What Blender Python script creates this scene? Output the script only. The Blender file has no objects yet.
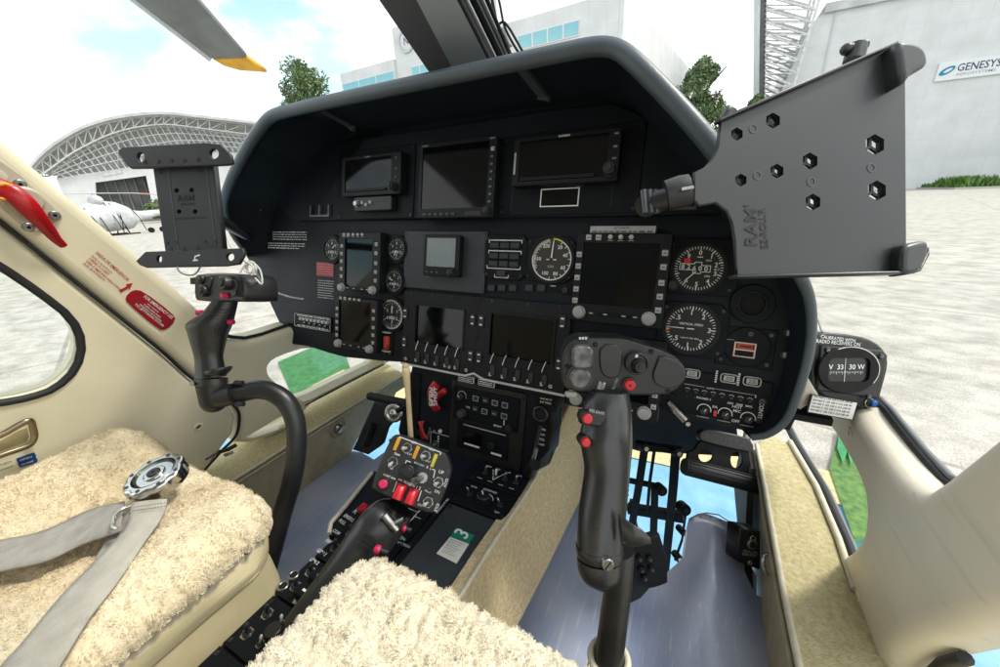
import bpy, bmesh, math, random
import numpy as np
from mathutils import Vector, Matrix, noise
from mathutils.geometry import tessellate_polygon
random.seed(7)
RND=random.Random(11)
C0=Vector((0,0,2.0))            # camera position, metres; the apron is z=0, the cabin floor z=1.1
FL=377.723
CX=Vector((0.88964485,0.45466513,-0.04256373))   # camera right / down / forward in world axes
CD=Vector((0.12067922,-0.32397636,-0.93833674))
CF=Vector((-0.44041864,0.82964989,-0.34309253))
scene=bpy.context.scene
COL=scene.collection
def ray(x,y): return CX*(x-500)+CD*(y-333.5)+CF*FL
def at(x,y,**k):
    r=ray(x,y)
    if 'X' in k: return C0+r*(k['X']/r.x)
    if 'Y' in k: return C0+r*(k['Y']/r.y)
    if 'h' in k: return C0+r*(k['h']/-r.z)      # h metres below the eye
    if 'D' in k: return C0+r*(k['D']/FL)        # depth along the view axis
    if 'pl' in k:
        o,n=k['pl']; return C0+r*(((o-C0).dot(n))/r.dot(n))
# ------------------------------------------------------------------ materials
MATS={}
def mat(name,col,rough=.5,metal=0,var=.12,scale=25,bump=0,bscale=None,spec=.5,coat=0,col2=None,emit=None,es=1,detail=4,scratch=0):
    if name in MATS: return MATS[name]
    m=bpy.data.materials.new(name); m.use_nodes=True; MATS[name]=m
    nt=m.node_tree; N=nt.nodes; L=nt.links; b=N['Principled BSDF']
    b.inputs['Roughness'].default_value=rough; b.inputs['Metallic'].default_value=metal
    b.inputs['Specular IOR Level'].default_value=spec
    if coat: b.inputs['Coat Weight'].default_value=coat
    tc=N.new('ShaderNodeTexCoord')
    nz=N.new('ShaderNodeTexNoise'); nz.inputs['Scale'].default_value=scale; nz.inputs['Detail'].default_value=detail
    L.new(tc.outputs['Object'],nz.inputs['Vector'])
    mx=N.new('ShaderNodeMix'); mx.data_type='RGBA'
    c=Vector(col); d=Vector(col2) if col2 else c*(1-var*1.6)
    mx.inputs[6].default_value=(*(c if col2 else c*(1+var)),1); mx.inputs[7].default_value=(*d,1)
    mr=N.new('ShaderNodeMapRange'); mr.inputs[1].default_value=.3; mr.inputs[2].default_value=.7
    L.new(nz.outputs['Fac'],mr.inputs[0]); L.new(mr.outputs[0],mx.inputs[0]); L.new(mx.outputs[2],b.inputs['Base Color'])
    r2=N.new('ShaderNodeMapRange'); r2.inputs[3].default_value=max(0,rough-.08); r2.inputs[4].default_value=min(1,rough+.1)
    L.new(nz.outputs['Fac'],r2.inputs[0]); L.new(r2.outputs[0],b.inputs['Roughness'])
    if bump:
        n2=N.new('ShaderNodeTexNoise'); n2.inputs['Scale'].default_value=bscale or scale*8; n2.inputs['Detail'].default_value=6
        L.new(tc.outputs['Object'],n2.inputs['Vector'])
        bp=N.new('ShaderNodeBump'); bp.inputs['Strength'].default_value=bump; bp.inputs['Distance'].default_value=.002
        L.new(n2.outputs['Fac'],bp.inputs['Height']); L.new(bp.outputs[0],b.inputs['Normal'])
    if emit:
        b.inputs['Emission Color'].default_value=(*emit,1); b.inputs['Emission Strength'].default_value=es
    return m
PBLK=mat('panel black',(.0045,.006,.0085),.5,spec=.16,scale=40,bump=.15,bscale=900)
PGRY=mat('panel charcoal',(.024,.031,.038),.5,scale=30,bump=.1,bscale=900)
PGR2=mat('instrument bezel',(.007,.009,.011),.45,spec=.25,scale=60,bump=.1,bscale=900)
DIAL=mat('dial face',(.006,.006,.007),.55,var=.05)
DIALG=mat('dial face grey',(.028,.025,.021),.6,var=.05)
SCRN=mat('display glass',(.0025,.003,.004),.05,var=.02,spec=.3)
WHT=mat('white marking',(.72,.73,.72),.6,var=.06,scale=300)
DIMW=mat('worn white marking',(.38,.39,.39),.7,var=.25,scale=500)
KEY=mat('key cap grey',(.42,.42,.40),.55,var=.15,scale=300)
KEYD=mat('key cap dark',(.018,.021,.025),.5,var=.15)
RED=mat('red plastic',(.55,.006,.018),.35,var=.1)
REDL=mat('red lever paint',(.40,.006,.012),.28)
AMB=mat('amber lamp',(.62,.30,.015),.45)
YEL=mat('yellow line',(.75,.72,.05),.5)
STEEL=mat('bare steel',(.45,.45,.44),.28,1,var=.2,scale=120)
DSTEEL=mat('dark screw',(.06,.06,.065),.35,.8,var=.2)
BLKP=mat('black plastic',(.008,.0085,.0095),.42,var=.2,scale=40,bump=.12,bscale=700)
BLKG=mat('worn black grip',(.018,.019,.021),.36,var=.35,scale=22,bump=.1,bscale=500)
BLKM=mat('black painted metal',(.007,.007,.008),.6,spec=.2,var=.3,scale=40)
RUB=mat('black rubber',(.012,.013,.015),.6,var=.2)
# ------------------------------------------------------------------ frames
class Fr:
    def __init__(s,o,u,v):
        s.o=Vector(o); s.u=Vector(u).normalized(); v=Vector(v); s.v=(v-s.u*v.dot(s.u)).normalized(); s.n=s.u.cross(s.v)
    def W(s,u,v,w=0): return s.o+s.u*u+s.v*v+s.n*w
    def px(s,x,y,w=0):
        p=at(x,y,pl=(s.o+s.n*w,s.n))-s.o; return (p.dot(s.u),p.dot(s.v))
    def P(s,pts,w=0): return [s.px(x,y,w) for x,y in pts]
    def R(s,x0,y0,x1,y1,w=0):
        a=s.px(x0,y0,w); b=s.px(x1,y1,w); return (min(a[0],b[0]),min(a[1],b[1]),max(a[0],b[0]),max(a[1],b[1]))
    def rot(s,u,v,ang,w=0):
        c,t=math.cos(ang),math.sin(ang); return Fr(s.W(u,v,w),s.u*c+s.v*t,s.v*c-s.u*t)
def camfr(x,y,D,yaw=0,pitch=0,roll=0):
    """a frame at real distance D, turned by yaw/pitch/roll degrees from facing the eye"""
    u=CX.copy(); v=-CD; n=-CF
    q=Matrix.Rotation(math.radians(yaw),3,v)@Matrix.Rotation(math.radians(pitch),3,u)@Matrix.Rotation(math.radians(roll),3,n)
    return Fr(at(x,y,D=D),q@u,q@v)
def inset(P,d):
    n=len(P); A=sum(P[i][0]*P[(i+1)%n][1]-P[(i+1)%n][0]*P[i][1] for i in range(n)); s=1 if A>0 else -1
    out=[]
    for i in range(n):
        a=Vector(P[i-1]); b=Vector(P[i]); c=Vector(P[(i+1)%n])
        e1=(b-a); e2=(c-b)
        if e1.length<1e-9 or e2.length<1e-9: out.append(tuple(b)); continue
        e1.normalize(); e2.normalize()
        n1=Vector((-e1.y,e1.x))*s; n2=Vector((-e2.y,e2.x))*s
        m=n1+n2; k=max(m.length_squared,.5); m=m*(2/k)
        m=m*d
        out.append((b.x+m.x,b.y+m.y))
    return out
def ccw(P):
    n=len(P); A=sum(P[i][0]*P[(i+1)%n][1]-P[(i+1)%n][0]*P[i][1] for i in range(n))
    return list(P) if A>0 else list(P)[::-1]
def rrect(u0,v0,u1,v1,r,n=4):
    r=min(r,(u1-u0)/2*.999,(v1-v0)/2*.999); out=[]
    for cx,cy,a0 in ((u1-r,v1-r,0),(u0+r,v1-r,90),(u0+r,v0+r,180),(u1-r,v0+r,270)):
        for i in range(n+1):
            a=math.radians(a0+90*i/n); out.append((cx+r*math.cos(a),cy+r*math.sin(a)))
    return out
def cham(u0,v0,u1,v1,c): return [(u0+c,v0),(u1-c,v0),(u1,v0+c),(u1,v1-c),(u1-c,v1),(u0+c,v1),(u0,v1-c),(u0,v0+c)]
def circ(u,v,r,n=28,a0=0,rv=None): return [(u+r*math.cos(a0+2*math.pi*i/n),v+(rv or r)*math.sin(a0+2*math.pi*i/n)) for i in range(n)]
def smooth(P,k=2,closed=True):
    for _ in range(k):
        Q=[]; n=len(P)
        for i in range(n if closed else n-1):
            a=P[i]; b=P[(i+1)%n]
            Q.append(tuple(a[j]*.75+b[j]*.25 for j in range(len(a)))); Q.append(tuple(a[j]*.25+b[j]*.75 for j in range(len(a))))
        if not closed: Q=[P[0]]+Q+[P[-1]]
        P=Q
    return P
FONTCACHE={}
def textgeo(s):
    if s in FONTCACHE: return FONTCACHE[s]
    c=bpy.data.curves.new('txt','FONT'); c.body=s; c.resolution_u=2; c.offset=.012
    o=bpy.data.objects.new('txt',c); COL.objects.link(o)
    bpy.context.view_layer.update()
    me=bpy.data.meshes.new_from_object(o.evaluated_get(bpy.context.evaluated_depsgraph_get()))
    V=[(v.co.x,v.co.y) for v in me.vertices]; Fc=[tuple(p.vertices) for p in me.polygons]
    bpy.data.objects.remove(o); bpy.data.curves.remove(c); bpy.data.meshes.remove(me)
    w=max([v[0] for v in V] or [1]); FONTCACHE[s]=(V,Fc,w); return FONTCACHE[s]
class MB:
    def __init__(s): s.v=[]; s.f=[]; s.m=[]; s.mats=[]; s.sm=[]
    def mi(s,m):
        if m not in s.mats: s.mats.append(m)
        return s.mats.index(m)
    def add(s,V,Fs,m,sm=False):
        b=len(s.v); s.v+= [Vector(p) for p in V]; k=s.mi(m)
        for f in Fs: s.f.append(tuple(b+i for i in f)); s.m.append(k); s.sm.append(sm)
        return s
    def prism(s,fr,P,w0,w1,m,bev=0,holes=(),sides=True,back=True,steps=2,top=None):
        P=ccw(P); holes=[ccw(h)[::-1] for h in holes]
        rings=[(P,w0)]
        if bev:
            rings.append((P,w1-bev))
            for k in range(1,steps+1):
                a=math.pi/2*k/steps; rings.append((inset(P,bev*(1-math.cos(a))),w1-bev+bev*math.sin(a)))
        else: rings.append((P,w1))
        n=len(P); V=[]; Fs=[]
        for R,w in rings: V+=[fr.W(a,b,w) for a,b in R]
        for k in range(len(rings)-1):
            for i in range(n):
                j=(i+1)%n; Fs.append((k*n+i,k*n+j,(k+1)*n+j,(k+1)*n+i))
        s.add(V,Fs,m,bool(bev))
        last=rings[-1][0]; wt=w1
        loops=[last]+holes
        allp=[p for l in loops for p in l]
        tr=tessellate_polygon([[Vector((a,b,0)) for a,b in l] for l in loops])
        def orient(t,up):
            a,b,c=[allp[i] for i in t]; A=(b[0]-a[0])*(c[1]-a[1])-(c[0]-a[0])*(b[1]-a[1])
            return t if (A>0)==up else t[::-1]
        s.add([fr.W(a,b,wt) for a,b in allp],[orient(t,True) for t in tr],top or m)
        if back:
            loops=[P]+holes; allp=[p for l in loops for p in l]
            s.add([fr.W(a,b,w0) for a,b in allp],[orient(t,False) for t in tr],m)
        for h in holes:
            k=len(h)
            s.add([fr.W(a,b,w0) for a,b in h]+[fr.W(a,b,wt) for a,b in h],[(i,(i+1)%k,k+(i+1)%k,k+i) for i in range(k)],m)
        return s
    def rect(s,fr,R,w0,w1,m,r=0,bev=0,c=0):
        P=rrect(*R,r) if r else (cham(*R,c) if c else [(R[0],R[1]),(R[2],R[1]),(R[2],R[3]),(R[0],R[3])])
        return s.prism(fr,P,w0,w1,m,bev)
    def cyl(s,fr,u,v,r,w0,w1,m,n=20,bev=0,r1=None,rv=None):
        if r1 is None: return s.prism(fr,circ(u,v,r,n,rv=rv),w0,w1,m,bev)
        A=circ(u,v,r,n); B=circ(u,v,r1,n)
        V=[fr.W(a,b,w0) for a,b in A]+[fr.W(a,b,w1) for a,b in B]
        s.add(V,[(i,(i+1)%n,n+(i+1)%n,n+i) for i in range(n)],m,True)
        s.add([fr.W(a,b,w1) for a,b in B],[tuple(range(n))],m); s.add([fr.W(a,b,w0) for a,b in A],[tuple(range(n))[::-1]],m)
        return s
    def ring(s,fr,u,v,ro,ri,w0,w1,m,n=36,bev=0):
        return s.prism(fr,circ(u,v,ro,n),w0,w1,m,bev,holes=[circ(u,v,ri,n)])
    def torus(s,fr,u,v,R,r,w,m,n=36,k=8):
        V=[];Fs=[]
        for i in range(n):
            a=2*math.pi*i/n
            for j in range(k):
                b=2*math.pi*j/k; q=R+r*math.cos(b); V.append(fr.W(u+q*math.cos(a),v+q*math.sin(a),w+r*math.sin(b)))
        for i in range(n):
            for j in range(k): Fs.append((i*k+j,((i+1)%n)*k+j,((i+1)%n)*k+(j+1)%k,i*k+(j+1)%k))
        return s.add(V,Fs,m,True)
    def line(s,fr,a,b,wd,w,m):
        a=Vector(a);b=Vector(b);d=(b-a)
        if d.length<1e-9: return s
        d.normalize(); p=Vector((-d.y,d.x))*wd/2
        return s.add([fr.W(*(a+p),w),fr.W(*(a-p),w),fr.W(*(b-p),w),fr.W(*(b+p),w)],[(0,1,2,3)],m)
    def arc(s,fr,u,v,r,a0,a1,wd,w,m,n=24):
        V=[];k=n+1
        for i in range(k):
            a=math.radians(a0+(a1-a0)*i/n)
            for q in (r-wd/2,r+wd/2): V.append(fr.W(u+q*math.cos(a),v+q*math.sin(a),w))
        return s.add(V,[(2*i,2*i+2,2*i+3,2*i+1) if a1<a0 else (2*i,2*i+1,2*i+3,2*i+2) for i in range(n)],m)
    def text(s,fr,t,u,v,size,w,m,ang=0,center=True,width=None,mirror=False):
        V,Fs,tw=textgeo(t); k=size; kx=size
        if width: kx=width/tw
        c,sn=math.cos(math.radians(ang)),math.sin(math.radians(ang))
        ox=-tw*kx/2 if center else 0; oy=-.35*k if center else 0
        Q=[]
        for x,y in V:
            a=x*kx+ox; b=y*k+oy; Q.append(fr.W(u+a*c-b*sn,v+a*sn+b*c,w))
        return s.add(Q,Fs,m)
    def tpx(s,fr,t,x0,y0,x1,y1,w,m,asp=None):
        """text whose baseline runs from one point to the other"""
        a=Vector(fr.px(x0,y0,w)); b=Vector(fr.px(x1,y1,w)); d=b-a
        V,Fs,tw=textgeo(t); k=d.length/tw
        return s.text(fr,t,a.x,a.y,k*(asp or 1),w,m,math.degrees(math.atan2(d.y,d.x)),False,width=d.length)
    def lines(s,fr,R,n,w,m,wd=.0008,seed=0,gap=.35):
        """small rows of illegible print: short dashes"""
        r=random.Random(seed); u0,v0,u1,v1=R
        for i in range(n):
            v=v1-(i+.5)*(v1-v0)/n; u=u0
            end=u1-(r.random()*.25*(u1-u0) if i%3==2 else 0)
            while u<end:
                l=(u1-u0)*r.uniform(.03,.10); s.line(fr,(u,v),(min(u+l,end),v),wd*r.uniform(.8,1.2),w,m); u+=l*(1+gap)
        return s
    def tube(s,pts,rad,m,n=14,caps=True,flat=None,up=None):
        pts=[Vector(p) for p in pts]; k=len(pts)
        R=[rad]*k if not hasattr(rad,'__len__') else list(rad)
        T=[]
        for i in range(k):
            d=(pts[min(i+1,k-1)]-pts[max(i-1,0)]); T.append(d.normalized())
        a=up if up is not None else Vector((0,0,1))
        if abs(T[0].dot(a))>.95: a=Vector((1,0,0))
        x=(a-T[0]*a.dot(T[0])).normalized(); V=[]
        for i in range(k):
            x=(x-T[i]*x.dot(T[i])).normalized(); y=T[i].cross(x)
            ra,rb=(R[i] if hasattr(R[i],'__len__') else (R[i],R[i]))
            for j in range(n):
                t=2*math.pi*j/n; V.append(pts[i]+x*math.cos(t)*ra+y*math.sin(t)*rb)
        Fs=[(i*n+j,i*n+(j+1)%n,(i+1)*n+(j+1)%n,(i+1)*n+j) for i in range(k-1) for j in range(n)]
        s.add(V,Fs,m,True)
        if caps: s.add([V[j] for j in range(n)],[tuple(range(n))[::-1]],m); s.add(V[-n:],[tuple(range(n))],m)
        return s
    def bar(s,a,b,w,h,m,up=(0,0,1)):
        a=Vector(a);b=Vector(b); d=(b-a).normalized(); up=Vector(up)
        if abs(d.dot(up))>.98: up=Vector((0,1,0))
        x=d.cross(up).normalized()*w/2; y=d.cross(x).normalized()*h/2
        V=[a+x+y,a-x+y,a-x-y,a+x-y,b+x+y,b-x+y,b-x-y,b+x-y]
        return s.add(V,[(0,1,2,3)[::-1],(4,5,6,7),(0,1,5,4),(1,2,6,5),(2,3,7,6),(3,0,4,7)],m)
    def sphere(s,c,r,m,n=16,k=10,sc=(1,1,1),fr=None):
        V=[];c=Vector(c)
        ax=(Vector((1,0,0)),Vector((0,1,0)),Vector((0,0,1))) if fr is None else (fr.u,fr.v,fr.n)
        for i in range(k+1):
            t=math.pi*i/k
            for j in range(n):
                p=2*math.pi*j/n
                V.append(c+ax[0]*math.sin(t)*math.cos(p)*r*sc[0]+ax[1]*math.sin(t)*math.sin(p)*r*sc[1]+ax[2]*math.cos(t)*r*sc[2])
        return s.add(V,[(i*n+j,(i+1)*n+j,(i+1)*n+(j+1)%n,i*n+(j+1)%n) for i in range(k) for j in range(n)],m,True)
    def loft(s,rings,m,closed=True,caps=False,sm=True):
        n=len(rings[0]); V=[p for r in rings for p in r]; e=n if closed else n-1
        s.add(V,[(i*n+j,i*n+(j+1)%n,(i+1)*n+(j+1)%n,(i+1)*n+j) for i in range(len(rings)-1) for j in range(e)],m,sm)
        if caps: s.add(rings[0],[tuple(range(n))[::-1]],m); s.add(rings[-1],[tuple(range(n))],m)
        return s
    def build(s,name,parent=None,label=None,cat=None,group=None,kind=None,bevel=0,fixn=False,weld=False):
        me=bpy.data.meshes.new(name)
        P=[v for v in s.v]
        xs=[p.x for p in P]; ys=[p.y for p in P]; zs=[p.z for p in P]
        o0=Vector(((min(xs)+max(xs))/2,(min(ys)+max(ys))/2,(min(zs)+max(zs))/2 if parent else min(zs)))
        me.from_pydata([tuple(p-o0) for p in P],[],s.f)
        for m in s.mats: me.materials.append(m)
        me.polygons.foreach_set('material_index',s.m); me.polygons.foreach_set('use_smooth',s.sm)
        if weld or fixn:
            bm=bmesh.new(); bm.from_mesh(me)
            if weld: bmesh.ops.remove_doubles(bm,verts=bm.verts,dist=1e-6)
            if fixn: bmesh.ops.recalc_face_normals(bm,faces=bm.faces)
            bm.to_mesh(me); bm.free()
        o=bpy.data.objects.new(name,me); COL.objects.link(o)
        if parent is not None:
            o.parent=parent; o.location=o0-wloc(parent)
        else: o.location=o0
        return tag(o,label,cat,group,kind)
def wloc(o):
    p=Vector(o.location)
    while o.parent is not None: o=o.parent; p=p+Vector(o.location)
    return p
def tag(o,label=None,cat=None,group=None,kind=None):
    if label: o['label']=label
    if cat: o['category']=cat
    if group: o['group']=group
    if kind: o['kind']=kind
    return o
def thing(name,loc,label,cat,group=None):
    o=bpy.data.objects.new(name,None); COL.objects.link(o); o.location=loc; o.empty_display_size=.05
    return tag(o,label,cat,group)
def copytree(o,off,parent=None,label=None):
    c=o.copy(); COL.objects.link(c)
    if parent is not None: c.parent=parent
    else: c.location=Vector(o.location)+Vector(off)
    if label: c['label']=label
    for ch in list(o.children): copytree(ch,off,c)
    return c
def Bz(p0,p1,p2,p3,n=12):
    out=[]
    for i in range(n+1):
        t=i/n; out.append(Vector(p0)*(1-t)**3+Vector(p1)*3*t*(1-t)**2+Vector(p2)*3*t*t*(1-t)+Vector(p3)*t**3)
    return out
def spline(P,n=6):
    P=[Vector(p) for p in P]; out=[]
    for i in range(len(P)-1):
        a=P[max(i-1,0)];b=P[i];c=P[i+1];d=P[min(i+2,len(P)-1)]
        for k in range(n):
            t=k/n; out.append(.5*((2*b)+(c-a)*t+(2*a-5*b+4*c-d)*t*t+(3*b-a-3*c+d)*t**3))
    out.append(P[-1]); return out
EXPO=0.98; SKYS=.10; SUNS=1.5; SUN_EL=55; SUN_AZ=60; SUN_ANG=10; CLOUDOFF=(1.3,.4,.2)
# ================================================================== camera, sky, sun
cam=bpy.data.cameras.new('camera'); cam.lens=FL*36/1000; cam.sensor_width=36; cam.sensor_fit='HORIZONTAL'; cam.clip_start=.01; cam.clip_end=6000
co=bpy.data.objects.new('camera',cam); COL.objects.link(co)
M=Matrix(((CX.x,-CD.x,-CF.x,0),(CX.y,-CD.y,-CF.y,0),(CX.z,-CD.z,-CF.z,2.0),(0,0,0,1))); co.matrix_world=M
scene.camera=co
scene.view_settings.view_transform='Standard'; scene.view_settings.look='None'; scene.view_settings.gamma=1
scene.view_settings.exposure=EXPO; scene.view_settings.use_curve_mapping=False
scene.cycles.max_bounces=8; scene.cycles.diffuse_bounces=4; scene.cycles.glossy_bounces=4; scene.cycles.transparent_max_bounces=12
scene.cycles.sample_clamp_indirect=6; scene.cycles.use_denoising=True
w=bpy.data.worlds.new('World'); scene.world=w; w.use_nodes=True
nt=w.node_tree; N=nt.nodes; L=nt.links; bg=N['Background']
sky=N.new('ShaderNodeTexSky'); sky.sky_type='NISHITA'; sky.sun_disc=False
sky.sun_elevation=math.radians(SUN_EL); sky.sun_rotation=math.radians(SUN_AZ); sky.air_density=1.0; sky.dust_density=1.5
tc=N.new('ShaderNodeTexCoord'); mp=N.new('ShaderNodeMapping'); mp.inputs['Location'].default_value=CLOUDOFF; mp.inputs['Scale'].default_value=(1,1,1.8)
nz=N.new('ShaderNodeTexNoise'); nz.inputs['Scale'].default_value=2.3; nz.inputs['Detail'].default_value=9; nz.inputs['Roughness'].default_value=.55
L.new(tc.outputs['Generated'],mp.inputs['Vector']); L.new(mp.outputs[0],nz.inputs['Vector'])
cr=N.new('ShaderNodeMapRange'); cr.inputs[1].default_value=.38; cr.inputs[2].default_value=.53; cr.interpolation_type='SMOOTHSTEP'
L.new(nz.outputs['Fac'],cr.inputs[0])
n2=N.new('ShaderNodeTexNoise'); n2.inputs['Scale'].default_value=5; n2.inputs['Detail'].default_value=6; L.new(mp.outputs[0],n2.inputs['Vector'])
cc=N.new('ShaderNodeMix'); cc.data_type='RGBA'; cc.inputs[6].default_value=(8.6,8.8,9.0,1); cc.inputs[7].default_value=(11.0,11.0,11.0,1)
L.new(n2.outputs['Fac'],cc.inputs[0])
mx=N.new('ShaderNodeMix'); mx.data_type='RGBA'
L.new(cr.outputs[0],mx.inputs[0]); 
tn=N.new('ShaderNodeMix'); tn.data_type='RGBA'; tn.blend_type='MULTIPLY'; tn.inputs[0].default_value=1; tn.inputs[7].default_value=(2.1,2.1,1.55,1)
L.new(sky.outputs[0],tn.inputs[6])
L.new(tn.outputs[2],mx.inputs[6]); L.new(cc.outputs[2],mx.inputs[7]); L.new(mx.outputs[2],bg.inputs['Color'])
bg.inputs['Strength'].default_value=SKYS
sl=bpy.data.lights.new('sun','SUN'); sl.energy=SUNS; sl.angle=math.radians(SUN_ANG); sl.color=(1,.95,.87)
so=bpy.data.objects.new('sun',sl); COL.objects.link(so)
az=math.radians(SUN_AZ); el=math.radians(SUN_EL)   # azimuth from +Y towards +X
sd=Vector((math.sin(az)*math.cos(el),math.cos(az)*math.cos(el),math.sin(el)))
so.rotation_euler=(-sd).to_track_quat('-Z','Y').to_euler()
# ================================================================== the apron
def sheet(P,z,m,name,label=None,cat=None,kind=None,th=0):
    mb=MB(); fr=Fr((0,0,0),(1,0,0),(0,1,0))
    if th: mb.prism(fr,P,z,z+th,m)
    else: mb.add([Vector((x,y,z)) for x,y in P],[tuple(range(len(P)))],m)
    return mb.build(name,None,label,cat,kind=kind)
GROUND=mat('apron concrete',(.50,.485,.45),.85,scale=.35,var=.10,detail=10,bump=.5,bscale=14)
def groundmat():
    m=GROUND; nt=m.node_tree; N=nt.nodes; L=nt.links; b=N['Principled BSDF']
    tc=N.new('ShaderNodeTexCoord'); mp=N.new('ShaderNodeMapping'); mp.inputs['Scale'].default_value=(.9,1.2,1); mp.inputs['Rotation'].default_value=(0,0,.5)
    n=N.new('ShaderNodeTexNoise'); n.inputs['Scale'].default_value=2.2; n.inputs['Detail'].default_value=12; n.inputs['Roughness'].default_value=.7
    L.new(tc.outputs['Object'],mp.inputs[0]); L.new(mp.outputs[0],n.inputs['Vector'])
    cr=N.new('ShaderNodeValToRGB'); e=cr.color_ramp.elements; e[0].position=.30; e[0].color=(.24,.225,.195,1); e[1].position=.58; e[1].color=(.47,.45,.405,1)
    n3=N.new('ShaderNodeTexNoise'); n3.inputs['Scale'].default_value=60; n3.inputs['Detail'].default_value=4; L.new(tc.outputs['Object'],n3.inputs['Vector'])
    c3=N.new('ShaderNodeMapRange'); c3.inputs[1].default_value=.35; c3.inputs[2].default_value=.6; c3.inputs[3].default_value=.70; c3.inputs[4].default_value=1.05; L.new(n3.outputs['Fac'],c3.inputs[0])
    L.new(n.outputs['Fac'],cr.inputs[0])
    ml=N.new('ShaderNodeMix'); ml.data_type='RGBA'; ml.blend_type='MULTIPLY'; ml.inputs[0].default_value=1
    L.new(cr.outputs[0],ml.inputs[6]); L.new(c3.outputs[0],ml.inputs[7])
    br=N.new('ShaderNodeTexBrick'); br.offset=0; br.inputs['Scale'].default_value=1; br.inputs['Brick Width'].default_value=6; br.inputs['Row Height'].default_value=5; br.inputs['Mortar Size'].default_value=.03; br.inputs['Mortar Smooth'].default_value=.3
    br.inputs['Color1'].default_value=(1,1,1,1); br.inputs['Color2'].default_value=(.94,.935,.92,1); br.inputs['Mortar'].default_value=(.66,.65,.62,1)
    mp2=N.new('ShaderNodeMapping'); mp2.inputs['Rotation'].default_value=(0,0,.32); mp2.inputs['Location'].default_value=(2.2,1.1,0); L.new(tc.outputs['Object'],mp2.inputs[0]); L.new(mp2.outputs[0],br.inputs['Vector'])
    m2=N.new('ShaderNodeMix'); m2.data_type='RGBA'; m2.blend_type='MULTIPLY'; m2.inputs[0].default_value=1; L.new(ml.outputs[2],m2.inputs[6]); L.new(br.outputs['Color'],m2.inputs[7]); L.new(m2.outputs[2],b.inputs['Base Color'])
groundmat()
sheet([(-3000,-3000),(3000,-3000),(3000,3000),(-3000,3000)],0,GROUND,'ground',kind='structure')
# printed mats lying under the nose
GRN=mat('printed grass green',(.045,.20,.055),.7,col2=(.015,.10,.025),scale=14,bump=.3,bscale=80,detail=8)
GRN2=mat('printed grass bright',(.11,.22,.035),.7,col2=(.02,.09,.02),scale=22,detail=8)
BLUM=mat('mat pool blue',(.10,.27,.43),.55,col2=(.19,.38,.52),scale=7,detail=10)
YELM=mat('mat sand yellow',(.55,.44,.23),.7,var=.18)
DGRN=mat('printed dark teal',(.01,.13,.12),.7,var=.3,scale=6)
P=[at(x,y,h=1.988) for x,y in ((278,362),(318,345),(346,356),(351,371),(300,398),(291,392))]
sheet([(p.x,p.y) for p in P],.004,GRN,'ground_mat','green artificial grass mat seen through the left nose window','mat',th=.012)
fm=thing('play_mat',(0,3,0),'large printed floor mat with blue pool and yellow border under the nose','mat')
def reg(P,z,m,name,lab):
    mb=MB(); mb.prism(Fr((0,0,0),(1,0,0),(0,1,0)),P,z,z+.006,m); return mb.build(name,fm,lab)
gq=lambda *q:[(p.x,p.y) for p in (at(x,y,h=1.98) for x,y in q)]
reg([(-3.6,-1.5),(2.2,-1.5),(2.2,2.75),(-3.6,2.45)],.006,BLUM,'pool_print','blue pool print')
reg([(-3.8,2.45),(-3.6,2.452),(.55,2.665),(1.5,2.7),(1.5,3.05),(-3.8,2.9)],.016,YELM,'border','sandy yellow border')
a=gq((839,430),(870,452),(880,545),(862,560),(853,540),(829,470))
reg(a,.028,GRN2,'grass_print','bright green grass print')
a=gq((849,545),(878,540),(886,575),(855,590),(846,570))
reg(a,.040,DGRN,'teal_print','dark teal print')  # dark teal area printed on the mat
mb=MB(); fr=Fr((0,0,0),(1,0,0),(0,1,0))
a=gq((838,431),(856,440),(850,470),(846,455),(842,468),(836,452))
reg(a,.052,mat('leaf print',(.02,.22,.07),.7,var=.3,scale=8),'leaf_print','dark green leaf print')
reg([(1.0,-1.2),(2.1,-1.2),(2.1,.1),(1.35,.5),(1.1,.0)],.016,mat('mat navy',(.012,.02,.035),.7,var=.2),'dark_print','dark navy print')
reg([(1.62,-.3),(2.1,-.3),(2.1,.2),(1.62,.25)],.028,mat('mat red',(.5,.05,.05),.7,var=.1),'red_print','red print')
# ================================================================== buildings
WALL=mat('hangar white wall',(.62,.63,.64),.7,var=.05,scale=.4,detail=8)
WALLG=mat('roof sheet',(.46,.48,.49),.6,var=.12,scale=.5)
TRUSS=mat('truss paint',(.60,.61,.60),.6,var=.15,scale=2)
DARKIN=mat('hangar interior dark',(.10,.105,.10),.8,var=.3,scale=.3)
BGLS=mat('blue window glass',(.16,.42,.50),.12,col2=(.25,.52,.58),scale=.35,spec=.8)
WFR=mat('window frame white',(.7,.7,.7),.6)
def hd(x,y):
    r=ray(x,y); r.z=0; return r.normalized()
def faceframe(x,dist,yaw=0):
    d=hd(x,200); o=Vector((0,0,0))+d*dist; u=Vector((d.y,-d.x,0)); u=Matrix.Rotation(math.radians(yaw),3,'Z')@u
    return Fr(o,u,(0,0,1))
def G(fr,pts): # points traced on the facade
    return [fr.px(x,y) for x,y in pts]
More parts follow.
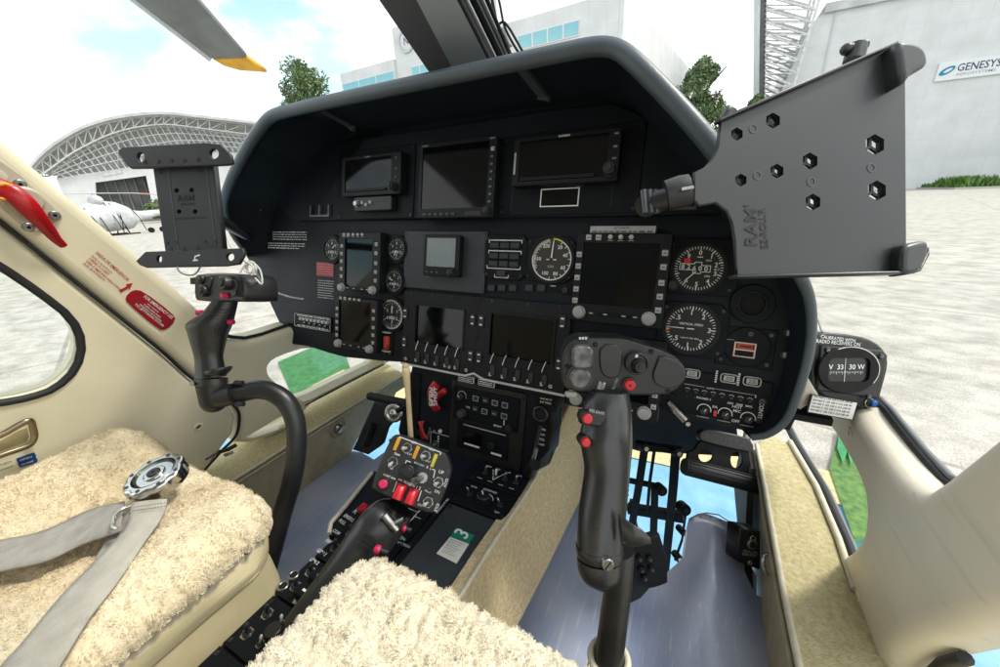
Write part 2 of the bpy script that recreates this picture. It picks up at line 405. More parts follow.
def cladding(m):
    nt=m.node_tree; N=nt.nodes; L=nt.links; b=N['Principled BSDF']; old=b.inputs['Base Color'].links[0].from_socket
    tc=N.new('ShaderNodeTexCoord'); sp=N.new('ShaderNodeSeparateXYZ'); L.new(tc.outputs['Object'],sp.inputs[0])
    ad=N.new('ShaderNodeMath'); ad.operation='ADD'; L.new(sp.outputs[0],ad.inputs[0]); L.new(sp.outputs[1],ad.inputs[1])
    cb=N.new('ShaderNodeCombineXYZ'); L.new(ad.outputs[0],cb.inputs[0]); L.new(sp.outputs[2],cb.inputs[1])
    br=N.new('ShaderNodeTexBrick'); br.offset=0; br.inputs['Scale'].default_value=1; br.inputs['Brick Width'].default_value=2.4; br.inputs['Row Height'].default_value=3.2; br.inputs['Mortar Size'].default_value=.03
    br.inputs['Color1'].default_value=(1,1,1,1); br.inputs['Color2'].default_value=(.965,.965,.965,1); br.inputs['Mortar'].default_value=(.86,.865,.87,1); L.new(cb.outputs[0],br.inputs['Vector'])
    ml=N.new('ShaderNodeMix'); ml.data_type='RGBA'; ml.blend_type='MULTIPLY'; ml.inputs[0].default_value=1; L.new(old,ml.inputs[6]); L.new(br.outputs['Color'],ml.inputs[7]); L.new(ml.outputs[2],b.inputs['Base Color'])
cladding(WALL)
# ---- left hangar with an arched truss roof
hf=faceframe(150,110,-8)
outer=smooth(G(hf,[(31,172),(45,156),(62,143),(82,131),(103,123.5),(126,118.5),(150,116),(168,115.5),(192,118),(215,120.5),(255,125),(320,133)]),1,False)
inner=smooth(G(hf,[(40,176),(55,165),(70,154),(88,144),(107,135),(128,128.5),(150,125),(168,124),(192,127),(215,130),(255,135),(320,143)]),1,False)
base=(hf.px(150,216)[1])
hang=thing('aircraft_hangar',hf.W(0,0,0),'wide white hangar with arched truss roof and dark open door at the left','hangar')
n=len(outer)
mb=MB()
roof=[Vector(p) for p in outer]
for dz in (0,):
    A=[hf.W(u,v,1.5) for u,v in roof]; B=[hf.W(u,v,-55) for u,v in roof]; A2=[hf.W(u,v+.5,1.5) for u,v in roof]; B2=[hf.W(u,v+.5,-55) for u,v in roof]
    mb.loft([A,B],WALLG,False); mb.loft([B2,A2],WALLG,False); mb.loft([A2,A],WALLG,False)
mb.build('roof',hang)
mb=MB()
for off in (0,-3):
    for k in range(n-1):
        mb.bar(hf.W(*outer[k],off),hf.W(*outer[k+1],off),.28,.28,TRUSS); mb.bar(hf.W(*inner[k],off),hf.W(*inner[k+1],off),.22,.22,TRUSS)
    for k in range(n-1):
        mb.bar(hf.W(*outer[k],off),hf.W(*inner[k],off),.14,.14,TRUSS); mb.bar(hf.W(*outer[k+1],off),hf.W(*inner[k],off),.12,.12,TRUSS)
for k in range(n): mb.bar(hf.W(*inner[k],0),hf.W(*inner[k],-3),.14,.14,TRUSS); mb.bar(hf.W(*outer[k],0),hf.W(*inner[k],-3),.1,.1,TRUSS)
mb.build('roof_truss',hang)
# end wall with raking ribs under the arch
low=G(hf,[(52,178),(80,173),(110,169),(150,162),(190,152),(230,150),(320,158)])
low=smooth(low,1,False)
def interp(P,x):
    for i in range(len(P)-1):
        if P[i][0]<=x<=P[i+1][0]:
            t=(x-P[i][0])/(P[i+1][0]-P[i][0]+1e-9); return P[i][1]*(1-t)+P[i+1][1]*t
    return P[0][1] if x<P[0][0] else P[-1][1]
mb=MB(); x=inner[0][0]+1.5; xe=inner[-1][0]-1; kk=0
while x<xe:
    t=interp(inner,x); b=interp(low,x)
    if t>b+.5:
        mb.bar(hf.W(x,t,-1),hf.W(x+1.5,b,-1.5),.13,.13,TRUSS)
        if kk%2: mb.bar(hf.W(x,t,-3),hf.W(x-1.8,b,-1.5),.10,.10,TRUSS)
    x+=1.0; kk+=1
for q in range(1,4):
    pts=[hf.W(x,interp(inner,x)*(1-q/4)+interp(low,x)*q/4,-1.2) for x,_ in low]
    for i in range(len(pts)-1): mb.bar(pts[i],pts[i+1],.12,.12,TRUSS)
mb.build('end_lattice',hang)
mb=MB()
back=[(u,max(v,0)) for u,v in outer]; 
glaz=mat('hangar end glazing',(.42,.45,.46),.5,var=.12,scale=.5)
mb.prism(hf,[(inner[0][0]+2,base)]+[(u,v-.4) for u,v in inner[1:]]+[(inner[-1][0],base)],-6,-5.6,glaz)
mb.build('end_glazing',hang)
mb=MB(); L0=low[0][0]
door=G(hf,[(93,217),(92,182),(144,175),(153,217)]); door=[(u,max(v,base+.0)) for u,v in door]
wall=[(L0,base-.05)]+[(door[0][0],base-.05),door[1],door[2],(door[3][0],base-.05)]+[(low[-1][0],base-.05)]+[(u,v) for u,v in low[::-1]]
mb.prism(hf,wall,-2.6,-2,WALL); mb.build('front_wall',hang)
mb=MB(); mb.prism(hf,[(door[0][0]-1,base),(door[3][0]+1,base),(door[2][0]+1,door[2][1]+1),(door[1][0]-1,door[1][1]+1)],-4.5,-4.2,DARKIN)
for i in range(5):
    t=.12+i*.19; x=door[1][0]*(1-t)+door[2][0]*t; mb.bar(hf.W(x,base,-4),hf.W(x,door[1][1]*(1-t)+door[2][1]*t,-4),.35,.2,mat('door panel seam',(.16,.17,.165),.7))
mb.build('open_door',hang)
mb=MB(); a=G(hf,[(100,172),(119,168),(120,172),(101,176)]); mb.prism(hf,a,-1.99,-1.85,mat('faded panel',(.6,.62,.63),.6)); mb.build('fascia_panel',hang)
# ---- white office building with blue windows
A=hd(-190,226); B=hd(785,182)
cor=hd(612,150)*62
ob=thing('office_building',cor,'white office building with blue glass windows behind the windshield post','building')
fo=Fr(cor,-A,(0,0,1))
g=lambda *q:[fo.px(x,y) for x,y in q]
mb=MB(); 
tp=fo.px(560,4)[1]; lft=fo.px(505,30)[0]
topv=fo.px(587,0)[1]
mb.prism(fo,[(fo.px(496,60)[0],0),(0,0),(0,topv),(fo.px(496,60)[0],topv)],-14,0,WALL); mb.build('wall',ob,'tall right block')
mb=MB(); tl=fo.px(389,27); mb.prism(fo,[(tl[0],0),(fo.px(497,60)[0]-.05,0),(fo.px(497,60)[0]-.05,tl[1]+.0),(tl[0],tl[1])],-14,-.6,WALL); mb.build('wall',ob,'middle block with the round emblem')
l0=fo.px(339,74); mb=MB(); mb.prism(fo,[(l0[0],0),(tl[0]-.05,0),(tl[0]-.05,l0[1]),(l0[0],l0[1])],-12,-.2,WALL); mb.build('wall',ob,'low left block')
fb=Fr(cor,B,(0,0,1))
q1=at(623,0,pl=(cor,fb.n)); mb=MB(); 
mb.prism(fb,[(0,0),(60,0),(60,topv-.3),(0,topv-.3)],.02,.6,WALL); mb.build('wall',ob,'long side wall receding to the right')
def win(R,nx,name='window',off=0):
    w_=MB(); w_.rect(fo,R,off+.02,off+.12,WFR); o=w_.build(name,ob)
    for i in range(nx):
        a=R[0]+(R[2]-R[0])*i/nx+.12; b=R[0]+(R[2]-R[0])*(i+1)/nx-.12
        p=MB(); p.rect(fo,(a,R[1]+.15,b,R[3]-.15),off+.12,off+.16,BGLS); p.build('pane',o)
a=g((518,36),(582,34)); r0=fo.px(518,36); r1=fo.px(580,19); r2=fo.px(582,35)
win((r0[0],r2[1],r1[0],r1[1]),4)
a=fo.px(342,84); b=fo.px(393,70); c=fo.px(394,82); win((a[0],c[1],b[0],b[1]),3,off=-.2)
a=fo.px(409,66); b=fo.px(427,76); win((a[0],b[1],b[0],a[1]),2,off=-.6)
a=fo.px(404,40); mb=MB(); mb.ring(fo,a[0],a[1],1.75,1.35,-.6,-.3,mat('emblem ring grey',(.5,.52,.54),.5)); mb.cyl(fo,a[0],a[1],1.3,-.6,-.42,WALL,28)
mb.text(fo,'N',a[0],a[1],1.5,-.41,mat('emblem blue',(.03,.05,.25),.5)); mb.build('round_emblem',ob,'round grey ring emblem with blue mark')
mb=MB()
for k in range(3): 
    x=fo.px(500,10)[0]+k*.3; mb.bar(fo.W(x,topv,-3),fo.W(x,topv+3,-3),.06,.06,TRUSS)
mb.build('roof_mast',ob)
# ---- right hangar
RY=95
rf=Fr((0,RY,0),(1,0,0),(0,0,1))
rh=thing('aircraft_hangar',Vector((35,RY,0)),'white hangar wall with company sign and open truss roof edge at the right','hangar')
wl=rf.px(800,150)[0]; wt=rf.px(835,11)[1]
mb=MB(); mb.prism(rf,[(wl-6,0),(160,0),(160,wt),(rf.px(824,13)[0],wt),(rf.px(812,18)[0],wt-1.2),(wl-6,wt-16)],-30,0,WALL); mb.build('front_wall',rh)
mb=MB(); mb.rect(rf,(rf.px(824,13)[0],wt-.1,160,wt+1.2),-29.9,.6,WALLG); 
x=rf.px(826,57)[0]; mb.rect(rf,(x,.02,x+.25,wt-.2),.01,.2,mat('panel seam',(.55,.56,.57),.7)); mb.build('parapet',rh)
ou=[rf.px(764.5,-60),rf.px(764.5,0),rf.px(763.5,50),rf.px(763,100)]; ou=[( a,b) for a,b in ou]
inn=[rf.px(830,-60),rf.px(818,0),rf.px(803,50),rf.px(789,100)]
def lerp(a,b,t): return (a[0]*(1-t)+b[0]*t,a[1]*(1-t)+b[1]*t)
def along(P,t):
    t*=len(P)-1; i=min(int(t),len(P)-2); return lerp(P[i],P[i+1],t-i)
mb=MB()
EAV=mat('eave sheet',(.08,.085,.085),.7,var=.15,scale=1)
A_=[rf.W(*along(ou,k/30),2) for k in range(31)]; B_=[rf.W(*along(ou,k/30),-9) for k in range(31)]
A2_=[p-Vector((.8,0,0)) for p in A_]; B2_=[p-Vector((.8,0,0)) for p in B_]
mb.loft([A_,B_],EAV,False,sm=False); mb.loft([A2_,A_],EAV,False,sm=False); mb.loft([B2_,A2_],WALLG,False,sm=False)
for k in range(31): mb.bar(A_[k],B_[k],.3,.3,mat('roof rib',(.25,.26,.26),.7))
mb.build('roof',rh)
mb=MB()
for off in (1.5,-4,-8.5):
    K=12
    for k in range(K):
        a,b=along(ou,k/K),along(ou,(k+1)/K); c,d=along(inn,k/K),along(inn,(k+1)/K)
        mb.bar(rf.W(*a,off),rf.W(*b,off),.45,.45,TRUSS); mb.bar(rf.W(*c,off),rf.W(*d,off),.4,.4,TRUSS)
        mb.bar(rf.W(*a,off),rf.W(*d,off),.28,.28,TRUSS); mb.bar(rf.W(*a,off),rf.W(*c,off),.2,.2,TRUSS)
mb.build('roof_truss',rh)
# sign board
s0=rf.px(939,63.5); s1=rf.px(935,82); 
sb=thing('wall_sign',rf.W(s0[0],s1[1],0),'white company sign board with blue ellipse mark on the right hangar wall','sign')
H_=s0[1]-s1[1]
mb=MB(); mb.rect(rf,(s0[0],s1[1],s0[0]+H_*3.6,s0[1]),.02,.3,mat('sign board',(.70,.72,.74),.5)); mb.build('board',sb)
mb=MB(); navy=mat('sign navy',(.02,.035,.10),.5); teal=mat('sign teal',(.0,.22,.38),.5)
mb.text(rf,'GENESYS',s0[0]+H_*.86,s1[1]+H_*.42,H_*.56,.31,navy,center=False,width=H_*1.85)
mb.text(rf,'AEROSYSTEMS',s0[0]+H_*.88,s1[1]+H_*.18,H_*.20,.31,mat('sign grey',(.3,.32,.35),.5),center=False,width=H_*1.7); mb.build('lettering',sb)
mb=MB(); e=rf.rot(s0[0]+H_*.44,s1[1]+H_*.52,.5)
mb.prism(e,circ(0,0,H_*.37,28,rv=H_*.18),.31,.34,teal,holes=[circ(.10,-.02,H_*.21,20,rv=H_*.08)]); mb.build('emblem',sb,'blue ellipse mark')
# ---- a kerb with a strip of grass before the hangar wall
mb=MB(); x0=rf.px(914,188)[0]
mb.add([Vector((x0,82,0)),Vector((170,82,0)),Vector((170,94,0)),Vector((x0,94,0)),Vector((x0,82,.25)),Vector((170,82,.25)),Vector((170,94,.25)),Vector((x0,94,.25))],[(0,1,5,4),(4,5,6,7),(0,4,7,3)],mat('kerb concrete',(.42,.41,.38),.8))
mb.build('kerb',None,kind='structure')
mb=MB(); LG=mat('grass blades',(.11,.22,.03),.6,col2=(.04,.11,.015),scale=1.2)
r=random.Random(3)
for i in range(7000):
    x=r.uniform(x0+.3,70); y=r.uniform(82.5,93.5); h=r.uniform(.4,1.5)*(1.2 if noise.noise((x*.3,y*.3,0))>0 else .6); a=r.uniform(0,6.3); wdt=.12
    b=Vector((x,y,.2)); t=b+Vector((math.cos(a)*h*.5,math.sin(a)*h*.5,h)); s=Vector((-math.sin(a),math.cos(a),0))*wdt
    mb.add([b-s,b+s,(b+t)/2+Vector((0,0,h*.2))+s,t],[(0,1,2,3)],LG)
mb.build('grass',None,'strip of tufted green grass on the kerb before the hangar wall','grass',kind='stuff')
# ---- trees and bush
LEAF=mat('tree leaves',(.12,.19,.07),.55,col2=(.06,.11,.04),scale=.8); LEAF2=mat('tree leaves light',(.20,.27,.12),.5,col2=(.12,.18,.07),scale=.8)
BARK=mat('tree bark',(.12,.09,.07),.9,var=.3,scale=3)
def tree(pos,H,R,crown_h,label,seed,nl=9000,ls=.35,lobes=22,trunk=True,name='leafy_tree',cat='tree'):
    r=random.Random(seed); t=thing(name,pos,label,cat,None)
    base=Vector(pos); cz=H-crown_h/2
    if trunk:
        mb=MB(); mb.tube([base,base+Vector((.1,0,H*.3)),base+Vector((-.1,.1,H*.6)),base+Vector((0,0,H*.85))],[.04*H,.03*H,.022*H,.008*H],BARK,8)
        for k in range(9):
            a=r.uniform(0,6.28); z=H*r.uniform(.4,.75); e=base+Vector((math.cos(a)*R*.7,math.sin(a)*R*.7,z+H*.18)); mb.tube([base+Vector((0,0,z)),(base+Vector((0,0,z+H*.03))+e)/2,e],[.013*H,.009*H,.004*H],BARK,6)
        mb.build('trunk',t)
    C=[]
    for k in range(lobes):
        a=r.uniform(0,6.28); q=R*.72*math.sqrt(r.random()); z=r.uniform(-.42,.42)*crown_h; s=math.sqrt(max(.15,1-(z/(crown_h*.55))**2))
        C.append((base+Vector((math.cos(a)*q*s,math.sin(a)*q*s,cz+z)),R*r.uniform(.22,.42)))
    C.append((base+Vector((0,0,cz+crown_h*.45)),R*.25))
    mb=MB()
    for i in range(nl):
        c,cr=C[r.randrange(len(C))]
        d=Vector((r.gauss(0,1),r.gauss(0,1),r.gauss(0,1))).normalized()*cr*(r.random()**.4)
        p=c+d; n=Vector((r.gauss(0,1),r.gauss(0,1),r.gauss(.6,1))).normalized(); x=n.orthogonal().normalized(); x=Matrix.Rotation(r.uniform(0,6.28),3,n)@x; y=n.cross(x); l=ls*r.uniform(.6,1.3)
        mb.add([p-x*l,p-y*l*.4,p+x*l-Vector((0,0,l*.3)),p+y*l*.4],[(0,1,2,3)],LEAF2 if r.random()<.35 else LEAF)
    mb.build('crown',t)
    return t
def gp(x,dist): d=hd(x,180)*dist; return (d.x,d.y,0)
tree(gp(321,75),22.4,4.9,11,'small leafy tree rising over the hood left of the rotor blade tip',1,8000,.30,26)
tree(gp(690,80),21.4,4.9,16,'large leafy tree behind the hood beside the right hangar',2,17000,.32,40)
tree(gp(745,90),16.4,3.4,8,'lower tree beside the large tree and the hangar roof edge',5,5000,.4,12)
tree(gp(152,96),3.2,4.0,3.0,'low bright green bush before the left hangar door',4,2500,.3,10,False,'bush','bush')
# ---- wrapped helicopter parked far off
hp=Vector(gp(98,52)); hf2=faceframe(98,52,25)
ph=thing('parked_helicopter',hf2.W(0,0,0),'small helicopter wrapped in white covers parked before the left hangar','helicopter')
COV=mat('helicopter cover',(.60,.62,.64),.55,col2=(.34,.36,.38),scale=1.5,bump=.6,bscale=6)
mb=MB(); rings=[]; prof=[(-3.2,.9,.25,.25),(-2.6,1.2,.75,.7),(-1.6,1.5,1.0,1.1),(-.4,1.7,1.05,1.35),(.8,1.7,1.0,1.3),(1.8,1.55,.85,1.0),(2.6,1.6,.45,.5),(4.5,1.85,.28,.3),(6.5,2.1,.2,.2)]
P4=spline([Vector((a,b,0)) for a,b,c,d in prof],4); C4=spline([Vector((c,d,0)) for a,b,c,d in prof],4)
for p,c in zip(P4,C4):
    rg=[]
    for j in range(20):
        t=2*math.pi*j/20; wob=1+.09*noise.noise((p.x*1.4,math.cos(t)*2,math.sin(t)*2)); rg.append(hf2.W(p.x,p.y+math.sin(t)*c.y*wob,math.cos(t)*c.x*wob))
    rings.append(rg)
mb.loft(rings,COV,True,True); mb.build('fuselage_cover',ph)
mb=MB(); mb.sphere(hf2.W(-.2,3.1,0),.5,COV,12,8,(1.8,1,1)); mb.tube([hf2.W(-.2,3,0),hf2.W(-.2,3.75,0)],.12,COV,8); mb.build('rotor_mast_cover',ph)
for sgn in (1,-1):
    mb=MB(); mb.tube([hf2.W(-.2,3.75,0),hf2.W(2.6*sgn,3.72,.5*sgn),hf2.W(5.4*sgn,3.45,1.0*sgn)],[(.04,.16)]*3,WALLG,8)
    mb.tube([hf2.W(3.0*sgn,3.71,.56*sgn),hf2.W(3.9*sgn,3.63,.72*sgn)],[(.05,.17)]*2,mat('blade band red',(.55,.05,.04),.5),8); mb.build('rotor_blade',ph)
mb=MB()
for k,(a,b) in enumerate(((-2.9,.6),(-2,-.5),(-1,.9),(0,1),(.9,-.9),(1.9,.8),(-1.5,.95),(.4,.95))):
    mb.tube([hf2.W(a,3.0-abs(a)*.3,.6),hf2.W(a+b*.25,1.4,1.15),hf2.W(a+b*.5,.25,1.2)],.035,BLKM,5)
mb.build('tie_straps',ph)
for z in (-1,1):
    mb=MB(); mb.tube([hf2.W(-2.6,.35,z),hf2.W(-2.2,.08,z),hf2.W(1.8,.08,z)],.06,BLKM,8)
    for a in (-1.2,1.0): mb.tube([hf2.W(a,.08,z),hf2.W(a,.8,z*.55)],.05,BLKM,6)
    mb.build('landing_skid',ph)
for a in (2.6,3.6):
    mb=MB(); mb.tube([hf2.W(a,.25,1.25),hf2.W(a,.25,1.45)],.25,BLKM,14); mb.build('ground_wheel',ph)
# ---- our own rotor blade above the windscreen
bf=Fr(at(200,36,D=3.6),at(265,73,D=3.5)-at(130,0,D=3.7),Vector((0,0,1)))
def bl(*q): return [at(x,y,D=d) for x,y,d in q]
rb=thing('rotor_blade',at(265,73,D=3.5),'grey main rotor blade with yellow tip hanging over the windshield','rotor blade')
def slab(P,th,m,name,lab=None):
    P=[Vector(p) for p in P]; nrm=(P[1]-P[0]).cross(P[2]-P[0]).normalized()
    if nrm.dot(C0-P[0])<0: nrm=-nrm
    fr=Fr(P[0],P[1]-P[0],nrm.cross(P[1]-P[0])); 
    if fr.n.dot(nrm)<0: fr=Fr(P[0],P[1]-P[0],-(nrm.cross(P[1]-P[0])))
    Q=[((p-P[0]).dot(fr.u),(p-P[0]).dot(fr.v)) for p in P]
    m_=MB(); m_.prism(fr,Q,-th,0,m,bev=th*.3); m_.build(name,rb,lab)
BLG=mat('blade grey',(.17,.175,.175),.45,var=.15,scale=4); BLW=mat('blade leading edge',(.50,.52,.53),.35,.4,var=.1)
o=at(200,36,D=3.6); nn=Vector((.25,-.25,-1)).normalized(); pl=(o,nn)
q=lambda *L_:[at(x,y,pl=pl) for x,y in L_]
slab(q((124,-8),(190,-8),(247,58),(213,59.5)),.05,BLG,'blade_skin')
slab(q((105,-18),(123.5,-8.5),(212.5,59.5),(210,63)),.05,BLW,'leading_edge')
slab(q((213,60),(247,58.5),(267,73),(240,71),(224,66.5)),.045,mat('blade tip yellow',(.75,.38,.02),.45,var=.12,scale=12),'blade_tip','yellow painted tip')
# ================================================================== instrument panel
t14=math.radians(14)
PF=Fr(C0+Vector((0,.62,0)),(1,0,0),(0,math.sin(t14),math.cos(t14)))   # n points at the pilots
PD=PF.px
ip=thing('instrument_panel',PF.W(-.4,-.3,0),'wide black instrument panel under a curved black hood, full of displays and dials','instrument panel')
HB=mat('hood black',(.0085,.0135,.020),.55,spec=.25,scale=8,var=.15,bump=.15,bscale=350); HE=mat('hood edge trim',(.06,.078,.094),.38,scale=12,var=.1,bump=.1,bscale=400)
PB2=mat('panel blue black',(.0062,.0098,.015),.5,spec=.2,scale=8,var=.25,bump=.12,bscale=600)
# outer lip points with their reach towards the pilots, inner points on the panel
HP=[((244,253),.05,(247,257)),((229,232),.08,(250,248)),((221,203),.11,(258,232)),((228,180),.13,(270,205)),((243,148),.14,(287,172)),((262,120),.145,(303,149)),((272,111),.145,(314,140.5)),((288,106),.145,(326,137)),((340,94),.145,(375,130)),((400,81),.145,(430,121.5)),
    ((450,70),.145,(490,112)),((500,59),.145,(550,103)),((560,46),.145,(590,96)),((592,39),.145,(610,93)),((612,38.5),.145,(628,95)),((628,44),.145,(642,101)),((650,64),.145,(660,113)),((684,99),.14,(690,140)),((720,140),.135,(715,163)),((752,185),.12,(742,190)),((785,240),.10,(770,225)),
    ((808,277),.07,(790,262)),((817,306),.055,(801,300)),((815,352),.05,(800,350)),((800,400),.045,(785,393)),((789,424),.04,(772,416)),((770,438),.035,(758,428)),((752,440),.03,(742,430))]
OUT=[PF.px(*a,w_)+(w_,) for a,w_,b in HP]; INN=[PF.px(*b)+(0,) for a,w_,b in HP]
OUTs=smooth(OUT,2,False); INNs=smooth(INN,2,False)
# panel plate
bot=[PD(*q) for q in ((742,430),(690,418),(640,403),(566,393),(520,385),(470,375),(401,362),(385,361),(345,357),(330,353),(308,346),(293,344),(282,328),(268,298),(254,268))]
plate=[(a,b) for a,b,c in INNs]+bot[1:]
mb=MB(); mb.prism(PF,plate,-.02,0,PB2); mb.build('panel_plate',ip)
# hood: inner wall, rim roll, outer wall going forward
def edir(i,L_):
    a=Vector(L_[max(i-1,0)][:2]); b=Vector(L_[min(i+1,len(L_)-1)][:2]); d=(b-a).normalized(); return Vector((-d.y,d.x))  # outward normal (left of clockwise path)
mb=MB(); R_=[[],[],[]]
for i,(o,n_) in enumerate(zip(OUTs,INNs)):
    R_[0].append(PF.W(n_[0],n_[1],.0)); m_=((o[0]*.55+n_[0]*.45),(o[1]*.55+n_[1]*.45)); R_[1].append(PF.W(m_[0],m_[1],o[2]*.5)); R_[2].append(PF.W(*o))
mb.loft(R_,HB,False)
O2=[PF.W(o[0]-edir(i,OUTs).x*.001,o[1]-edir(i,OUTs).y*.001,o[2]-.004) for i,o in enumerate(OUTs)]
O3=[p+Vector(((-.3-p.x)*(.32 if p.x>-.3 else .10),.42,-.09)) for p in O2]
mb.loft([O3,O2],HB,False); mb.build('hood',ip,'deep curved glare hood')
mb=MB(); k=8; V=[]
for i,o in enumerate(OUTs):
    e=edir(i,OUTs); q8=.008*(.42+.58*min(1,max(0,(o[2]-.04)/.09))); c=PF.W(o[0]-e.x*q8,o[1]-e.y*q8,o[2])
    ex=PF.u*e.x+PF.v*e.y
    q_=.42+.58*min(1,max(0,(o[2]-.04)/.09)); V.append([c+ex*.0105*q_*math.cos(2*math.pi*j/k)+PF.n*.010*q_*math.sin(2*math.pi*j/k) for j in range(k)])
mb.loft(V,HE,True,True); mb.build('hood_rim',ip,'rolled edge trim of the hood')
def hp(x,y,f): # a point on the hood's inner wall below/inside, by mixing
    return None
# strap brackets under the hood
def strap(a,b,wa,wb,wd):
    fa=PF.W(*PF.px(*a,wa),wa); fb=PF.W(*PF.px(*b,wb),wb)
    m_=MB(); m_.bar(fa,fb,wd,.005,HE,up=PF.n); d=(fb-fa)
    for t in (.1,.3,.5,.7,.9): m_.sphere(fa+d*t-PF.n*-.003,.0022,DSTEEL,8,5)
    m_.bar(fb-d.normalized()*.003,fb+d.normalized()*.004,wd*1.25,.009,HE,up=PF.n); m_.build('hood_bracket',ip)
strap((521,68),(544,97),.125,.03,.016); strap((322,111),(352,128),.12,.05,.008); strap((262,209),(222,197),.03,.10,.010)
def screw(m_,fr,u,v,r=.0028,w0=0,w1=.0014,mt=None):
    m_.cyl(fr,u,v,r,w0,w1,mt or DSTEEL,10); m_.line(fr,(u-r*.7,v-r*.3),(u+r*.7,v+r*.3),.0006,w1+.0002,PBLK); 
mb=MB()
for q in ((549,116),(561,115.5),(575,114),(587,113),(345,142),(355,143),(362,141),(236,224),(248,221),(255,240),(631,133),(640,128)): screw(mb,PF,*PD(*q),.003)
mb.build('panel_screw',ip,kind='stuff')
# ---- raised upper row
UP=.012
upp=[PF.px(x,y,UP) for x,y in ((300,219),(262,240),(283,200),(306,160),(322,146),(430,128),(550,110),(606,102),(640,116),(690,160),(722,196),(735,213),(640,214),(520,215),(430,218))]
vb=PF.px(520,217,UP)[1]
ul=PF.px(300,219,UP)[0]; ur=PF.px(735,213,UP)[0]
upp=[(ul-.02,vb),(ur+.03,vb),PF.px(735,195,UP),PF.px(700,160,UP),PF.px(640,113,UP),PF.px(612,102,UP),PF.px(550,109,UP),PF.px(430,128,UP),PF.px(326,143,UP),PF.px(308,158,UP),PF.px(280,205,UP)]
mb=MB(); mb.prism(PF,upp,.0005,UP,PB2,bev=.003); mb.build('upper_panel',ip)
def scr4(m_,fr,R,ins,w0,r=.0024):
    for u in (R[0]+ins,R[2]-ins):
        for v in (R[1]+ins,R[3]-ins): screw(m_,fr,u,v,r,w0,w0+.0012)
def plateq(name,px4,w0,w1,m,label=None,r=.004,bev=.001,fr=PF,parent=ip,screws=.005,c=0):
    R=fr.R(*px4,w1); m_=MB(); m_.rect(fr,R,w0,w1,m,r=r,bev=bev,c=c)
    if screws: scr4(m_,fr,R,screws,w1)
    return m_.build(name,parent,label),R
def btn(parent,fr,u,v,wd,h,w0,hh,m,name='button',label=None,mark=None,mm=WHT,r=.0008):
    m_=MB(); m_.rect(fr,(u-wd/2,v-h/2,u+wd/2,v+h/2),w0,w0+hh,m,r=r,bev=min(wd,h)*.12)
    if mark: m_.text(fr,mark,u,v,h*.6,w0+hh+.0002,mm,width=wd*.7)
    return m_.build(name,parent,label)
def knob(parent,fr,u,v,r,w0,h,m,ptr=True,name='knob',label=None,ribs=0,cap=None,ang=None):
    m_=MB(); m_.cyl(fr,u,v,r*1.15,w0,w0+h*.25,m,20); 
    if ribs:
        P=[]; 
        for i in range(ribs*2): a=math.pi*i/ribs; q=r*(1 if i%2 else .9); P.append((u+q*math.cos(a),v+q*math.sin(a)))
        m_.prism(fr,P,w0+h*.25,w0+h,m,bev=r*.12)
    else: m_.cyl(fr,u,v,r,w0+h*.2,w0+h,m,22,bev=r*.2)
    if cap: m_.cyl(fr,u,v,r*.6,w0+h,w0+h*1.15,cap,16,bev=r*.08)
    if ptr:
        a=math.radians(ang if ang is not None else 90); m_.line(fr,(u,v),(u+r*.85*math.cos(a),v+r*.85*math.sin(a)),r*.18,w0+h*1.01+(h*.15 if cap else 0),WHT)
    return m_.build(name,parent,label)
def toggle(parent,fr,u,v,r,w0,L_,ang=0,m=STEEL,name='toggle_switch',lean=.35,label=None):
    m_=MB(); m_.cyl(fr,u,v,r*1.25,w0,w0+.0012,STEEL,6); m_.cyl(fr,u,v,r*.85,w0,w0+.003,DSTEEL,14)
    a=math.radians(ang); d=Vector((math.cos(a)*lean,math.sin(a)*lean,1)).normalized()
    p=[fr.W(u+d.x*L_*t,v+d.y*L_*t,w0+.001+d.z*L_*t) for t in (0,.3,.6,.85,1)]
    m_.tube(p,[r*.32,r*.36,r*.46,r*.52,r*.3],m,10); return m_.build(name,parent,label)
def display(bpx,spx,w0,th,name='display',label=None,recess=.0015,parent=ip,bm=PGR2,r=.004,glass='screen',lip=0):
    R=PF.R(*bpx,w0+th); S=PF.R(*spx,w0+th)
    m_=MB(); m_.prism(PF,rrect(*R,r),w0,w0+th,bm,bev=.0012,holes=[[(S[0],S[1]),(S[2],S[1]),(S[2],S[3]),(S[0],S[3])]])
    d=m_.build(name,parent,label)
    m_=MB(); m_.rect(PF,(S[0]-.0002,S[1]-.0002,S[2]+.0002,S[3]+.0002),w0+th-recess-.004,w0+th-recess,SCRN); m_.build(glass,d)
    return d,R,S
# -- top left unit
d,R=plateq('equipment_plate',(338,153,413,218),UP,UP+.002,PBLK,'left equipment plate',screws=.006)
Z=UP+.002
d,R,S=display((342,158,400,193.5),(345,160.5,390.5,190),Z,.016,label='upper left display unit')
W=R[2]-R[0]; H=R[3]-R[1]
m_=MB(); m_.rect(PF,(S[0]+.004,S[1]+.001,S[2]-.012,S[1]+.006),Z+.016,Z+.0175,PGR2,bev=.0006); m_.text(PF,'GARMIN',(S[0]+S[2])/2,R[3]-.0035,.004,Z+.0163,DIMW,width=.014); m_.build('bottom_trim',d)
for i,f in enumerate((.86,.6,.4)): btn(d,PF,R[2]-W*.07,R[1]+H*f,.006,.006,Z+.016,.0012,KEYD,mark='=',mm=DIMW)
knob(d,PF,R[2]-W*.10,R[1]+H*.17,.0075,Z+.016,.014,KEYD,False,cap=KEYD)
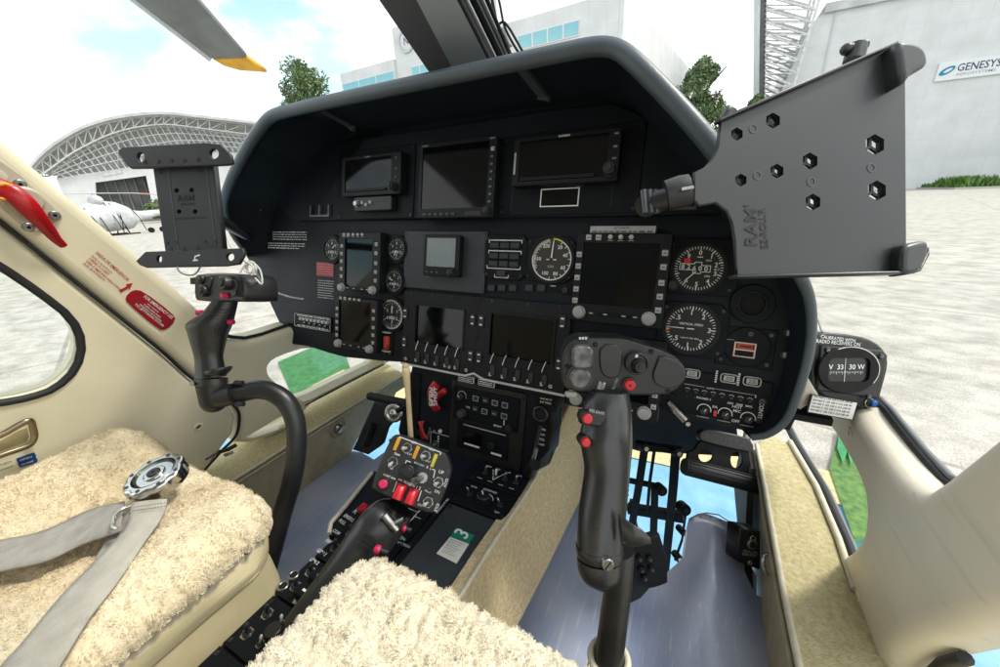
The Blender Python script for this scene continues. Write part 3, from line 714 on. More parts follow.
# small box under it
R=PF.R(354,197,391,210,Z+.014); m_=MB(); m_.rect(PF,R,Z,Z+.014,BLKP,r=.004,bev=.002); d=m_.build('indicator_box',ip)
knob(d,PF,R[0]+.010,(R[1]+R[3])/2,.0055,Z+.014,.007,STEEL,False)
for i in range(3): btn(d,PF,R[0]+.024+i*.011,(R[1]+R[3])/2+.002*(-1)**i,.006,.006,Z+.014,.003,KEY)
# -- top centre large display with a key column right and row below
d,R,S=display((419.5,144.5,492.5,217),(423,148,485.5,207),UP,.018,label='tall upper centre display')
W=R[2]-R[0]; H=R[3]-R[1]
for i in range(8): btn(d,PF,R[2]-.0075,R[3]-H*(.16+.092*i),.0065,.0065,UP+.018,.0015,KEYD if i else KEY,mark='o',mm=DIMW)
for i in range(6): btn(d,PF,R[0]+.018+i*.0125,R[1]+.0065,.009,.0055,UP+.018,.0015,KEYD,mark='-',mm=DIMW)
m_=MB(); m_.rect(PF,(R[2]-.055,R[1]+.003,R[2]-.022,R[1]+.010),UP+.018,UP+.019,BLKP); m_.build('card_slot',d); m_=MB(); m_.text(PF,'GARMIN',R[0]+.013,R[3]-.004,.004,UP+.0182,DIMW,width=.014); m_.text(PF,'MENU',R[2]-.009,R[3]-.004,.004,UP+.0182,DIMW,width=.01); m_.build('display_lettering',d)
knob(d,PF,R[2]-.010,R[1]+.010,.0062,UP+.018,.010,KEYD,False,cap=KEYD)
# -- top right unit
d,R=plateq('equipment_plate',(503,137,637,213.5),UP,UP+.002,PBLK,'right equipment plate',screws=.007)
d,R,S=display((514.5,139,617,180.5),(520.5,142,605.5,176.5),Z,.018,label='wide upper right display unit')
W=R[2]-R[0]; H=R[3]-R[1]
m_=MB(); m_.rect(PF,(S[0]+.004,S[1]+.001,S[2]-.016,S[1]+.006),Z+.018,Z+.0195,PGR2,bev=.0006); m_.text(PF,'GARMIN',(S[0]+S[2])/2+.002,R[3]-.0035,.0045,Z+.0183,WHT,width=.018); m_.build('bottom_trim',d); m_=MB(); m_.rect(PF,(R[0]+.0025,R[1]+H*.25,R[0]+.0055,R[1]+H*.7),Z+.018,Z+.019,DIMW); m_.build('card_slot',d)
for i,f in enumerate((.88,.64,.42)): btn(d,PF,R[2]-.007,R[1]+H*f,.008,.006,Z+.018,.0012,KEYD,mark='=',mm=WHT)
knob(d,PF,R[2]-.010,R[1]+H*.2,.0085,Z+.018,.016,KEYD,False,cap=KEYD)
m_=MB(); R=PF.R(541,189,578,206,Z+.002); m_.prism(PF,[(R[0],R[1]),(R[2],R[1]),(R[2],R[3]),(R[0],R[3])],Z,Z+.002,WHT,holes=[[(R[0]+.0016,R[1]+.0016),(R[2]-.0016,R[1]+.0016),(R[2]-.0016,R[3]-.0016),(R[0]+.0016,R[3]-.0016)]]); m_.rect(PF,(R[0]+.001,R[1]+.001,R[2]-.001,R[3]-.001),Z,Z+.001,SCRN); m_.build('placard_frame',ip,'blank panel in a white frame')
m_=MB(); R=PF.R(513,183,613,184,Z); m_.line(PF,(R[0],R[3]),(R[2],R[3]),.0006,Z+.0004,PGRY); 
m_.line(PF,(R[0],R[3]),(R[0],R[3]-.045),.0006,Z+.0004,PGRY); m_.line(PF,(R[2],R[3]),(R[2],R[3]-.045),.0006,Z+.0004,PGRY)
for x in (538,575,580): a=PF.px(x,185.5,Z); m_.line(PF,(a[0]-.005,a[1]),(a[0]+.005,a[1]),.0018,Z+.0005,DIMW)
m_.build('panel_seam',ip)
# brackets (guards) on each side
def guard(px4,w0):
    R=PF.R(*px4,w0); m_=MB(); m_.prism(PF,[(R[0],R[1]),(R[2],R[1]),(R[2],R[3]),(R[2]-.003,R[3]),(R[2]-.003,R[1]+.004),((R[0]+R[2])/2+.002,R[1]+.004),((R[0]+R[2])/2+.002,R[3]),((R[0]+R[2])/2-.002,R[3]),((R[0]+R[2])/2-.002,R[1]+.004),(R[0]+.003,R[1]+.004),(R[0]+.003,R[3]),(R[0],R[3])],w0,w0+.006,mat('guard metal',(.12,.13,.14),.4,.6)); return m_.build('switch_guard',ip)
guard((312,206,331,217),UP); guard((646,192,696,210),UP)
# -- long ledge shadow gap under the upper row, then the lower row
LW=.004
# left pilot displays
def efis(bp,sp,w0,th,label,nl=5,nr=5,top=5,knobs=True,seed=0):
    d,R,S=display(bp,sp,w0,th,label=label,recess=.003)
    W=R[2]-R[0]; H=R[3]-R[1]; kk=min(W,H)*.062; z=w0+th
    for i in range(nl): btn(d,PF,R[0]+(S[0]-R[0])*.5,R[3]-H*(.24+.132*i),kk,kk,z,.0015,KEY,mark='x',mm=PGRY)
    for i in range(nr): btn(d,PF,R[2]-(R[2]-S[2])*.5,R[3]-H*(.20+.145*i+(.02 if i>1 else 0)),kk,kk,z,.0015,KEY,mark='x',mm=PGRY)
    for i in range(2): btn(d,PF,R[0]+W*(.13+.11*i),R[3]-(R[3]-S[3])*.45,kk,kk,z,.0015,KEY,mark='o',mm=PGRY)
    for i in range(3):
        m_=MB(); m_.cyl(PF,R[0]+W*(.37+.11*i),R[3]-(R[3]-S[3])*.4,kk*.42,z,z+.003,KEY,14,bev=.0005); m_.line(PF,(R[0]+W*(.34+.11*i),R[3]-(R[3]-S[3])*.75),(R[0]+W*(.40+.11*i),R[3]-(R[3]-S[3])*.75),.001,z+.0002,DIMW); m_.build('push_button',d)
    if knobs:
        y=(R[1]+S[1])/2
        for f in (.10,.86): knob(d,PF,R[0]+W*f,y,W*.065,z,.008,mat('knob light grey',(.36,.36,.35),.5,var=.2),False,ribs=12)
        m_=MB(); m_.rect(PF,(R[0]+W*.32,y-.0025,R[0]+W*.68,y+.0025),z,z+.001,PBLK,bev=.0004)
        for f in (.24,.40,.60,.72): m_.rect(PF,(R[0]+W*f-.003,y-.001,R[0]+W*f+.003,y+.001),z+.001,z+.0014,DIMW)
        m_.build('control_strip',d)
    return d,R,S
efis((339,232,379,293),(345,238.5,371.5,288),.001,.022,'upper left flight display')
efis((335.5,296,376,354),(339,299.5,369.5,345),.001,.022,'lower left flight display')
d,R,S=efis((578,233,661.5,329.5),(584,242.5,652.5,309.5),.001,.018,'tall right flight display')
# lower right display partly behind the cyclic
efis((574,331,657,424),(580,341,648,405),.001,.018,'lower right flight display behind the stick head')
# placard over the right display
R=PF.R(592.5,227.5,656,234,.008); m_=MB(); m_.rect(PF,R,.001,.0205,mat('label plate grey',(.33,.34,.36),.5,var=.05)); m_.text(PF,'ALT STATIC',(R[0]+R[2])/2,(R[1]+R[3])/2+.002,.004,.0207,PBLK,width=.022); m_.lines(PF,(R[0]+.003,R[1],R[2]-.003,R[1]+.003),1,.0207,PBLK,.0015); m_.build('placard',ip,'grey ALT STATIC label plate')
# placards left
m_=MB(); R=PF.R(317,262,333.5,277,.0); R=(R[0],R[1],PD(334,270)[0],R[3]); m_.rect(PF,R,.0,.0012,mat('placard red',(.30,.02,.03),.5)); m_.lines(PF,(R[0]+.003,R[1]+.003,R[2]-.002,R[3]-.002),5,.0014,mat('pink print',(.5,.2,.2),.6),.0014,3); m_.build('placard',ip,'small red placard')
m_=MB(); R=PF.R(318,279,333.5,300,0); m_.lines(PF,R,8,.0006,DIMW,.0022,4); m_.build('placard_print',ip)
m_=MB(); 
for q,n_ in (((273,231,307,241),4),((268,242,305,250),3)):
    R=PF.R(*q,0); m_.lines(PF,R,n_,.0006,WHT,.0018,n_,.25)
m_.build('placard_print',ip)
# dials
def dial(cx,cy,rpx,w0=.004,name='dial',label=None,box=None,nt=40,face=DIAL,a0=90,sweep=360,ringm=PGR2,needle=None,nums=(),majors=10,tl=.10,boxc=.012,hands=True,numr=.68,nsize=.16,knobp=None,rim=.0):
    u,v=PF.px(cx,cy,w0); r=(Vector(PF.px(cx+rpx,cy,w0))-Vector((u,v))).length if rpx>0 else -rpx
    m_=MB()
    if box: R=PF.R(*box,w0); m_.prism(PF,cham(*R,boxc),.0005,w0,PBLK,bev=.0012,holes=[circ(u,v,r*1.10,36)]); scr4(m_,PF,(R[0]+.002,R[1]+.002,R[2]-.002,R[3]-.002),.007,w0-.0003,.0022)
    else: m_.ring(PF,u,v,r*1.35,r*1.10,.0005,w0,PBLK)
    m_.ring(PF,u,v,r*1.14,r*1.02,.001,w0+.0015,ringm,36)
    d=m_.build(name,ip,label)
    m_=MB(); m_.cyl(PF,u,v,r*1.03,.0003,w0-.0015,face,36); m_.build('dial_face',d)
    z=w0-.0012; m_=MB()
    for i in range(nt+1):
        a=math.radians(a0-sweep*i/nt); mj=(i%majors==0); l=tl*(1.5 if mj else 1)
        c_,s_=math.cos(a),math.sin(a); m_.line(PF,(u+r*.98*c_,v+r*.98*s_),(u+r*(.98-l)*c_,v+r*(.98-l)*s_),r*(.045 if mj else .028),z,WHT)
    for (t,ang) in nums:
        a=math.radians(ang); m_.text(PF,t,u+r*numr*math.cos(a),v+r*numr*math.sin(a),r*nsize*2.0,z,WHT)
    m_.build('dial_marking',d)
    return d,u,v,r,z
def needle(d,u,v,ang,l,wd,z,m=WHT,tail=.2):
    a=math.radians(ang); c_,s_=math.cos(a),math.sin(a); m_=MB()
    P=[(u-c_*l*tail-s_*wd,v-s_*l*tail+c_*wd),(u-c_*l*tail+s_*wd,v-s_*l*tail-c_*wd),(u+c_*l*.9+s_*wd*.6,v+s_*l*.9-c_*wd*.6),(u+c_*l,v+s_*l),(u+c_*l*.9-s_*wd*.6,v+s_*l*.9+c_*wd*.6)]
    m_.prism(PF,P,z,z+.0008,m); m_.cyl(PF,u,v,wd*2.2,z+.0002,z+.0016,DIAL,14); return m_.build('needle',d)
# small standby dials, left column
for cx,cy,r_,lab,an in ((331.5,249,7.5,'small round dial half behind the upper left display',40),(396,249,8.2,'upper small round dial',250),(393.5,281,8.2,'middle small round dial',160),(391.5,314.5,10,'lower small round compass dial',90)):
    d,u,v,r,z=dial(cx,cy,r_,.006,'small_dial',lab,nt=24,majors=4,tl=.16,nums=[(str(k),90-k*60) for k in range(6)],numr=.55,nsize=.17,ringm=(STEEL if cy>300 else PGR2))
    needle(d,u,v,an,r*.7,r*.05,z+.0003)
    m_=MB(); m_.rect(PF,(u-r*.3,v-r*.38,u+r*.3,v-r*.15),z,z+.0003,DIMW); m_.build('dial_window',d)
# torque / airspeed dial, grey face
d,u,v,r,z=dial(551,259.5,20.5,.004,'round_gauge','grey faced airspeed dial with white and yellow arc',(525.5,236,573.5,284),nt=1,majors=1,tl=0,face=DIALG,nums=[('20',57),('40',18),('60',-30),('80',-68),('100',-113),('150',178),('200',115)],numr=.70,nsize=.12,boxc=.014)
m_=MB(); m_.arc(PF,u,v,r*.96,64,-90,r*.05,z,WHT,30); m_.arc(PF,u,v,r*.96,-90,-190,r*.06,z,WHT,24); m_.arc(PF,u,v,r*.97,88,62,r*.07,z,YEL,8)
for i in range(30):
    a=math.radians(100+i*110/29); q=.98-(.16 if i%3 else .22); m_.line(PF,(u+r*.98*math.cos(a),v+r*.98*math.sin(a)),(u+r*q*math.cos(a),v+r*q*math.sin(a)),r*.025,z+.0001,WHT)
for i in range(9):
    a=math.radians(60-i*19); m_.line(PF,(u+r*.95*math.cos(a),v+r*.95*math.sin(a)),(u+r*.82*math.cos(a),v+r*.82*math.sin(a)),r*.03,z+.0001,WHT)
m_.text(PF,'KIAS',u,v-r*.32,r*.16,z,DIMW); m_.line(PF,(u-r*.25,v),(u+r*.25,v),r*.05,z,WHT); m_.build('scale_arc',d)
needle(d,u,v,86,r*.93,r*.035,z+.0004,tail=.02)
# altimeter
d,u,v,r,z=dial(698.5,268.3,25.8,.006,'altimeter','altimeter dial with counter window reading 82600 and red flag',(667,238,736,297.5),nt=50,majors=5,tl=.12,nums=[('0',90),('1',52),('2',15),('3',-17),('4',-52),('5',-90),('6',-128),('9',130)],numr=.70,nsize=.14)
m_=MB(); k=r
P=[(-.72,-.05),(-.16,-.05),(-.16,-.2),(.16,-.2),(.16,-.12),(.52,-.12),(.52,.16),(.16,.16),(.16,.30),(-.12,.30),(-.12,.22),(-.72,.22)]
P=[(u+a*k-.05*k,v+b*k-.03*k) for a,b in P]
for i in range(len(P)): m_.line(PF,P[i],P[(i+1)%len(P)],r*.03,z+.0003,WHT)
m_.prism(PF,inset(ccw(P),r*.02),z-.0002,z+.0001,DIAL)
for i,ch in enumerate('82600'): m_.text(PF,ch,u-.60*k+i*.235*k-.04*k,v+(.06 if i<2 else .0)*k,.30*k,z+.0004,WHT)
m_.text(PF,'ALT',u+.72*k,v-.02*k,.13*k,z+.0003,WHT); m_.text(PF,'1013',u+.35*k,v+.36*k,.12*k,z+.0003,WHT); m_.text(PF,'2996',u+.38*k,v-.33*k,.12*k,z+.0003,WHT); m_.line(PF,(u-.1*k,v+.5*k),(u+.12*k,v+.5*k),r*.04,z+.0003,WHT); m_.build('counter_window',d)
m_=MB(); m_.rect(PF,(u-.62*k,v+.24*k,u-.36*k,v+.42*k),z+.0004,z+.0012,mat('flag red',(.75,.01,.01),.5)); m_.build('warning_flag',d,'red warning flag')
needle(d,u-.05*k,v-.1*k,228,r*.72,r*.025,z+.0016,tail=.0)
knob(d,PF,u-.95*k,v-.80*k,.0068,.006,.010,BLKP,False)
# vertical speed
d,u,v,r,z=dial(690.5,328.8,26.2,.006,'vertical_speed_dial','vertical speed dial with horizontal white needle and orange mark',(661,300,724,361),nt=48,majors=4,tl=.12,a0=180,nums=[('1',95),('2',52),('3',0),('2',-50),('1',-95),('.5',140),('.5',-140)],numr=.72,nsize=.15)
m_=MB(); m_.text(PF,'VERTICAL SPEED',u,v+.2*r,.14*r,z+.0003,WHT,width=.95*r); m_.text(PF,'1000 FT PER MIN',u,v-.42*r,.08*r,z+.0003,WHT,width=.75*r); m_.prism(PF,[(u-.98*r,v-.02*r),(u-.8*r,v-.08*r),(u-.98*r,v-.2*r)],z,z+.0004,mat('orange mark',(.8,.2,.02),.5)); m_.build('dial_lettering',d)
needle(d,u-.2*r,v,180,r*.62,r*.025,z+.0006,tail=.55)
# blank round instrument hole and air outlet
u,v=PD(752,304); r=.5*(Vector(PD(775,304))-Vector(PD(729,304))).length
m_=MB(); m_.ring(PF,u,v,r,r*.62,.0005,.006,PBLK,40,bev=.001); m_.torus(PF,u,v,r*.62,r*.06,.006,PGR2); m_.cyl(PF,u,v,r*.61,-.015,.0012,mat('deep black',(.002,.002,.002),.8,var=0),36); m_.build('air_outlet',ip,'empty round black socket')
u,v=PD(746.5,346.5); r=.5*(Vector(PD(772,346.5))-Vector(PD(722,346.5))).length
R=PF.R(720,325,772,371,.003)
m_=MB(); m_.rect(PF,R,.0005,.003,PBLK,bev=.001); m_.cyl(PF,u,v,r*.93,.003,.0055,PBLK,40,bev=.001); scr4(m_,PF,R,.007,.003)
a,b=PF.px(744.5,350,.0055); w_=.0125
m_.prism(PF,[(a-w_,b-.010),(a+w_,b-.010),(a+w_,b+.010),(a-w_,b+.010)],.0055,.0065,mat('indicator frame',(.7,.5,.42),.5),holes=[[(a-w_+.0018,b-.0085),(a+w_-.0018,b-.0085),(a+w_-.0018,b-.001),(a-w_+.0018,b-.001)],[(a-w_+.0018,b+.001),(a+w_-.0018,b+.001),(a+w_-.0018,b+.0085),(a-w_+.0018,b+.0085)]])
m_.prism(PF,[(a-.009,b+.0015),(a+.009,b+.0015),(a+.009,b+.008),(a-.009,b+.008)],.0055,.006,mat('indicator orange red',(.45,.05,.02),.5))
m_.line(PF,(a-.006,b+.0048),(a+.008,b+.0048),.0018,.0062,PBLK)
m_.lines(PF,(u-.026,v+.006,u-.016,v+.009),1,.0058,DIMW); screw(m_,PF,u+.002,v+r*.62,.003,.0055,.0068); m_.build('warning_annunciator',ip,'blank round plate with small orange red indicator')
# three slanted white marks and two small lamps at the far right edge
m_=MB()
for i in range(3): a=PD(788+i*2.5,296-i*2.2); b=PD(802+i*1.5,311-i*3.5); m_.line(PF,a,b,.0012,.0008,WHT)
for q in ((788.5,333),(784.5,355)): a=PD(*q); m_.cyl(PF,*a,.005,0,.002,KEYD,12); m_.rect(PF,(a[0]-.002,a[1]-.003,a[0]+.001,a[1]+.003),.002,.0025,DIMW)
m_.build('edge_marking',ip)
# -- GPS unit on grey plate
d0,R=plateq('equipment_plate',(405,231,483.5,294),.0005,.005,PGRY,'flat charcoal plate',screws=.005,r=.002)
d,R,S=display((424.5,234.5,458,277.5),(426.5,237.5,454.5,267.5),.005,.014,label='small display unit with pale grey screen')
d.children[0].data.materials[0]=mat('pale lcd screen',(.19,.235,.25),.25,var=.05)
for f in (.12,.27,.42): btn(d,PF,R[0]+(R[2]-R[0])*f,R[1]+.007,.005,.003,.019,.0015,KEYD,mark='o',mm=WHT)
knob(d,PF,R[2]-.012,R[1]+.008,.0062,.019,.012,KEYD,False,cap=KEYD)
# -- switch panel with twelve square keys
R=PF.R(485,234.5,524.5,281,.005); m_=MB(); m_.prism(PF,cham(*R,.010),.0005,.005,PBLK,bev=.001); scr4(m_,PF,R,.008,.005,.0022); d=m_.build('key_panel',ip,'panel of square keys in white brackets')
W=R[2]-R[0];H=R[3]-R[1]; kw=W*.21
rows=((.88,.72),(.60,.60),(.60,.44)); z=.0052
for fy in (.76,.52,.35):
    for fx in (.26,.50,.74): btn(d,PF,R[0]+W*fx,R[1]+H*fy,kw,H*.13,.005,.004,KEYD,'square_key')
btn(d,PF,R[0]+W*.46,R[1]+H*.14,kw,H*.13,.005,.004,KEYD,'square_key')
m_=MB()
for y0,dy,x0,x1 in ((.875,-1,.12,.88),(.64,-1,.12,.88),(.245,1,.10,.88),(.045,1,.30,.62)):
    y=R[1]+H*y0; a=R[0]+W*x0; b=R[0]+W*x1; m_.line(PF,(a,y),(b,y),.0014,z,WHT); m_.line(PF,(a,y),(a,y+dy*.005),.0012,z,WHT); m_.line(PF,(b,y),(b,y+dy*.005),.0012,z,WHT)
    for f in (.25,.5,.75): m_.line(PF,(a+(b-a)*f-.005,y),(a+(b-a)*f+.005,y),.0026,z+.0002,DIMW)
m_.build('key_panel_marking',d)
# row of annunciator keys under it
for x in (491,501.5,512.5,529,541):
    u,v=PF.px(x,288,.004); btn(ip,PF,u,v,.0145,.0125,.0005,.005,KEYD,'square_key')
m_=MB(); R=PF.R(549,283,573,293,.003); m_.rect(PF,R,.0005,.003,PBLK,bev=.0006); u,v=PF.px(565,290,.003); m_.cyl(PF,u,v,.005,.003,.005,DSTEEL,14); m_.rect(PF,(R[0]+.003,R[1]+.008,R[0]+.012,R[1]+.010),.003,.0034,DIMW); m_.build('dimmer_panel',ip)
# -- double centre display unit
RB=PF.R(401,291,569,391,.010); vt=PF.px(480,296.8,.010)[1]; vbm=PF.px(480,376.5,.010)[1]
R=(PF.px(403,330,.01)[0],vbm,PF.px(569,340,.01)[0],vt)
S1=PF.R(415.5,303,463.5,350,.010); S2=PF.R(490.5,312,552.5,368,.010)
a=(S1[1]+S2[1])/2; b=(S1[3]+S2[3])/2
S1=(S1[0],a,S1[2],b); S2=(S2[0],a,S2[2],b)
m_=MB(); m_.prism(PF,rrect(*R,.004),.0008,.010,PGR2,bev=.0012,holes=[rrect(*S1,.003),rrect(*S2,.003)])
W=R[2]-R[0];H=R[3]-R[1]; mid=(S1[2]+S2[0])/2; m_.line(PF,(mid,R[1]),(mid,R[3]),.0008,.0102,PBLK)
for f in (.06,.20,.33,.58,.78,.94): screw(m_,PF,R[0]+W*f,R[3]-.005,.0024,.010,.0112)
for f in (.03,.34,.45,.93): screw(m_,PF,R[0]+W*f,R[1]+.007,.0036,.010,.0116,STEEL)
cd=m_.build('twin_display',ip,'wide twin centre display bezel')
for S,q in ((S1,0),(S2,1)):
    m_=MB(); m_.prism(PF,rrect(*S,.003),.0105,.0125,PGR2,holes=[rrect(S[0]+.003,S[1]+.003,S[2]-.003,S[3]-.003,.002)]) ; m_.rect(PF,(S[0],S[1],S[2],S[3]),.0055,.0075,SCRN); m_.build('screen',cd)
for x,f in ((R[0]+.006,.68),(R[0]+.006,.28),(mid-.009,.70),(mid+.009,.70),(mid-.009,.24),(mid+.009,.24),(R[2]-.013,.80),(R[2]-.013,.32)):
    o=btn(cd,PF,x,R[1]+H*f,.010,.022,.010,.003,KEYD,'rocker_key',r=.002)
m_=MB()
for x,f in ((R[0]+.006,.68),(R[0]+.006,.28),(mid-.009,.70),(mid+.009,.70),(mid-.009,.24),(mid+.009,.24),(R[2]-.013,.80),(R[2]-.013,.32)):
    for s in (-1,1): m_.rect(PF,(x-.0028,R[1]+H*f+s*.006-.0012,x+.0028,R[1]+H*f+s*.006+.0012),.0131,.0134,WHT)
m_.build('rocker_marking',cd)
for S in (S1,S2):
    n_=5
    for i in range(n_):
        x=S[0]+(S[2]-S[0])*(.07+.2*i); btn(cd,PF,x+.004,R[1]+.016,.0085,.018,.010,.003,KEYD,'line_key',r=.002)
        m_=MB(); y0=S[1]+.002; m_.tube([PF.W(x+.0045,y0+.004,.0125),PF.W(x+.001,y0-.006,.0135),PF.W(x-.001,y0-.014,.0135)],.0008,WHT,6); m_.rect(PF,(x-.003,R[1]+.005,x+.002,R[1]+.011),.0101,.0125,KEY,bev=.0004); m_.build('key_guard',cd)
m_=MB(); m_.rect(PF,(mid-.012,R[3]-.008,mid+.006,R[3]-.001),.0098,.0108,mat('deep black',(.002,.002,.002))); m_.rect(PF,(mid-.014,R[1]+.001,mid+.010,R[1]+.007),.0098,.0108,MATS['deep black']); m_.build('latch_slot',cd); m_=MB(); m_.rect(PF,(mid-.004,R[1]+H*.5-.003,mid+.004,R[1]+H*.5+.003),.0098,.0108,MATS['deep black']); m_.build('latch_slot',cd)
m_=MB(); m_.bar(PF.W(R[0]-.002,R[1]-.004,.010),PF.W(mid-.02,R[1]-.004,.010),.0035,.0035,mat('light trim',(.5,.51,.5),.45),up=PF.n); m_.bar(PF.W(mid+.02,R[1]-.004,.010),PF.W(R[2]+.002,R[1]-.004,.010),.0035,.0035,MATS['light trim'],up=PF.n)
m_.bar(PF.W(mid-.02,R[1]-.004,.010),PF.W(mid,R[1]+.004,.010),.0035,.0035,MATS['light trim'],up=PF.n); m_.bar(PF.W(mid,R[1]+.004,.010),PF.W(mid+.02,R[1]-.004,.010),.0035,.0035,MATS['light trim'],up=PF.n); m_.build('light_trim',cd)
for x0 in (mid-.038,mid+.002+.004):
    m_=MB(); RR=(x0,R[1]-.018,x0+.034,R[1]-.007); m_.prism(PF,[(RR[0],RR[1]),(RR[2],RR[1]),(RR[2],RR[3]),(RR[0],RR[3])],.001,.004,WHT); m_.rect(PF,(RR[0]+.001,RR[1]+.001,RR[2]-.001,RR[3]-.001),.004,.0044,PBLK); m_.lines(PF,(RR[0]+.003,RR[1]+.002,RR[2]-.003,RR[3]-.002),2,.0047,WHT,.0018,5); m_.build('placard',ip,'small white bordered placard below the twin display')
# audio panel lower left
d,R=plateq('switch_panel',(294,312,331,333),.0005,.004,PBLK,'small switch panel at the lower left of the instrument panel',screws=0)
W=R[2]-R[0];H=R[3]-R[1]
m_=MB(); P=rrect(R[0]+.002,R[1]+.002,R[2]-.002,R[3]-.002,.003); 
m_.prism(PF,P,.004,.0045,DIMW,holes=[inset(ccw(P),.0015)])
m_.lines(PF,(R[0]+W*.1,R[1]+H*.78,R[2]-W*.05,R[1]+H*.9),1,.0045,WHT,.002,1); m_.lines(PF,(R[0]+W*.1,R[1]+H*.12,R[2]-W*.05,R[1]+H*.2),1,.0045,WHT,.002,2); m_.build('panel_marking',d)
for i in range(8): knob(d,PF,R[0]+W*(.22+.1*i),R[1]+H*.64,.0038,.004,.006,KEY,True,'selector_knob')
for i in range(5): toggle(d,PF,R[0]+W*(.3+.14*i),R[1]+H*.33,.0035,.004,.008,-90)
# red guarded switch
u,v=PD(388.6,341.5); m_=MB(); m_.rect(PF,(u-.014,v-.030,u+.014,v+.030),.0005,.003,PBLK,r=.004,bev=.001); scr4(m_,PF,(u-.014,v-.030,u+.014,v+.030),.006,.003,.0035); d=m_.build('guarded_switch',ip)
m_=MB(); m_.rect(PF,(u-.006,v-.016,u+.006,v+.012),.003,.011,mat('switch cover red',(.42,.05,.03),.4),bev=.003); m_.build('switch_cover',d,'red switch cover')
for s in (-1,1): m_=MB(); m_.bar(PF.W(u-.010,v+s*.020,.006),PF.W(u+.010,v+s*.020,.006),.003,.006,DIMW,up=PF.n); m_.build('guard_rail',d)
# radio control panels lower right
d,R=plateq('lamp_panel',(659,366,772,398),.0005,.004,PBLK,'strip with three lit caption keys',screws=0)
vt=PF.px(770,372,.004)[1]; vb_=PF.px(700,388,.004)[1]
for x,y in ((692,373.5),(729,378.5),(752,381.5)):
    u,v=PF.px(x,y,.005); m_=MB(); P=rrect(u-.0105,v-.0065,u+.0105,v+.0065,.004); m_.prism(PF,P,.004,.006,DIMW,holes=[inset(ccw(P),.0014)]); m_.rect(PF,(u-.0065,v-.0038,u+.0065,v+.0038),.004,.0065,KEY,bev=.0008); m_.text(PF,'ZZ',u,v,.006,.0067,PGRY,width=.009)
    m_.build('caption_key',d)
    m_=MB()
    for i in range(6): m_.rect(PF,(u-.0165,v-.0085+i*.003,u-.014,v-.0067+i*.003),.0041,.0044,WHT)
    m_.build('caption_marking',d)
R=(PF.px(663,380,.003)[0],PF.px(742,423,.003)[1],PF.px(770,400,.003)[0],PF.px(716,388,.003)[1])
m_=MB(); m_.rect(PF,R,.0005,.0032,PBLK,bev=.001); scr4(m_,PF,(R[0],R[1],R[2],R[3]),.008,.0032,.004); d=m_.build('audio_control_panel',ip,'audio control panel with small knobs and a red lamp')
z=.0034; m_=MB()
a=PF.px(684,384,z); b=PF.px(756,394.5,z); yy=(a[1]+b[1])/2; m_.line(PF,(a[0],yy),(b[0],yy),.0011,z,WHT); m_.rect(PF,(a[0]*.62+b[0]*.38-.007,yy-.002,a[0]*.62+b[0]*.38+.005,yy+.002),z+.0001,z+.0002,PBLK); m_.text(PF,'ON',a[0]*.62+b[0]*.38,yy,.0055,z+.0003,WHT); m_.line(PF,(b[0],yy),(b[0],yy-.004),.001,z,WHT)
for i,t in enumerate(('.','.','PHONES 3','','','ADF','DME','MKR')):
    x=a[0]+(b[0]-a[0])*(.06+.125*i); m_.arc(PF,x,yy-.009,.0036,150,30,.001,z,DIMW,8); t and m_.text(PF,t,x,yy-.017,.0040,z,WHT)
m_.text(PF,'CONTR',R[2]-.008,(R[1]+R[3])/2,.007,z,WHT,ang=-90)
KN=((704,410),(725,414),(748,418.5))
for q in KN: u,v=PF.px(*q,z); m_.arc(PF,u,v,.0085,190,-10,.0012,z,WHT,14); m_.lines(PF,(u-.008,v-.012,u+.008,v-.009),1,z,DIMW,.0014,7)
for q,t in (((715,407),'PA'),((737,407),'HOT'),((737,411),'MIC'),((735.5,421),'OFF')): u,v=PF.px(*q,z); m_.text(PF,t,u,v,.0055,z,WHT)
m_.build('panel_lettering',d)
for q in KN: u,v=PF.px(*q,z); knob(d,PF,u,v,.0052,.0032,.009,BLKP,True,ang=60)
for i in range(8): x=a[0]+(b[0]-a[0])*(.06+.125*i); m_=MB(); m_.cyl(PF,x,yy-.0095,.0024,.0032,.006,BLKP,12,bev=.0004); m_.build('push_knob',d)
u,v=PF.px(715,413,z); m_=MB(); m_.rect(PF,(u-.0018,v-.004,u+.0018,v+.004),.0032,.0062,mat('lamp red',(.7,.02,.06),.4)); m_.build('warning_lamp',d,'red lamp')
u,v=PF.px(669,401,z); m_=MB(); m_.cyl(PF,u,v,.013,.0032,.006,PBLK,24,bev=.001); m_.text(PF,'OFF',u-.018,v+.012,.0055,z,WHT)
m_.tube([PF.W(u,v,.010),PF.W(u+.012,v-.010,.014),PF.W(u+.025,v-.020,.016)],[.004,.005,.0055],STEEL,10); m_.build('selector_lever',d)
for q in ((700,422.5),(626,402),(688,422)): pass
m_=MB()
for q in ((652,416),(688,424),(748,436)): 
    u,v=PF.px(*q,.001); m_.cyl(PF,u,v,.0032,.0,.0025,STEEL,10)
m_.build('panel_bolt',ip,kind='stuff')
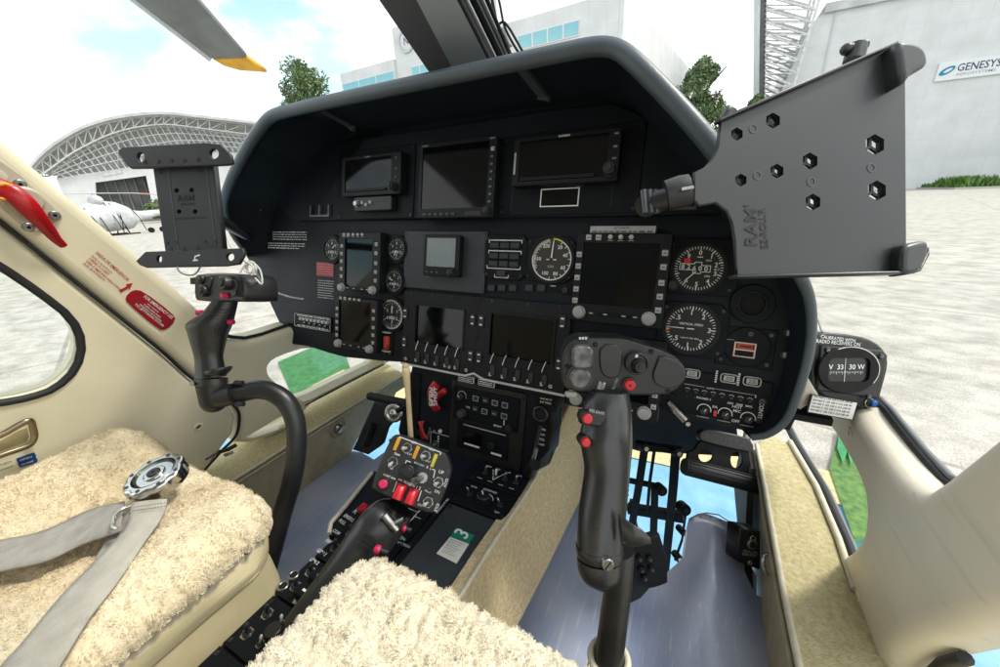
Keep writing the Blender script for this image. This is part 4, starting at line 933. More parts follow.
# ================================================================== cabin shell
BEI=mat('beige leather',(.74,.68,.50),.5,scale=5,var=.07,bump=.22,bscale=70,spec=.35)
BEIR=mat('pale beige leather',(.76,.70,.58),.48,scale=5,var=.07,bump=.22,bscale=70,spec=.35)
CARP=mat('beige carpet',(.70,.585,.38),.95,col2=(.50,.39,.23),scale=170,bump=1.0,bscale=420,detail=8,spec=.1)
CARPG=mat('sill carpet',(.62,.55,.34),.95,col2=(.42,.37,.20),scale=170,bump=1.0,bscale=420,detail=8,spec=.1)
SIDEL=mat('olive side leather',(.44,.38,.25),.6,scale=30,var=.12,bump=.3,bscale=300)
PIPE=mat('cream piping',(.60,.56,.44),.5,scale=60,var=.08)
FLOOR=mat('blue grey floor plastic',(.46,.49,.60),.30,col2=(.22,.29,.50),scale=5,detail=9,bump=.12,bscale=160,spec=.6,coat=.15)
GLASS=bpy.data.materials.new('clear glass'); GLASS.use_nodes=True
def gl():
    nt=GLASS.node_tree; N=nt.nodes; L=nt.links; N.remove(N['Principled BSDF']); o=N['Material Output']
    t=N.new('ShaderNodeBsdfTransparent'); t.inputs[0].default_value=(.97,.985,.98,1); g=N.new('ShaderNodeBsdfGlossy'); g.inputs['Roughness'].default_value=.02
    f=N.new('ShaderNodeFresnel'); f.inputs[0].default_value=1.25; m=N.new('ShaderNodeMixShader'); L.new(f.outputs[0],m.inputs[0]); L.new(t.outputs[0],m.inputs[1]); L.new(g.outputs[0],m.inputs[2]); L.new(m.outputs[0],o.inputs[0])
gl()
def scuff(m,c,sc,amt):
    nt=m.node_tree; N=nt.nodes; L=nt.links; b=N['Principled BSDF']; old=b.inputs['Base Color'].links[0].from_socket
    tc=N.new('ShaderNodeTexCoord'); prev=old
    for k,(rot,s1) in enumerate(((.5,sc),(-.9,sc*1.3),(1.4,sc*.8))):
        mp=N.new('ShaderNodeMapping'); mp.inputs['Rotation'].default_value=(0,0,rot); mp.inputs['Scale'].default_value=(1,.05,1); L.new(tc.outputs['Object'],mp.inputs[0])
        n=N.new('ShaderNodeTexNoise'); n.inputs['Scale'].default_value=s1; n.inputs['Detail'].default_value=5; L.new(mp.outputs[0],n.inputs['Vector'])
        r=N.new('ShaderNodeMapRange'); r.inputs[1].default_value=.62; r.inputs[2].default_value=.72; r.inputs[4].default_value=amt; L.new(n.outputs['Fac'],r.inputs[0])
        x=N.new('ShaderNodeMix'); x.data_type='RGBA'; L.new(r.outputs[0],x.inputs[0]); L.new(prev,x.inputs[6]); x.inputs[7].default_value=(*c,1); prev=x.outputs[2]
    L.new(prev,b.inputs['Base Color'])
scuff(FLOOR,(.62,.64,.68),160,.5); scuff(BEIR,(.50,.45,.36),60,.25)
HF=.706; HS=.56
cab=thing('helicopter_cabin',Vector((-.35,.4,2-HF)),'beige trimmed helicopter cabin shell with carpeted sills and blue grey floor','helicopter cabin')
LF=Fr(C0+Vector((-.915,0,-HS)),(0,1,0),(.17,0,.985))
RF=Fr(C0+Vector((.262,0,-HS)),(0,-1,0),(-.17,0,.985))
HFR=lambda h:Fr(C0+Vector((0,0,-h)),(1,0,0),(0,1,0))
# left door frame / windshield pillar
frm=[(-120,36),(0,137),(60,189),(120,240),(180,292),(215,324),(230,341),(244,342),(262,338),(292,328),(330,335),(400,350),(400,358),(383,366.5),(344,387),(305,407.5),(298,425),(288,431),(270,438),(252,444),(238,444),(240,432),(241,418),(235,405),(192,377),(162,350),(120,316),(60,268),(0,220),(-120,128)]
hole=smooth([(266,371),(268,363),(278,356),(309,346),(348,351),(380,357),(384,363),(345,382),(305,403),(297,398),(283,388),(270,379)],1)
m_=MB(); m_.prism(LF,LF.P(frm),-.055,0,BEI,bev=.016,holes=[LF.P(hole)],steps=5); m_.build('door_frame',cab,'left beige door frame and windshield pillar')
m_=MB(); hc=[LF.W(*LF.px(x,y),.001) for x,y in hole]; 
m_.tube([LF.W(*LF.px(x,y,.0),.0) for x,y in ((305,405.5),(344,385),(384,364.5))],.0022,RUB,8); m_.build('window_seal',cab)
m_=MB(); m_.prism(LF,LF.P(hole),-.034,-.031,GLASS); m_.build('nose_window',cab)
m_=MB(); m_.tube([LF.W(*LF.px(x,y,0),-.012) for x,y in spline([Vector((a,b,0)) for a,b in ((222,338),(238,340),(250,339),(283,326))],4) for x,y in [(x,y)]] if False else [LF.W(*LF.px(x,y,-.015),-.015) for x,y in ((221,334),(232,337),(245,338),(262,334),(290,324))],.004,RUB,8); m_.build('windshield_seal',cab)
def scr_dim(fr,x,y,r=.009,w=0,name='trim_screw'):
    u,v=fr.px(x,y,w); m=MB(); m.ring(fr,u,v,r,r*.55,w-.003,w+.0012,BEI,20,bev=.0008); m.cyl(fr,u,v,r*.5,w-.003,w-.0005,STEEL,12); m.line(fr,(u-r*.35,v),(u+r*.35,v),r*.15,w-.0003,PBLK); return m.build(name,cab)
scr_dim(LF,266,405)
# red printed warnings on the pillar
RP=mat('red print',(.42,.015,.02),.55)
def pl(x,y,w=.0008): return LF.px(x,y,w)
m_=MB(); z=.0009
m_.tpx(LF,'SAIDA DE EMERGENCIA',95,253,127.5,281,z,RP,1.15)
for t,a,b in (('PUXE A ALAVANCA',(91,256),(111.5,273.5)),('LIBERE O CABO',(88.5,258.5),(108,275)),('GIRE E EMPURRE PARA FORA',(85.5,261),(119.5,290)),('SUA ALAVANCA',(82.5,263.5),(104,281))): m_.tpx(LF,t,*a,*b,z,RP,.85)
m_.build('warning_print',cab,'red emergency exit print')
m_=MB(); m_.prism(LF,LF.P([(119,290),(127,286.3),(126,284.2),(132.5,283),(129.5,289.5),(128.5,288),(121,292.5)],.0005),.0003,.001,RP); m_.build('arrow_mark',cab,'red arrow')
pc=smooth([(125,297),(133,289.5),(143,291),(172,313),(176,320),(166,330),(158,329.5),(127,303)],1)
m_=MB(); m_.prism(LF,LF.P(pc,.0005),.0003,.0014,mat('placard dark red',(.30,.008,.018),.4)); m_.build('warning_placard',cab,'dark red emergency placard with white lettering')
m_=MB(); z=.0017
m_.tpx(LF,'FOR EMERGENCY USE',143,297,171.5,319,z,WHT,1.2)
for t,a,b in (('PULL HANDLE',(147,304),(158,312.5)),('TURN AND PUSH',(143,304.5),(160,318)),('WINDOW OUTWARDS',(139,304.5),(161,322)),('TO JETTISON DOOR',(134,304.5),(163,327))): m_.tpx(LF,t,*a,*b,z,WHT,.75)
m_.build('placard_lettering',cab)
# emergency lever on a screwed plate
el=thing('emergency_lever',LF.W(*LF.px(30,210),.01),'red emergency lever with yellow clip on the beige pillar','lever')
m_=MB(); m_.prism(LF,LF.P([(-40,130),(0,160.5),(22,176),(62,217),(40,231),(30,232),(0,207),(-40,170)],.0005),.0003,.003,mat('lever plate',(.52,.46,.36),.4,.1),bev=.001); m_.build('mounting_plate',el)
for x,y in ((19.5,184),(54,215),(28,227)): m_=MB(); u,v=LF.px(x,y,.003); m_.cyl(LF,u,v,.006,.003,.0065,STEEL,16,bev=.001); m_.cyl(LF,u,v,.0022,.0065,.0068,PBLK,8); m_.build('plate_screw',el)
m_=MB(); u,v=LF.px(24,200,.003); m_.cyl(LF,u,v,.018,.003,.010,mat('lever plate',(.5,.5,.4)),28,bev=.003); m_.build('pivot_boss',el)
m_=MB(); pp=[(-20,176,.014),(0,187,.016),(14,194,.022),(28,207,.026),(45,226,.02),(56,239,.013),(64,246,.009)]; wd=[.008,.011,.012,.0115,.0085,.006,.0045]
m_.tube(spline([LF.W(*LF.px(x,y,w),w) for x,y,w in pp],3),[(a*.6,a) for a in np.interp(np.linspace(0,6,19),range(7),wd)],REDL,14,up=LF.n); m_.build('lever_arm',el)
m_=MB(); P_=[LF.W(*LF.px(x,y,.02),.022) for x,y in ((-4,185),(4,183.5),(12,186),(15.5,191),(13,197),(4,199),(-6,198),(-10,191))]; m_.tube(P_+[P_[0]],.0026,mat('clip yellow orange',(.75,.28,.02),.4),8); m_.build('safety_clip',el,'yellow safety clip')
m_=MB(); m_.prism(LF,LF.P([(-4,170),(2,170.5),(8,176),(6,181),(0,178)],.003),.003,.0045,mat('small plate',(.62,.62,.5),.5)); m_.build('data_plate',el)
# left door
door=thing('cabin_door',LF.W(LF.px(0,440)[0],-.1,-.02),'beige left cabin door with rounded black edged window','door')
seam=[(-120,131),(0,223.5),(60,271.5),(120,319.5),(162,353.5),(192,380.5),(231,407),(237,418),(234,434),(222,450),(205,476),(120,520),(0,560),(-160,600),(-260,420),(-260,200)]
win_=smooth([(-190,150),(0,266),(40,293),(72,318),(83,343),(77,369),(56,389),(30,398),(0,403.5),(-190,432)],1)
m_=MB(); m_.prism(LF,LF.P(seam),-.04,-.003,BEI,bev=.009,holes=[LF.P(win_)],steps=4); m_.build('door_panel',door)
m_=MB(); L_=[LF.W(*LF.px(x,y,-.003),-.004) for x,y in win_]; m_.tube(L_+[L_[0]],(.0055),RUB,10); m_.build('window_gasket',door,'black rubber window gasket')
m_=MB(); m_.prism(LF,LF.P(win_),-.025,-.022,GLASS); m_.build('window_pane',door)
m_=MB(); m_.tube([LF.W(*LF.px(x,y,0),-.004) for x,y in spline([Vector((a,b,0)) for a,b in ((-120,129.5),(0,221.5),(60,269.5),(120,317.5),(162,351.5),(192,378.5),(225,399),(237,409),(239.5,420),(236,436),(222,451),(205,470))],5) for x,y in [(x,y)]] if False else [LF.W(*LF.px(p.x,p.y,-.002),-.003) for p in spline([Vector((a,b,0)) for a,b in ((-120,129.5),(0,221.5),(60,269.5),(120,317.5),(162,351.5),(192,378.5),(225,399),(237,409),(239.5,420),(236,436),(222,451),(205,470))],5)],.0032,RUB,8); m_.build('door_seal',door)
scr=LF.px(198.5,427,-.003); m_=MB(); m_.ring(LF,*scr,.009,.005,-.006,-.0015,BEI,20,bev=.001); m_.cyl(LF,*scr,.0045,-.006,-.003,STEEL,12); m_.build('trim_screw',door)
m_=MB(); w=.012; hh=[LF.W(*LF.px(x,y,w),w) for x,y in ((-30,444),(0,435.5),(20,424.5),(30,421),(33,428),(34.5,437),(31,444),(22,448.5),(0,456),(-30,468))]
m_.tube(spline(hh,4),[(.0045,.0028)]*(4*9+1),mat('bronze handle',(.30,.25,.17),.3,.9),10); m_.build('door_handle',door,'bronze door handle loop')
m_=MB(); m_.prism(LF,LF.P([(-20,449),(0,441),(18,431),(27,428),(29,436),(26,442),(0,451),(-20,458)],-.002),-.0028,-.0015,mat('recess beige',(.40,.33,.17),.6)); m_.build('handle_recess',door)
for k,t in enumerate(('OPEN','CLOSE')):
    m_=MB(); q=[(16.5,458.5),(34,452.5),(36,455.5),(35,458),(19,463),(17,461)] ; q=[(x+k*1.5,y+k*4.2) for x,y in q]; m_.prism(LF,LF.P(q,-.002),-.0028,-.0008,mat('blue label',(.01,.06,.24),.4)); m_.build('blue_label',door,'small blue label')
    m_=MB(); m_.tpx(LF,t,20+k*1.5,461.5+k*4.2,32+k*1.5,457.5+k*4.2,-.0005,WHT,1); m_.build('label_lettering',door)
m_=MB(); m_.tpx(LF,'PORTA',0,466,12,461.8,-.0018,PBLK,1); m_.tpx(LF,'FECHADA -',-4,472.5,16,465.5,-.0018,PBLK,.8); m_.build('door_lettering',door)
hg=MB(); P_=[LF.W(*LF.px(x,y,.01),.01) for x,y in ((219,452),(228,449.5),(236,445))]; hg.tube(P_,.0045,DSTEEL,10); hg.tube([LF.W(*LF.px(224,455,.01),.012),LF.W(*LF.px(232,452,.01),.012)],.004,STEEL,10); hg.tube([LF.W(*LF.px(206,460,.01),.008),P_[0]],.0022,DSTEEL,8); hg.build('door_hinge',door)
# left sill, side wall
S5=HFR(HS)
sl=[S5.px(x,y) for x,y in ((230,456),(305,411),(345,390),(396,366))]; xo=sl[1][0]
m_=MB()
up=[S5.px(x,y) for x,y in ((236,452),(305,409.5),(345,389),(397,365))]; lo=[S5.px(x,y) for x,y in ((258,462),(300,435.5),(345,408),(404,373.5))]
d0=(up[0][0],-.4); 
poly=[(up[0][0]-.055,-.4),(lo[0][0],-.4)]+lo+[(a-.055,b) for a,b in up[::-1]]+[(up[0][0]-.055,up[0][1]-.05)]
m_.prism(S5,poly,-.05,0,CARPG,bev=.004); m_.build('sill_carpet',cab,'left sill carpet')
for off,rr,mm in ((.004,.0038,PIPE),(.013,.0026,SIDEL)):
    m_=MB(); m_.tube([S5.W(a+off,b,-.001-off*.7) for a,b in [(lo[0][0],-.3)]+lo],rr,mm,8); m_.build('piping',cab)
xw=lo[1][0]+.004; WF=Fr(C0+Vector((xw,0,-HS)),(0,1,0),(0,0,1))
a=at(352,449,X=xw); ww=[(-.3,-.012),(lo[3][1]+.01,-.012)]+[WF.px(x,y) for x,y in ((400,384),(392,402),(380,405),(372,412),(357,440),(353,448),(351,453))]+[(-.3,-(HF-HS)-.005)]
m_=MB(); m_.prism(WF,ww,-.03,0,SIDEL); m_.build('side_wall',cab,'left olive side wall')
u,v=WF.px(338,428,.002); m_=MB(); m_.torus(WF,u,v,.024,.005,.002,mat('vent ring',(.38,.32,.22),.5)); m_.cyl(WF,u,v,.022,-.0,.004,SIDEL,24); m_.sphere(WF.W(u,v,.0),.0165,STEEL,16,10); m_.tube([WF.W(u-.010,v-.006,.016),WF.W(u+.010,v+.006,.020)],.005,STEEL,10); m_.build('air_vent',cab,'round eyeball air vent')
# floor pan
F7=HFR(HF)
fl=[(xw-.03,-.6),(xw-.03,F7.px(351,451)[1])]+[F7.px(x,y) for x,y in ((362,452),(374,459),(388,449),(402,438),(440,425),(560,436))]+[(-.28,-.6)]
m_=MB(); m_.prism(F7,fl,-.004,-.0005,FLOOR,bev=.002); m_.build('floor_pan',cab,'left blue grey moulded floor pan')
def fh(x,y):
    c=F7.px(706,590)[0]; k=min(1,max(0,(y-.42)/.20)); k=k*k*(3-2*k); e=min(1,max(0,(.785-y)/.07)); e=e*e*(3-2*e)
    return .046*k*(.25+.75*e)*math.exp(-((x-c)/.058)**2)+.0015*noise.noise(Vector((x*7,y*7,0)))
Lb=[F7.px(x,y) for x,y in ((628,604),(640,599),(655,583),(672,573),(681,568),(684,545),(688,528),(697,519),(704,517.5))]; Rb=[F7.px(x,y) for x,y in ((756,600),(756,579),(742,562),(738,540),(728,524),(718,518.5),(706,517.3))]
def xat(P_,y):
    for a,b in zip(P_,P_[1:]):
        if min(a[1],b[1])<=y<=max(a[1],b[1]): t=(y-a[1])/(b[1]-a[1]+1e-9); return a[0]+(b[0]-a[0])*t
    return P_[0][0] if y<P_[0][1] else P_[-1][0]
yn=Lb[0][1]; yt=min(Lb[-1][1],Rb[-1][1]); rows=[]
for i in range(60):
    y=-.6+(yn+.6)*(i/59)**.7; rows.append([F7.W(-.28+.48*j/48,y,fh(-.28+.48*j/48,y)) for j in range(49)])
m_=MB(); m_.loft([r[::-1] for r in rows],FLOOR,False); rows=[]
for i in range(40):
    y=yn+(yt-yn)*i/39; a_=xat(Lb,y); b_=xat(Rb,y) if y>Rb[0][1] else .20; b_=min(b_,.20); rows.append([F7.W(a_+(b_-a_)*j/30,y,fh(a_+(b_-a_)*j/30,y)) for j in range(31)])
m_.loft([r[::-1] for r in rows],FLOOR,False)
st=[F7.px(x,y) for x,y in ((590,446),(604,500),(612,560),(628,604))]
m_.prism(F7,[(-.28,yn-.001)]+[(st[3][0],yn-.001),st[2],st[1],st[0],(-.28,st[0][1])],-.003,.0,FLOOR)
m_.build('floor_pan',cab,'right blue grey moulded floor pan with a raised hump')
for q_ in ():
    u,v=F7.px(*q_); m_=MB(); m_.cyl(F7,u,v,.0035,fh(u,v)-.001,fh(u,v)+.0015,DSTEEL,12,bev=.0005); m_.build('floor_screw',cab)
m_=MB(); ed=[F7.W(p[0],p[1],fh(*p)+.0005) for p in Lb[4:]+Rb[::-1][:-1]]; m_.tube(ed,.0016,mat('floor edge',(.45,.46,.5),.4),6); m_.build('floor_edge',cab)
m_=MB()
for x,y in ((700,522.5),(710,521),(720,523),(729,529),(735,539),(737,551)): u,v=F7.px(x,y,.003); m_.sphere(F7.W(u,v,fh(u,v)+.0005),.0016,DSTEEL,8,4)
m_.build('floor_rivet',cab,kind='stuff')
XS=Fr(C0+Vector((.165,0,-.60)),(0,-1,0),(0,0,1)); m_=MB(); m_.prism(XS,[(-.965,-.12),(-.60,-.12),(-.60,-.104),(-.70,-.085),(-.775,-.02),(-.82,.03),(-.965,.03)],0,.012,mat('nose interior black',(.010,.011,.014),.7)); m_.build('chin_frame',cab)
m_=MB(); m_.loft([[Vector((x,y,2-h)) for x in np.linspace(-.86,.16,12)] for y,h in ((.70,.80),(.80,.795),(.90,.765),(.97,.70),(.99,.64))],GLASS,False); m_.build('chin_window',cab,'clear chin window under the pedals')
# dark nose bulkhead and chin frame
BLK2=mat('nose interior black',(.010,.011,.014),.6,var=.3,scale=10)
m_=MB(); B=Fr(C0+Vector((0,.95,0)),(1,0,0),(0,0,1)); m_.prism(B,[(-.75,-.20),(.06,-.20),(.10,-.40),(.15,B.px(740,452)[1]),(B.px(640,447)[0],B.px(640,447)[1]),(-.40,-.655),(-.86,-.655)],0,.02,BLK2); m_.build('nose_bulkhead',cab)
m_=MB(); m_.prism(Fr(C0+Vector((0,0,-.33)),(1,0,0),(0,1,0)),[(-.86,.62),(.20,.62),(.20,.95),(-.86,.95)],0,.01,BLK2); m_.build('under_panel_tray',cab)
# right sill, wall
rs=[S5.px(x,y) for x,y in ((757,445),(765,486),(772,525),(783,585),(800,667))]; ro=[S5.px(x,y) for x,y in ((788,442),(814,487),(836,540),(852,590))]
m_=MB(); P_=[(rs[-1][0],-.4)]+rs[::-1]+[S5.px(760,440),S5.px(772,436)]+ro+[(ro[-1][0]+.10,ro[-1][1]),(ro[-1][0]+.10,-.4)]
m_.prism(S5,P_,-.006,0,CARPG,bev=.003); m_.build('sill_carpet',cab,'right sill carpet')
m_=MB(); P2=[(rs[-1][0]+.003,-.4),(rs[-1][0]+.003,rs[-1][1])]+[(a+.003,b) for a,b in rs[::-1]]+[(ro[0][0],ro[0][1]),(ro[2][0],ro[2][1]),(ro[-1][0]+.08,ro[-1][1]-.02),(ro[-1][0]+.08,-.4)]
m_.prism(S5,P2,-(HF-HS)-.06,-.007,SIDEL); m_.build('side_wall',cab,'right olive side wall')
m_=MB(); m_.tube([S5.W(a-.001,b,.001) for a,b in [(rs[-1][0],-.3)]+rs[::-1]],.0045,PIPE,8); m_.build('piping',cab)
m_=MB(); m_.tube([S5.W(a-.004,b,-.016) for a,b in [(rs[-1][0],-.3)]+rs[::-1]],.0035,SIDEL,8); m_.build('piping',cab)
m_=MB(); m_.tube([S5.W(a+.003,b,.003) for a,b in ro],.0055,PIPE,8); m_.build('piping',cab)
m_=MB(); m_.tube([S5.W(a+.014,b,.002) for a,b in [S5.px(780,425)]+ro],.007,RUB,8); m_.tube([S5.W(a+.022,b,.0) for a,b in [S5.px(780,425)]+ro],.004,mat('seal grey',(.16,.17,.18),.5),8); m_.build('sill_seal',cab)
u_=at(770,565,X=rs[3][0]-.002); m_=MB(); m_.tube([u_+Vector((-.002,.012,.012)),u_+Vector((-.010,.006,.010)),u_+Vector((-.010,-.004,-.002)),u_+Vector((-.002,-.006,-.016))],.0035,STEEL,8); m_.build('pocket_hook',cab)
# right windshield pillar and door frame
pil=[(822,416),(836,401),(878,404),(888,420),(918,457),(947,487),(966,496),(977,490),(1000,477),(1120,395),(1180,560),(1080,622),(1000,641),(962,649),(938,656),(922,668),(905,720),(851,705),(837,667),(825,627),(819,590),(820,573),(840,560),(861,547),(872,528),(874,501),(868,483),(851,453),(838,432)]
m_=MB(); m_.prism(RF,[RF.px(x,y,-.033 if ((y<500 and x>880) or y<410) else (-.03 if y>630 and x>900 else (-.022 if y>560 else -.010))) for x,y in smooth(pil,1)],-.04,0,BEIR,bev=.020,steps=6); m_.build('door_frame',cab,'right pale beige door frame and windshield pillar')
for x,y in ((850,432),(858,596.5)):
    u,v=RF.px(x,y,0); m_=MB(); m_.ring(RF,u,v,.0075,.0045,-.003,.0015,BEIR,20,bev=.001); m_.cyl(RF,u,v,.004,-.003,-.0005,DSTEEL,12); m_.build('trim_screw',cab)
m_=MB(); m_.tube([RF.W(*RF.px(x,y,-.036),-.036) for x,y in ((874,398),(887,412),(917,450),(945,482),(963,492),(977,487),(1000,473),(1060,435))],.0048,RUB,10); m_.tube([RF.W(*RF.px(x,y,-.040),-.040) for x,y in ((880,398),(893,411),(924,449),(951,477),(968,486),(980,482))],.0035,mat('seal grey',(.1,.1,.1)),8); m_.build('windshield_seal',cab)
m_=MB(); m_.tube([RF.W(*RF.px(x,y,-.02),-.03) for x,y in ((905,700),(918,672),(930,660),(950,654))],.006,RUB,10); m_.build('door_seal',cab)
# white brace and black bracket between panel and pillar
m_=MB(); q=Fr(at(800,395,Y=.60),(1,0,0),(0,0,1)); m_.prism(q,q.P([(808,378),(820,398),(800,410),(797,408),(804,388)]),-.01,0,BEIR,bev=.002); m_.build('corner_trim',cab)
m_=MB(); q=Fr(at(790,420,Y=.66),(1,0,0),(0,0,1)); m_.prism(q,q.P([(790,340),(815,345),(815,392),(806,405),(797,418),(790,432),(776,428),(775,400)]),-.03,0,BLK2,bev=.004); m_.build('panel_bracket',cab)
# centre windshield post, leaning back, with channels and cables
PG=mat('skylit post paint',(.34,.38,.40),.45,scale=10,var=.08,bump=.15,bscale=600); PDK=mat('post dark side',(.008,.012,.017),.5,spec=.15,scale=10,var=.2)  # aft face grey is lightened to carry the sky light falling on it
def col(pts,Ys): return [at(x,y,Y=Y) for (x,y),Y in zip(pts,Ys)]
Yb,Yt=.66,.50
def edge(a,b,dy=0): # from below the hood rim to above the frame
    a=Vector((a[0],a[1]));b=Vector((b[0],b[1])); lo_=a+(a-b)*.35; hi=b+(b-a)*.35
    return at(lo_.x,lo_.y,Y=Yb+.03+dy),at(hi.x,hi.y,Y=Yt-.05+dy)
e1=edge((430,73.5),(379,0),.035); e2=edge((451,66),(416.5,0)); e3=edge((487,58.5),(457,0)); e4=edge((492,58),(463,0),.05)
bk1=(e1[0]+Vector((.01,.10,.02)),e1[1]+Vector((.01,.10,.02))); bk4=(e4[0]+Vector((0,.05,.02)),e4[1]+Vector((0,.05,.02)))
post=thing('windshield_post',e2[0],'grey and black centre windshield post rising from the hood, with cables beside it','windshield post')
def quad(a,b,m_,mt): m_.loft([[a[0].lerp(a[1],i/14).lerp(b[0].lerp(b[1],i/14),j/6) for j in range(7)] for i in range(15)],mt,False)
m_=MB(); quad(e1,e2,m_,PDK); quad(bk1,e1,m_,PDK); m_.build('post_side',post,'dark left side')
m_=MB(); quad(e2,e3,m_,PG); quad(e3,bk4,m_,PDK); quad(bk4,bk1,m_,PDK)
m_.build('post_face',post,'light grey aft face')
pf=Fr(e2[0],e3[0]-e2[0],e2[1]-e2[0]); 
for x,y in ((451.5,11.5),(463,50)): 
    u,v=pf.px(x,y); m_=MB(); m_.cyl(pf,u,v,.0048 if y<20 else .003,0,.003,STEEL if y<20 else PG,14,bev=.0008); m_.build('post_screw',post)
def run(a,b,r,mt,name,dy=.03):
    p=edge(a,b,dy); m_=MB(); m_.tube([p[0],p[1]],r,mt,10); m_.build(name,post)
run((489.5,58.5),(459.5,0),.0040,RUB,'post_seal',.01); run((492.5,58),(463.5,0),.003,RUB,'post_seal',.02)
run((496,57.5),(467.5,0),.0018,mat('bare edge',(.6,.62,.62),.4),'post_edge',.03)
run((501,57),(473,0),.0055,BLKM,'post_channel',.05); run((507,56),(481,0),.003,mat('channel grey',(.07,.08,.09),.4),'post_channel',.05); run((511,56),(487,0),.003,BLKM,'post_channel',.06)
for k,P_ in enumerate((((511,56),(505,40),(498,26),(494,10),(490,-12)),((524,54),(515,38),(509,28),(503,22),(498,27),(502,36)),((520,55),(511,40),(504,25),(500,5),(496,-12)))):
    m_=MB(); m_.tube(spline([at(x,y,Y=.74) for x,y in P_],5),.0022 if k else .003,BLKM,8); m_.build('cable',post)
m_=MB(); b_=[at(x,y,Y=.74) for x,y in ((496,30),(503,27),(510,44),(502,49))]; m_.add(b_+[p+Vector((0,.012,0)) for p in b_],[(0,1,2,3),(0,4,5,1),(1,5,6,2),(2,6,7,3),(3,7,4,0),(7,6,5,4)],mat('clamp grey',(.25,.27,.28),.4,.5)); m_.build('cable_clamp',post)
# windshield panes (thin clear sheets from the hood out to the pillars)
def pane(L,R,bulge,name,lab):
    m_=MB(); n=10; rows=[]
    for i in range(n+1):
        t=i/n; a=L[0].lerp(L[1],t); b=R[0].lerp(R[1],t); rows.append([a.lerp(b,j/12)+Vector((0,1,.35))*bulge*math.sin(math.pi*j/12) for j in range(13)])
    m_.loft(rows,GLASS,False); return m_.build(name,cab,lab)
pb=(C0+Vector((-.35,.98,-.05)),e1[1]+Vector((.03,.11,.02)))
pane((C0+Vector((-.97,.66,-.30)),C0+Vector((-.80,.20,.28))),pb,.06,'windshield_pane','left windshield')
pane(pb,(C0+Vector((.31,.62,-.30)),C0+Vector((.13,.20,.28))),.06,'windshield_pane','right windshield')
# rear of the cabin and an unseen partial roof added to block direct sun
ROOF=mat('headliner',(.45,.42,.35),.8)
m_=MB(); rfz=.36
m_.prism(HFR(-rfz),[(-.86,-1.3),(.18,-1.3),(.18,.20),(-.35,.22),(-.86,.20)],0,.05,ROOF,bev=.01); m_.build('roof',cab)
m_=MB(); m_.prism(Fr(C0+Vector((0,-1.3,0)),(1,0,0),(0,0,1)),[(-.93,-.75),(.25,-.75),(.25,.40),(-.93,.40)],-.03,0,ROOF); m_.build('rear_bulkhead',cab)
# ================================================================== centre console
HC=.48; CF_=HFR(HC)
con=thing('centre_console',C0+Vector((-.33,.3,-HF)),'black centre console with radio stack, switch rows and a beige carpeted side','centre console')
xl=CF_.px(390,492)[0]; xm=CF_.px(446,507)[0]; xr=CF_.px(507,520)[0]; yf=CF_.px(520,472)[1]; yr=-.05
xl2=xl-.012
m_=MB(); m_.prism(CF_,[(xl2,yr),(xr+.002,yr),(xr+.002,yf),(xl2,yf)],-(HF-HC),-.002,PB2,bev=.003); m_.build('console_body',con)
KW=Fr(C0+Vector((xr+.006,0,-HC)),(0,1,0),Vector((-.0495,0,.226)))
cw=[(420,655),(463,591),(487,552),(509,519),(529,489),(538,471),(549,465),(559,440),(562,422),(570,405),(606,395),(608,455),(579,504),(548,568),(523,617),(495,668),(470,700)]
m_=MB(); m_.prism(KW,KW.P(cw),-.02,0,CARP,bev=.004); m_.build('side_carpet',con,'beige carpeted right side')
m_=MB(); m_.tube([KW.W(*KW.px(x,y,.0),.001) for x,y in ((440,625),(463,591),(487,552),(509,519),(529,489),(538,471),(549,465),(558,442))],.0032,PIPE,8); m_.build('piping',con)
# right column of the console
def cp(name,xa,xb,ya,yb,m=PGR2,z0=0,z1=.002,lab=None,sc=True):
    m_=MB(); R=(xa+.0015,ya+.0015,xb-.0015,yb-.0015); m_.rect(CF_,R,z0,z1,m,bev=.0008)
    if sc: scr4(m_,CF_,R,.006,z1,.0028)
    return m_.build(name,con,lab),R
yA=CF_.px(430,528)[1]; yB=CF_.px(440,508)[1]+.0; yB=CF_.px(505,522)[1]-.004; yC=CF_.px(513,492)[1]
d,R=cp('blank_plate',xm,xr,yr,yB,PGRY,lab='plain charcoal plate with green and white label')
lb=MB(); P_=CF_.P([(456,527.5),(474.5,535.5),(469,544),(450,537)],.0025); lb.prism(CF_,P_,.0021,.0028,mat('label green',(.0,.20,.13),.5)); lb.build('placard',con,'green placard with a white 3')
lb=MB(); lb.tpx(CF_,'3',465.0,540.0,470.0,534.2,.003,WHT,1.25); lb.build('placard_lettering',con)
lb=MB(); P_=CF_.P([(450,537),(469,544),(456.5,563.5),(436.5,553.5)],.0025); lb.prism(CF_,P_,.0021,.0028,mat('label white',(.68,.68,.66),.6)); 
for i in range(7):
    t=i/7; a=(448.5-t*10.5+1.5,539.5+t*13.5); b=(a[0]+14-(i%3)*2,a[1]+5.7-(i%3)*.9); lb.tpx(CF_,'ITEM CHECK VALUE SET',*a,*b,.003,PGRY,.9)
lb.build('placard',con,'white printed label')
def modpanel(ya,yb,seed,xa,xb,lab):
    d,R=cp('switch_panel',xa,xb,ya,yb,PBLK,0,.004,lab); r=random.Random(seed); W=R[2]-R[0];H=R[3]-R[1]; return d,R,W,H
yD=yf-.004; yM=(yB+yD)/2
d,R,W,H=modpanel(yB,yM,1,xm,xr,'rotary selector panel')
knob(d,CF_,R[0]+W*.5,R[1]+H*.45,.011,.004,.012,BLKP,True,ang=130)
for f in (.22,.8): toggle(d,CF_,R[0]+W*f,R[1]+H*.5,.0045,.004,.014,200)
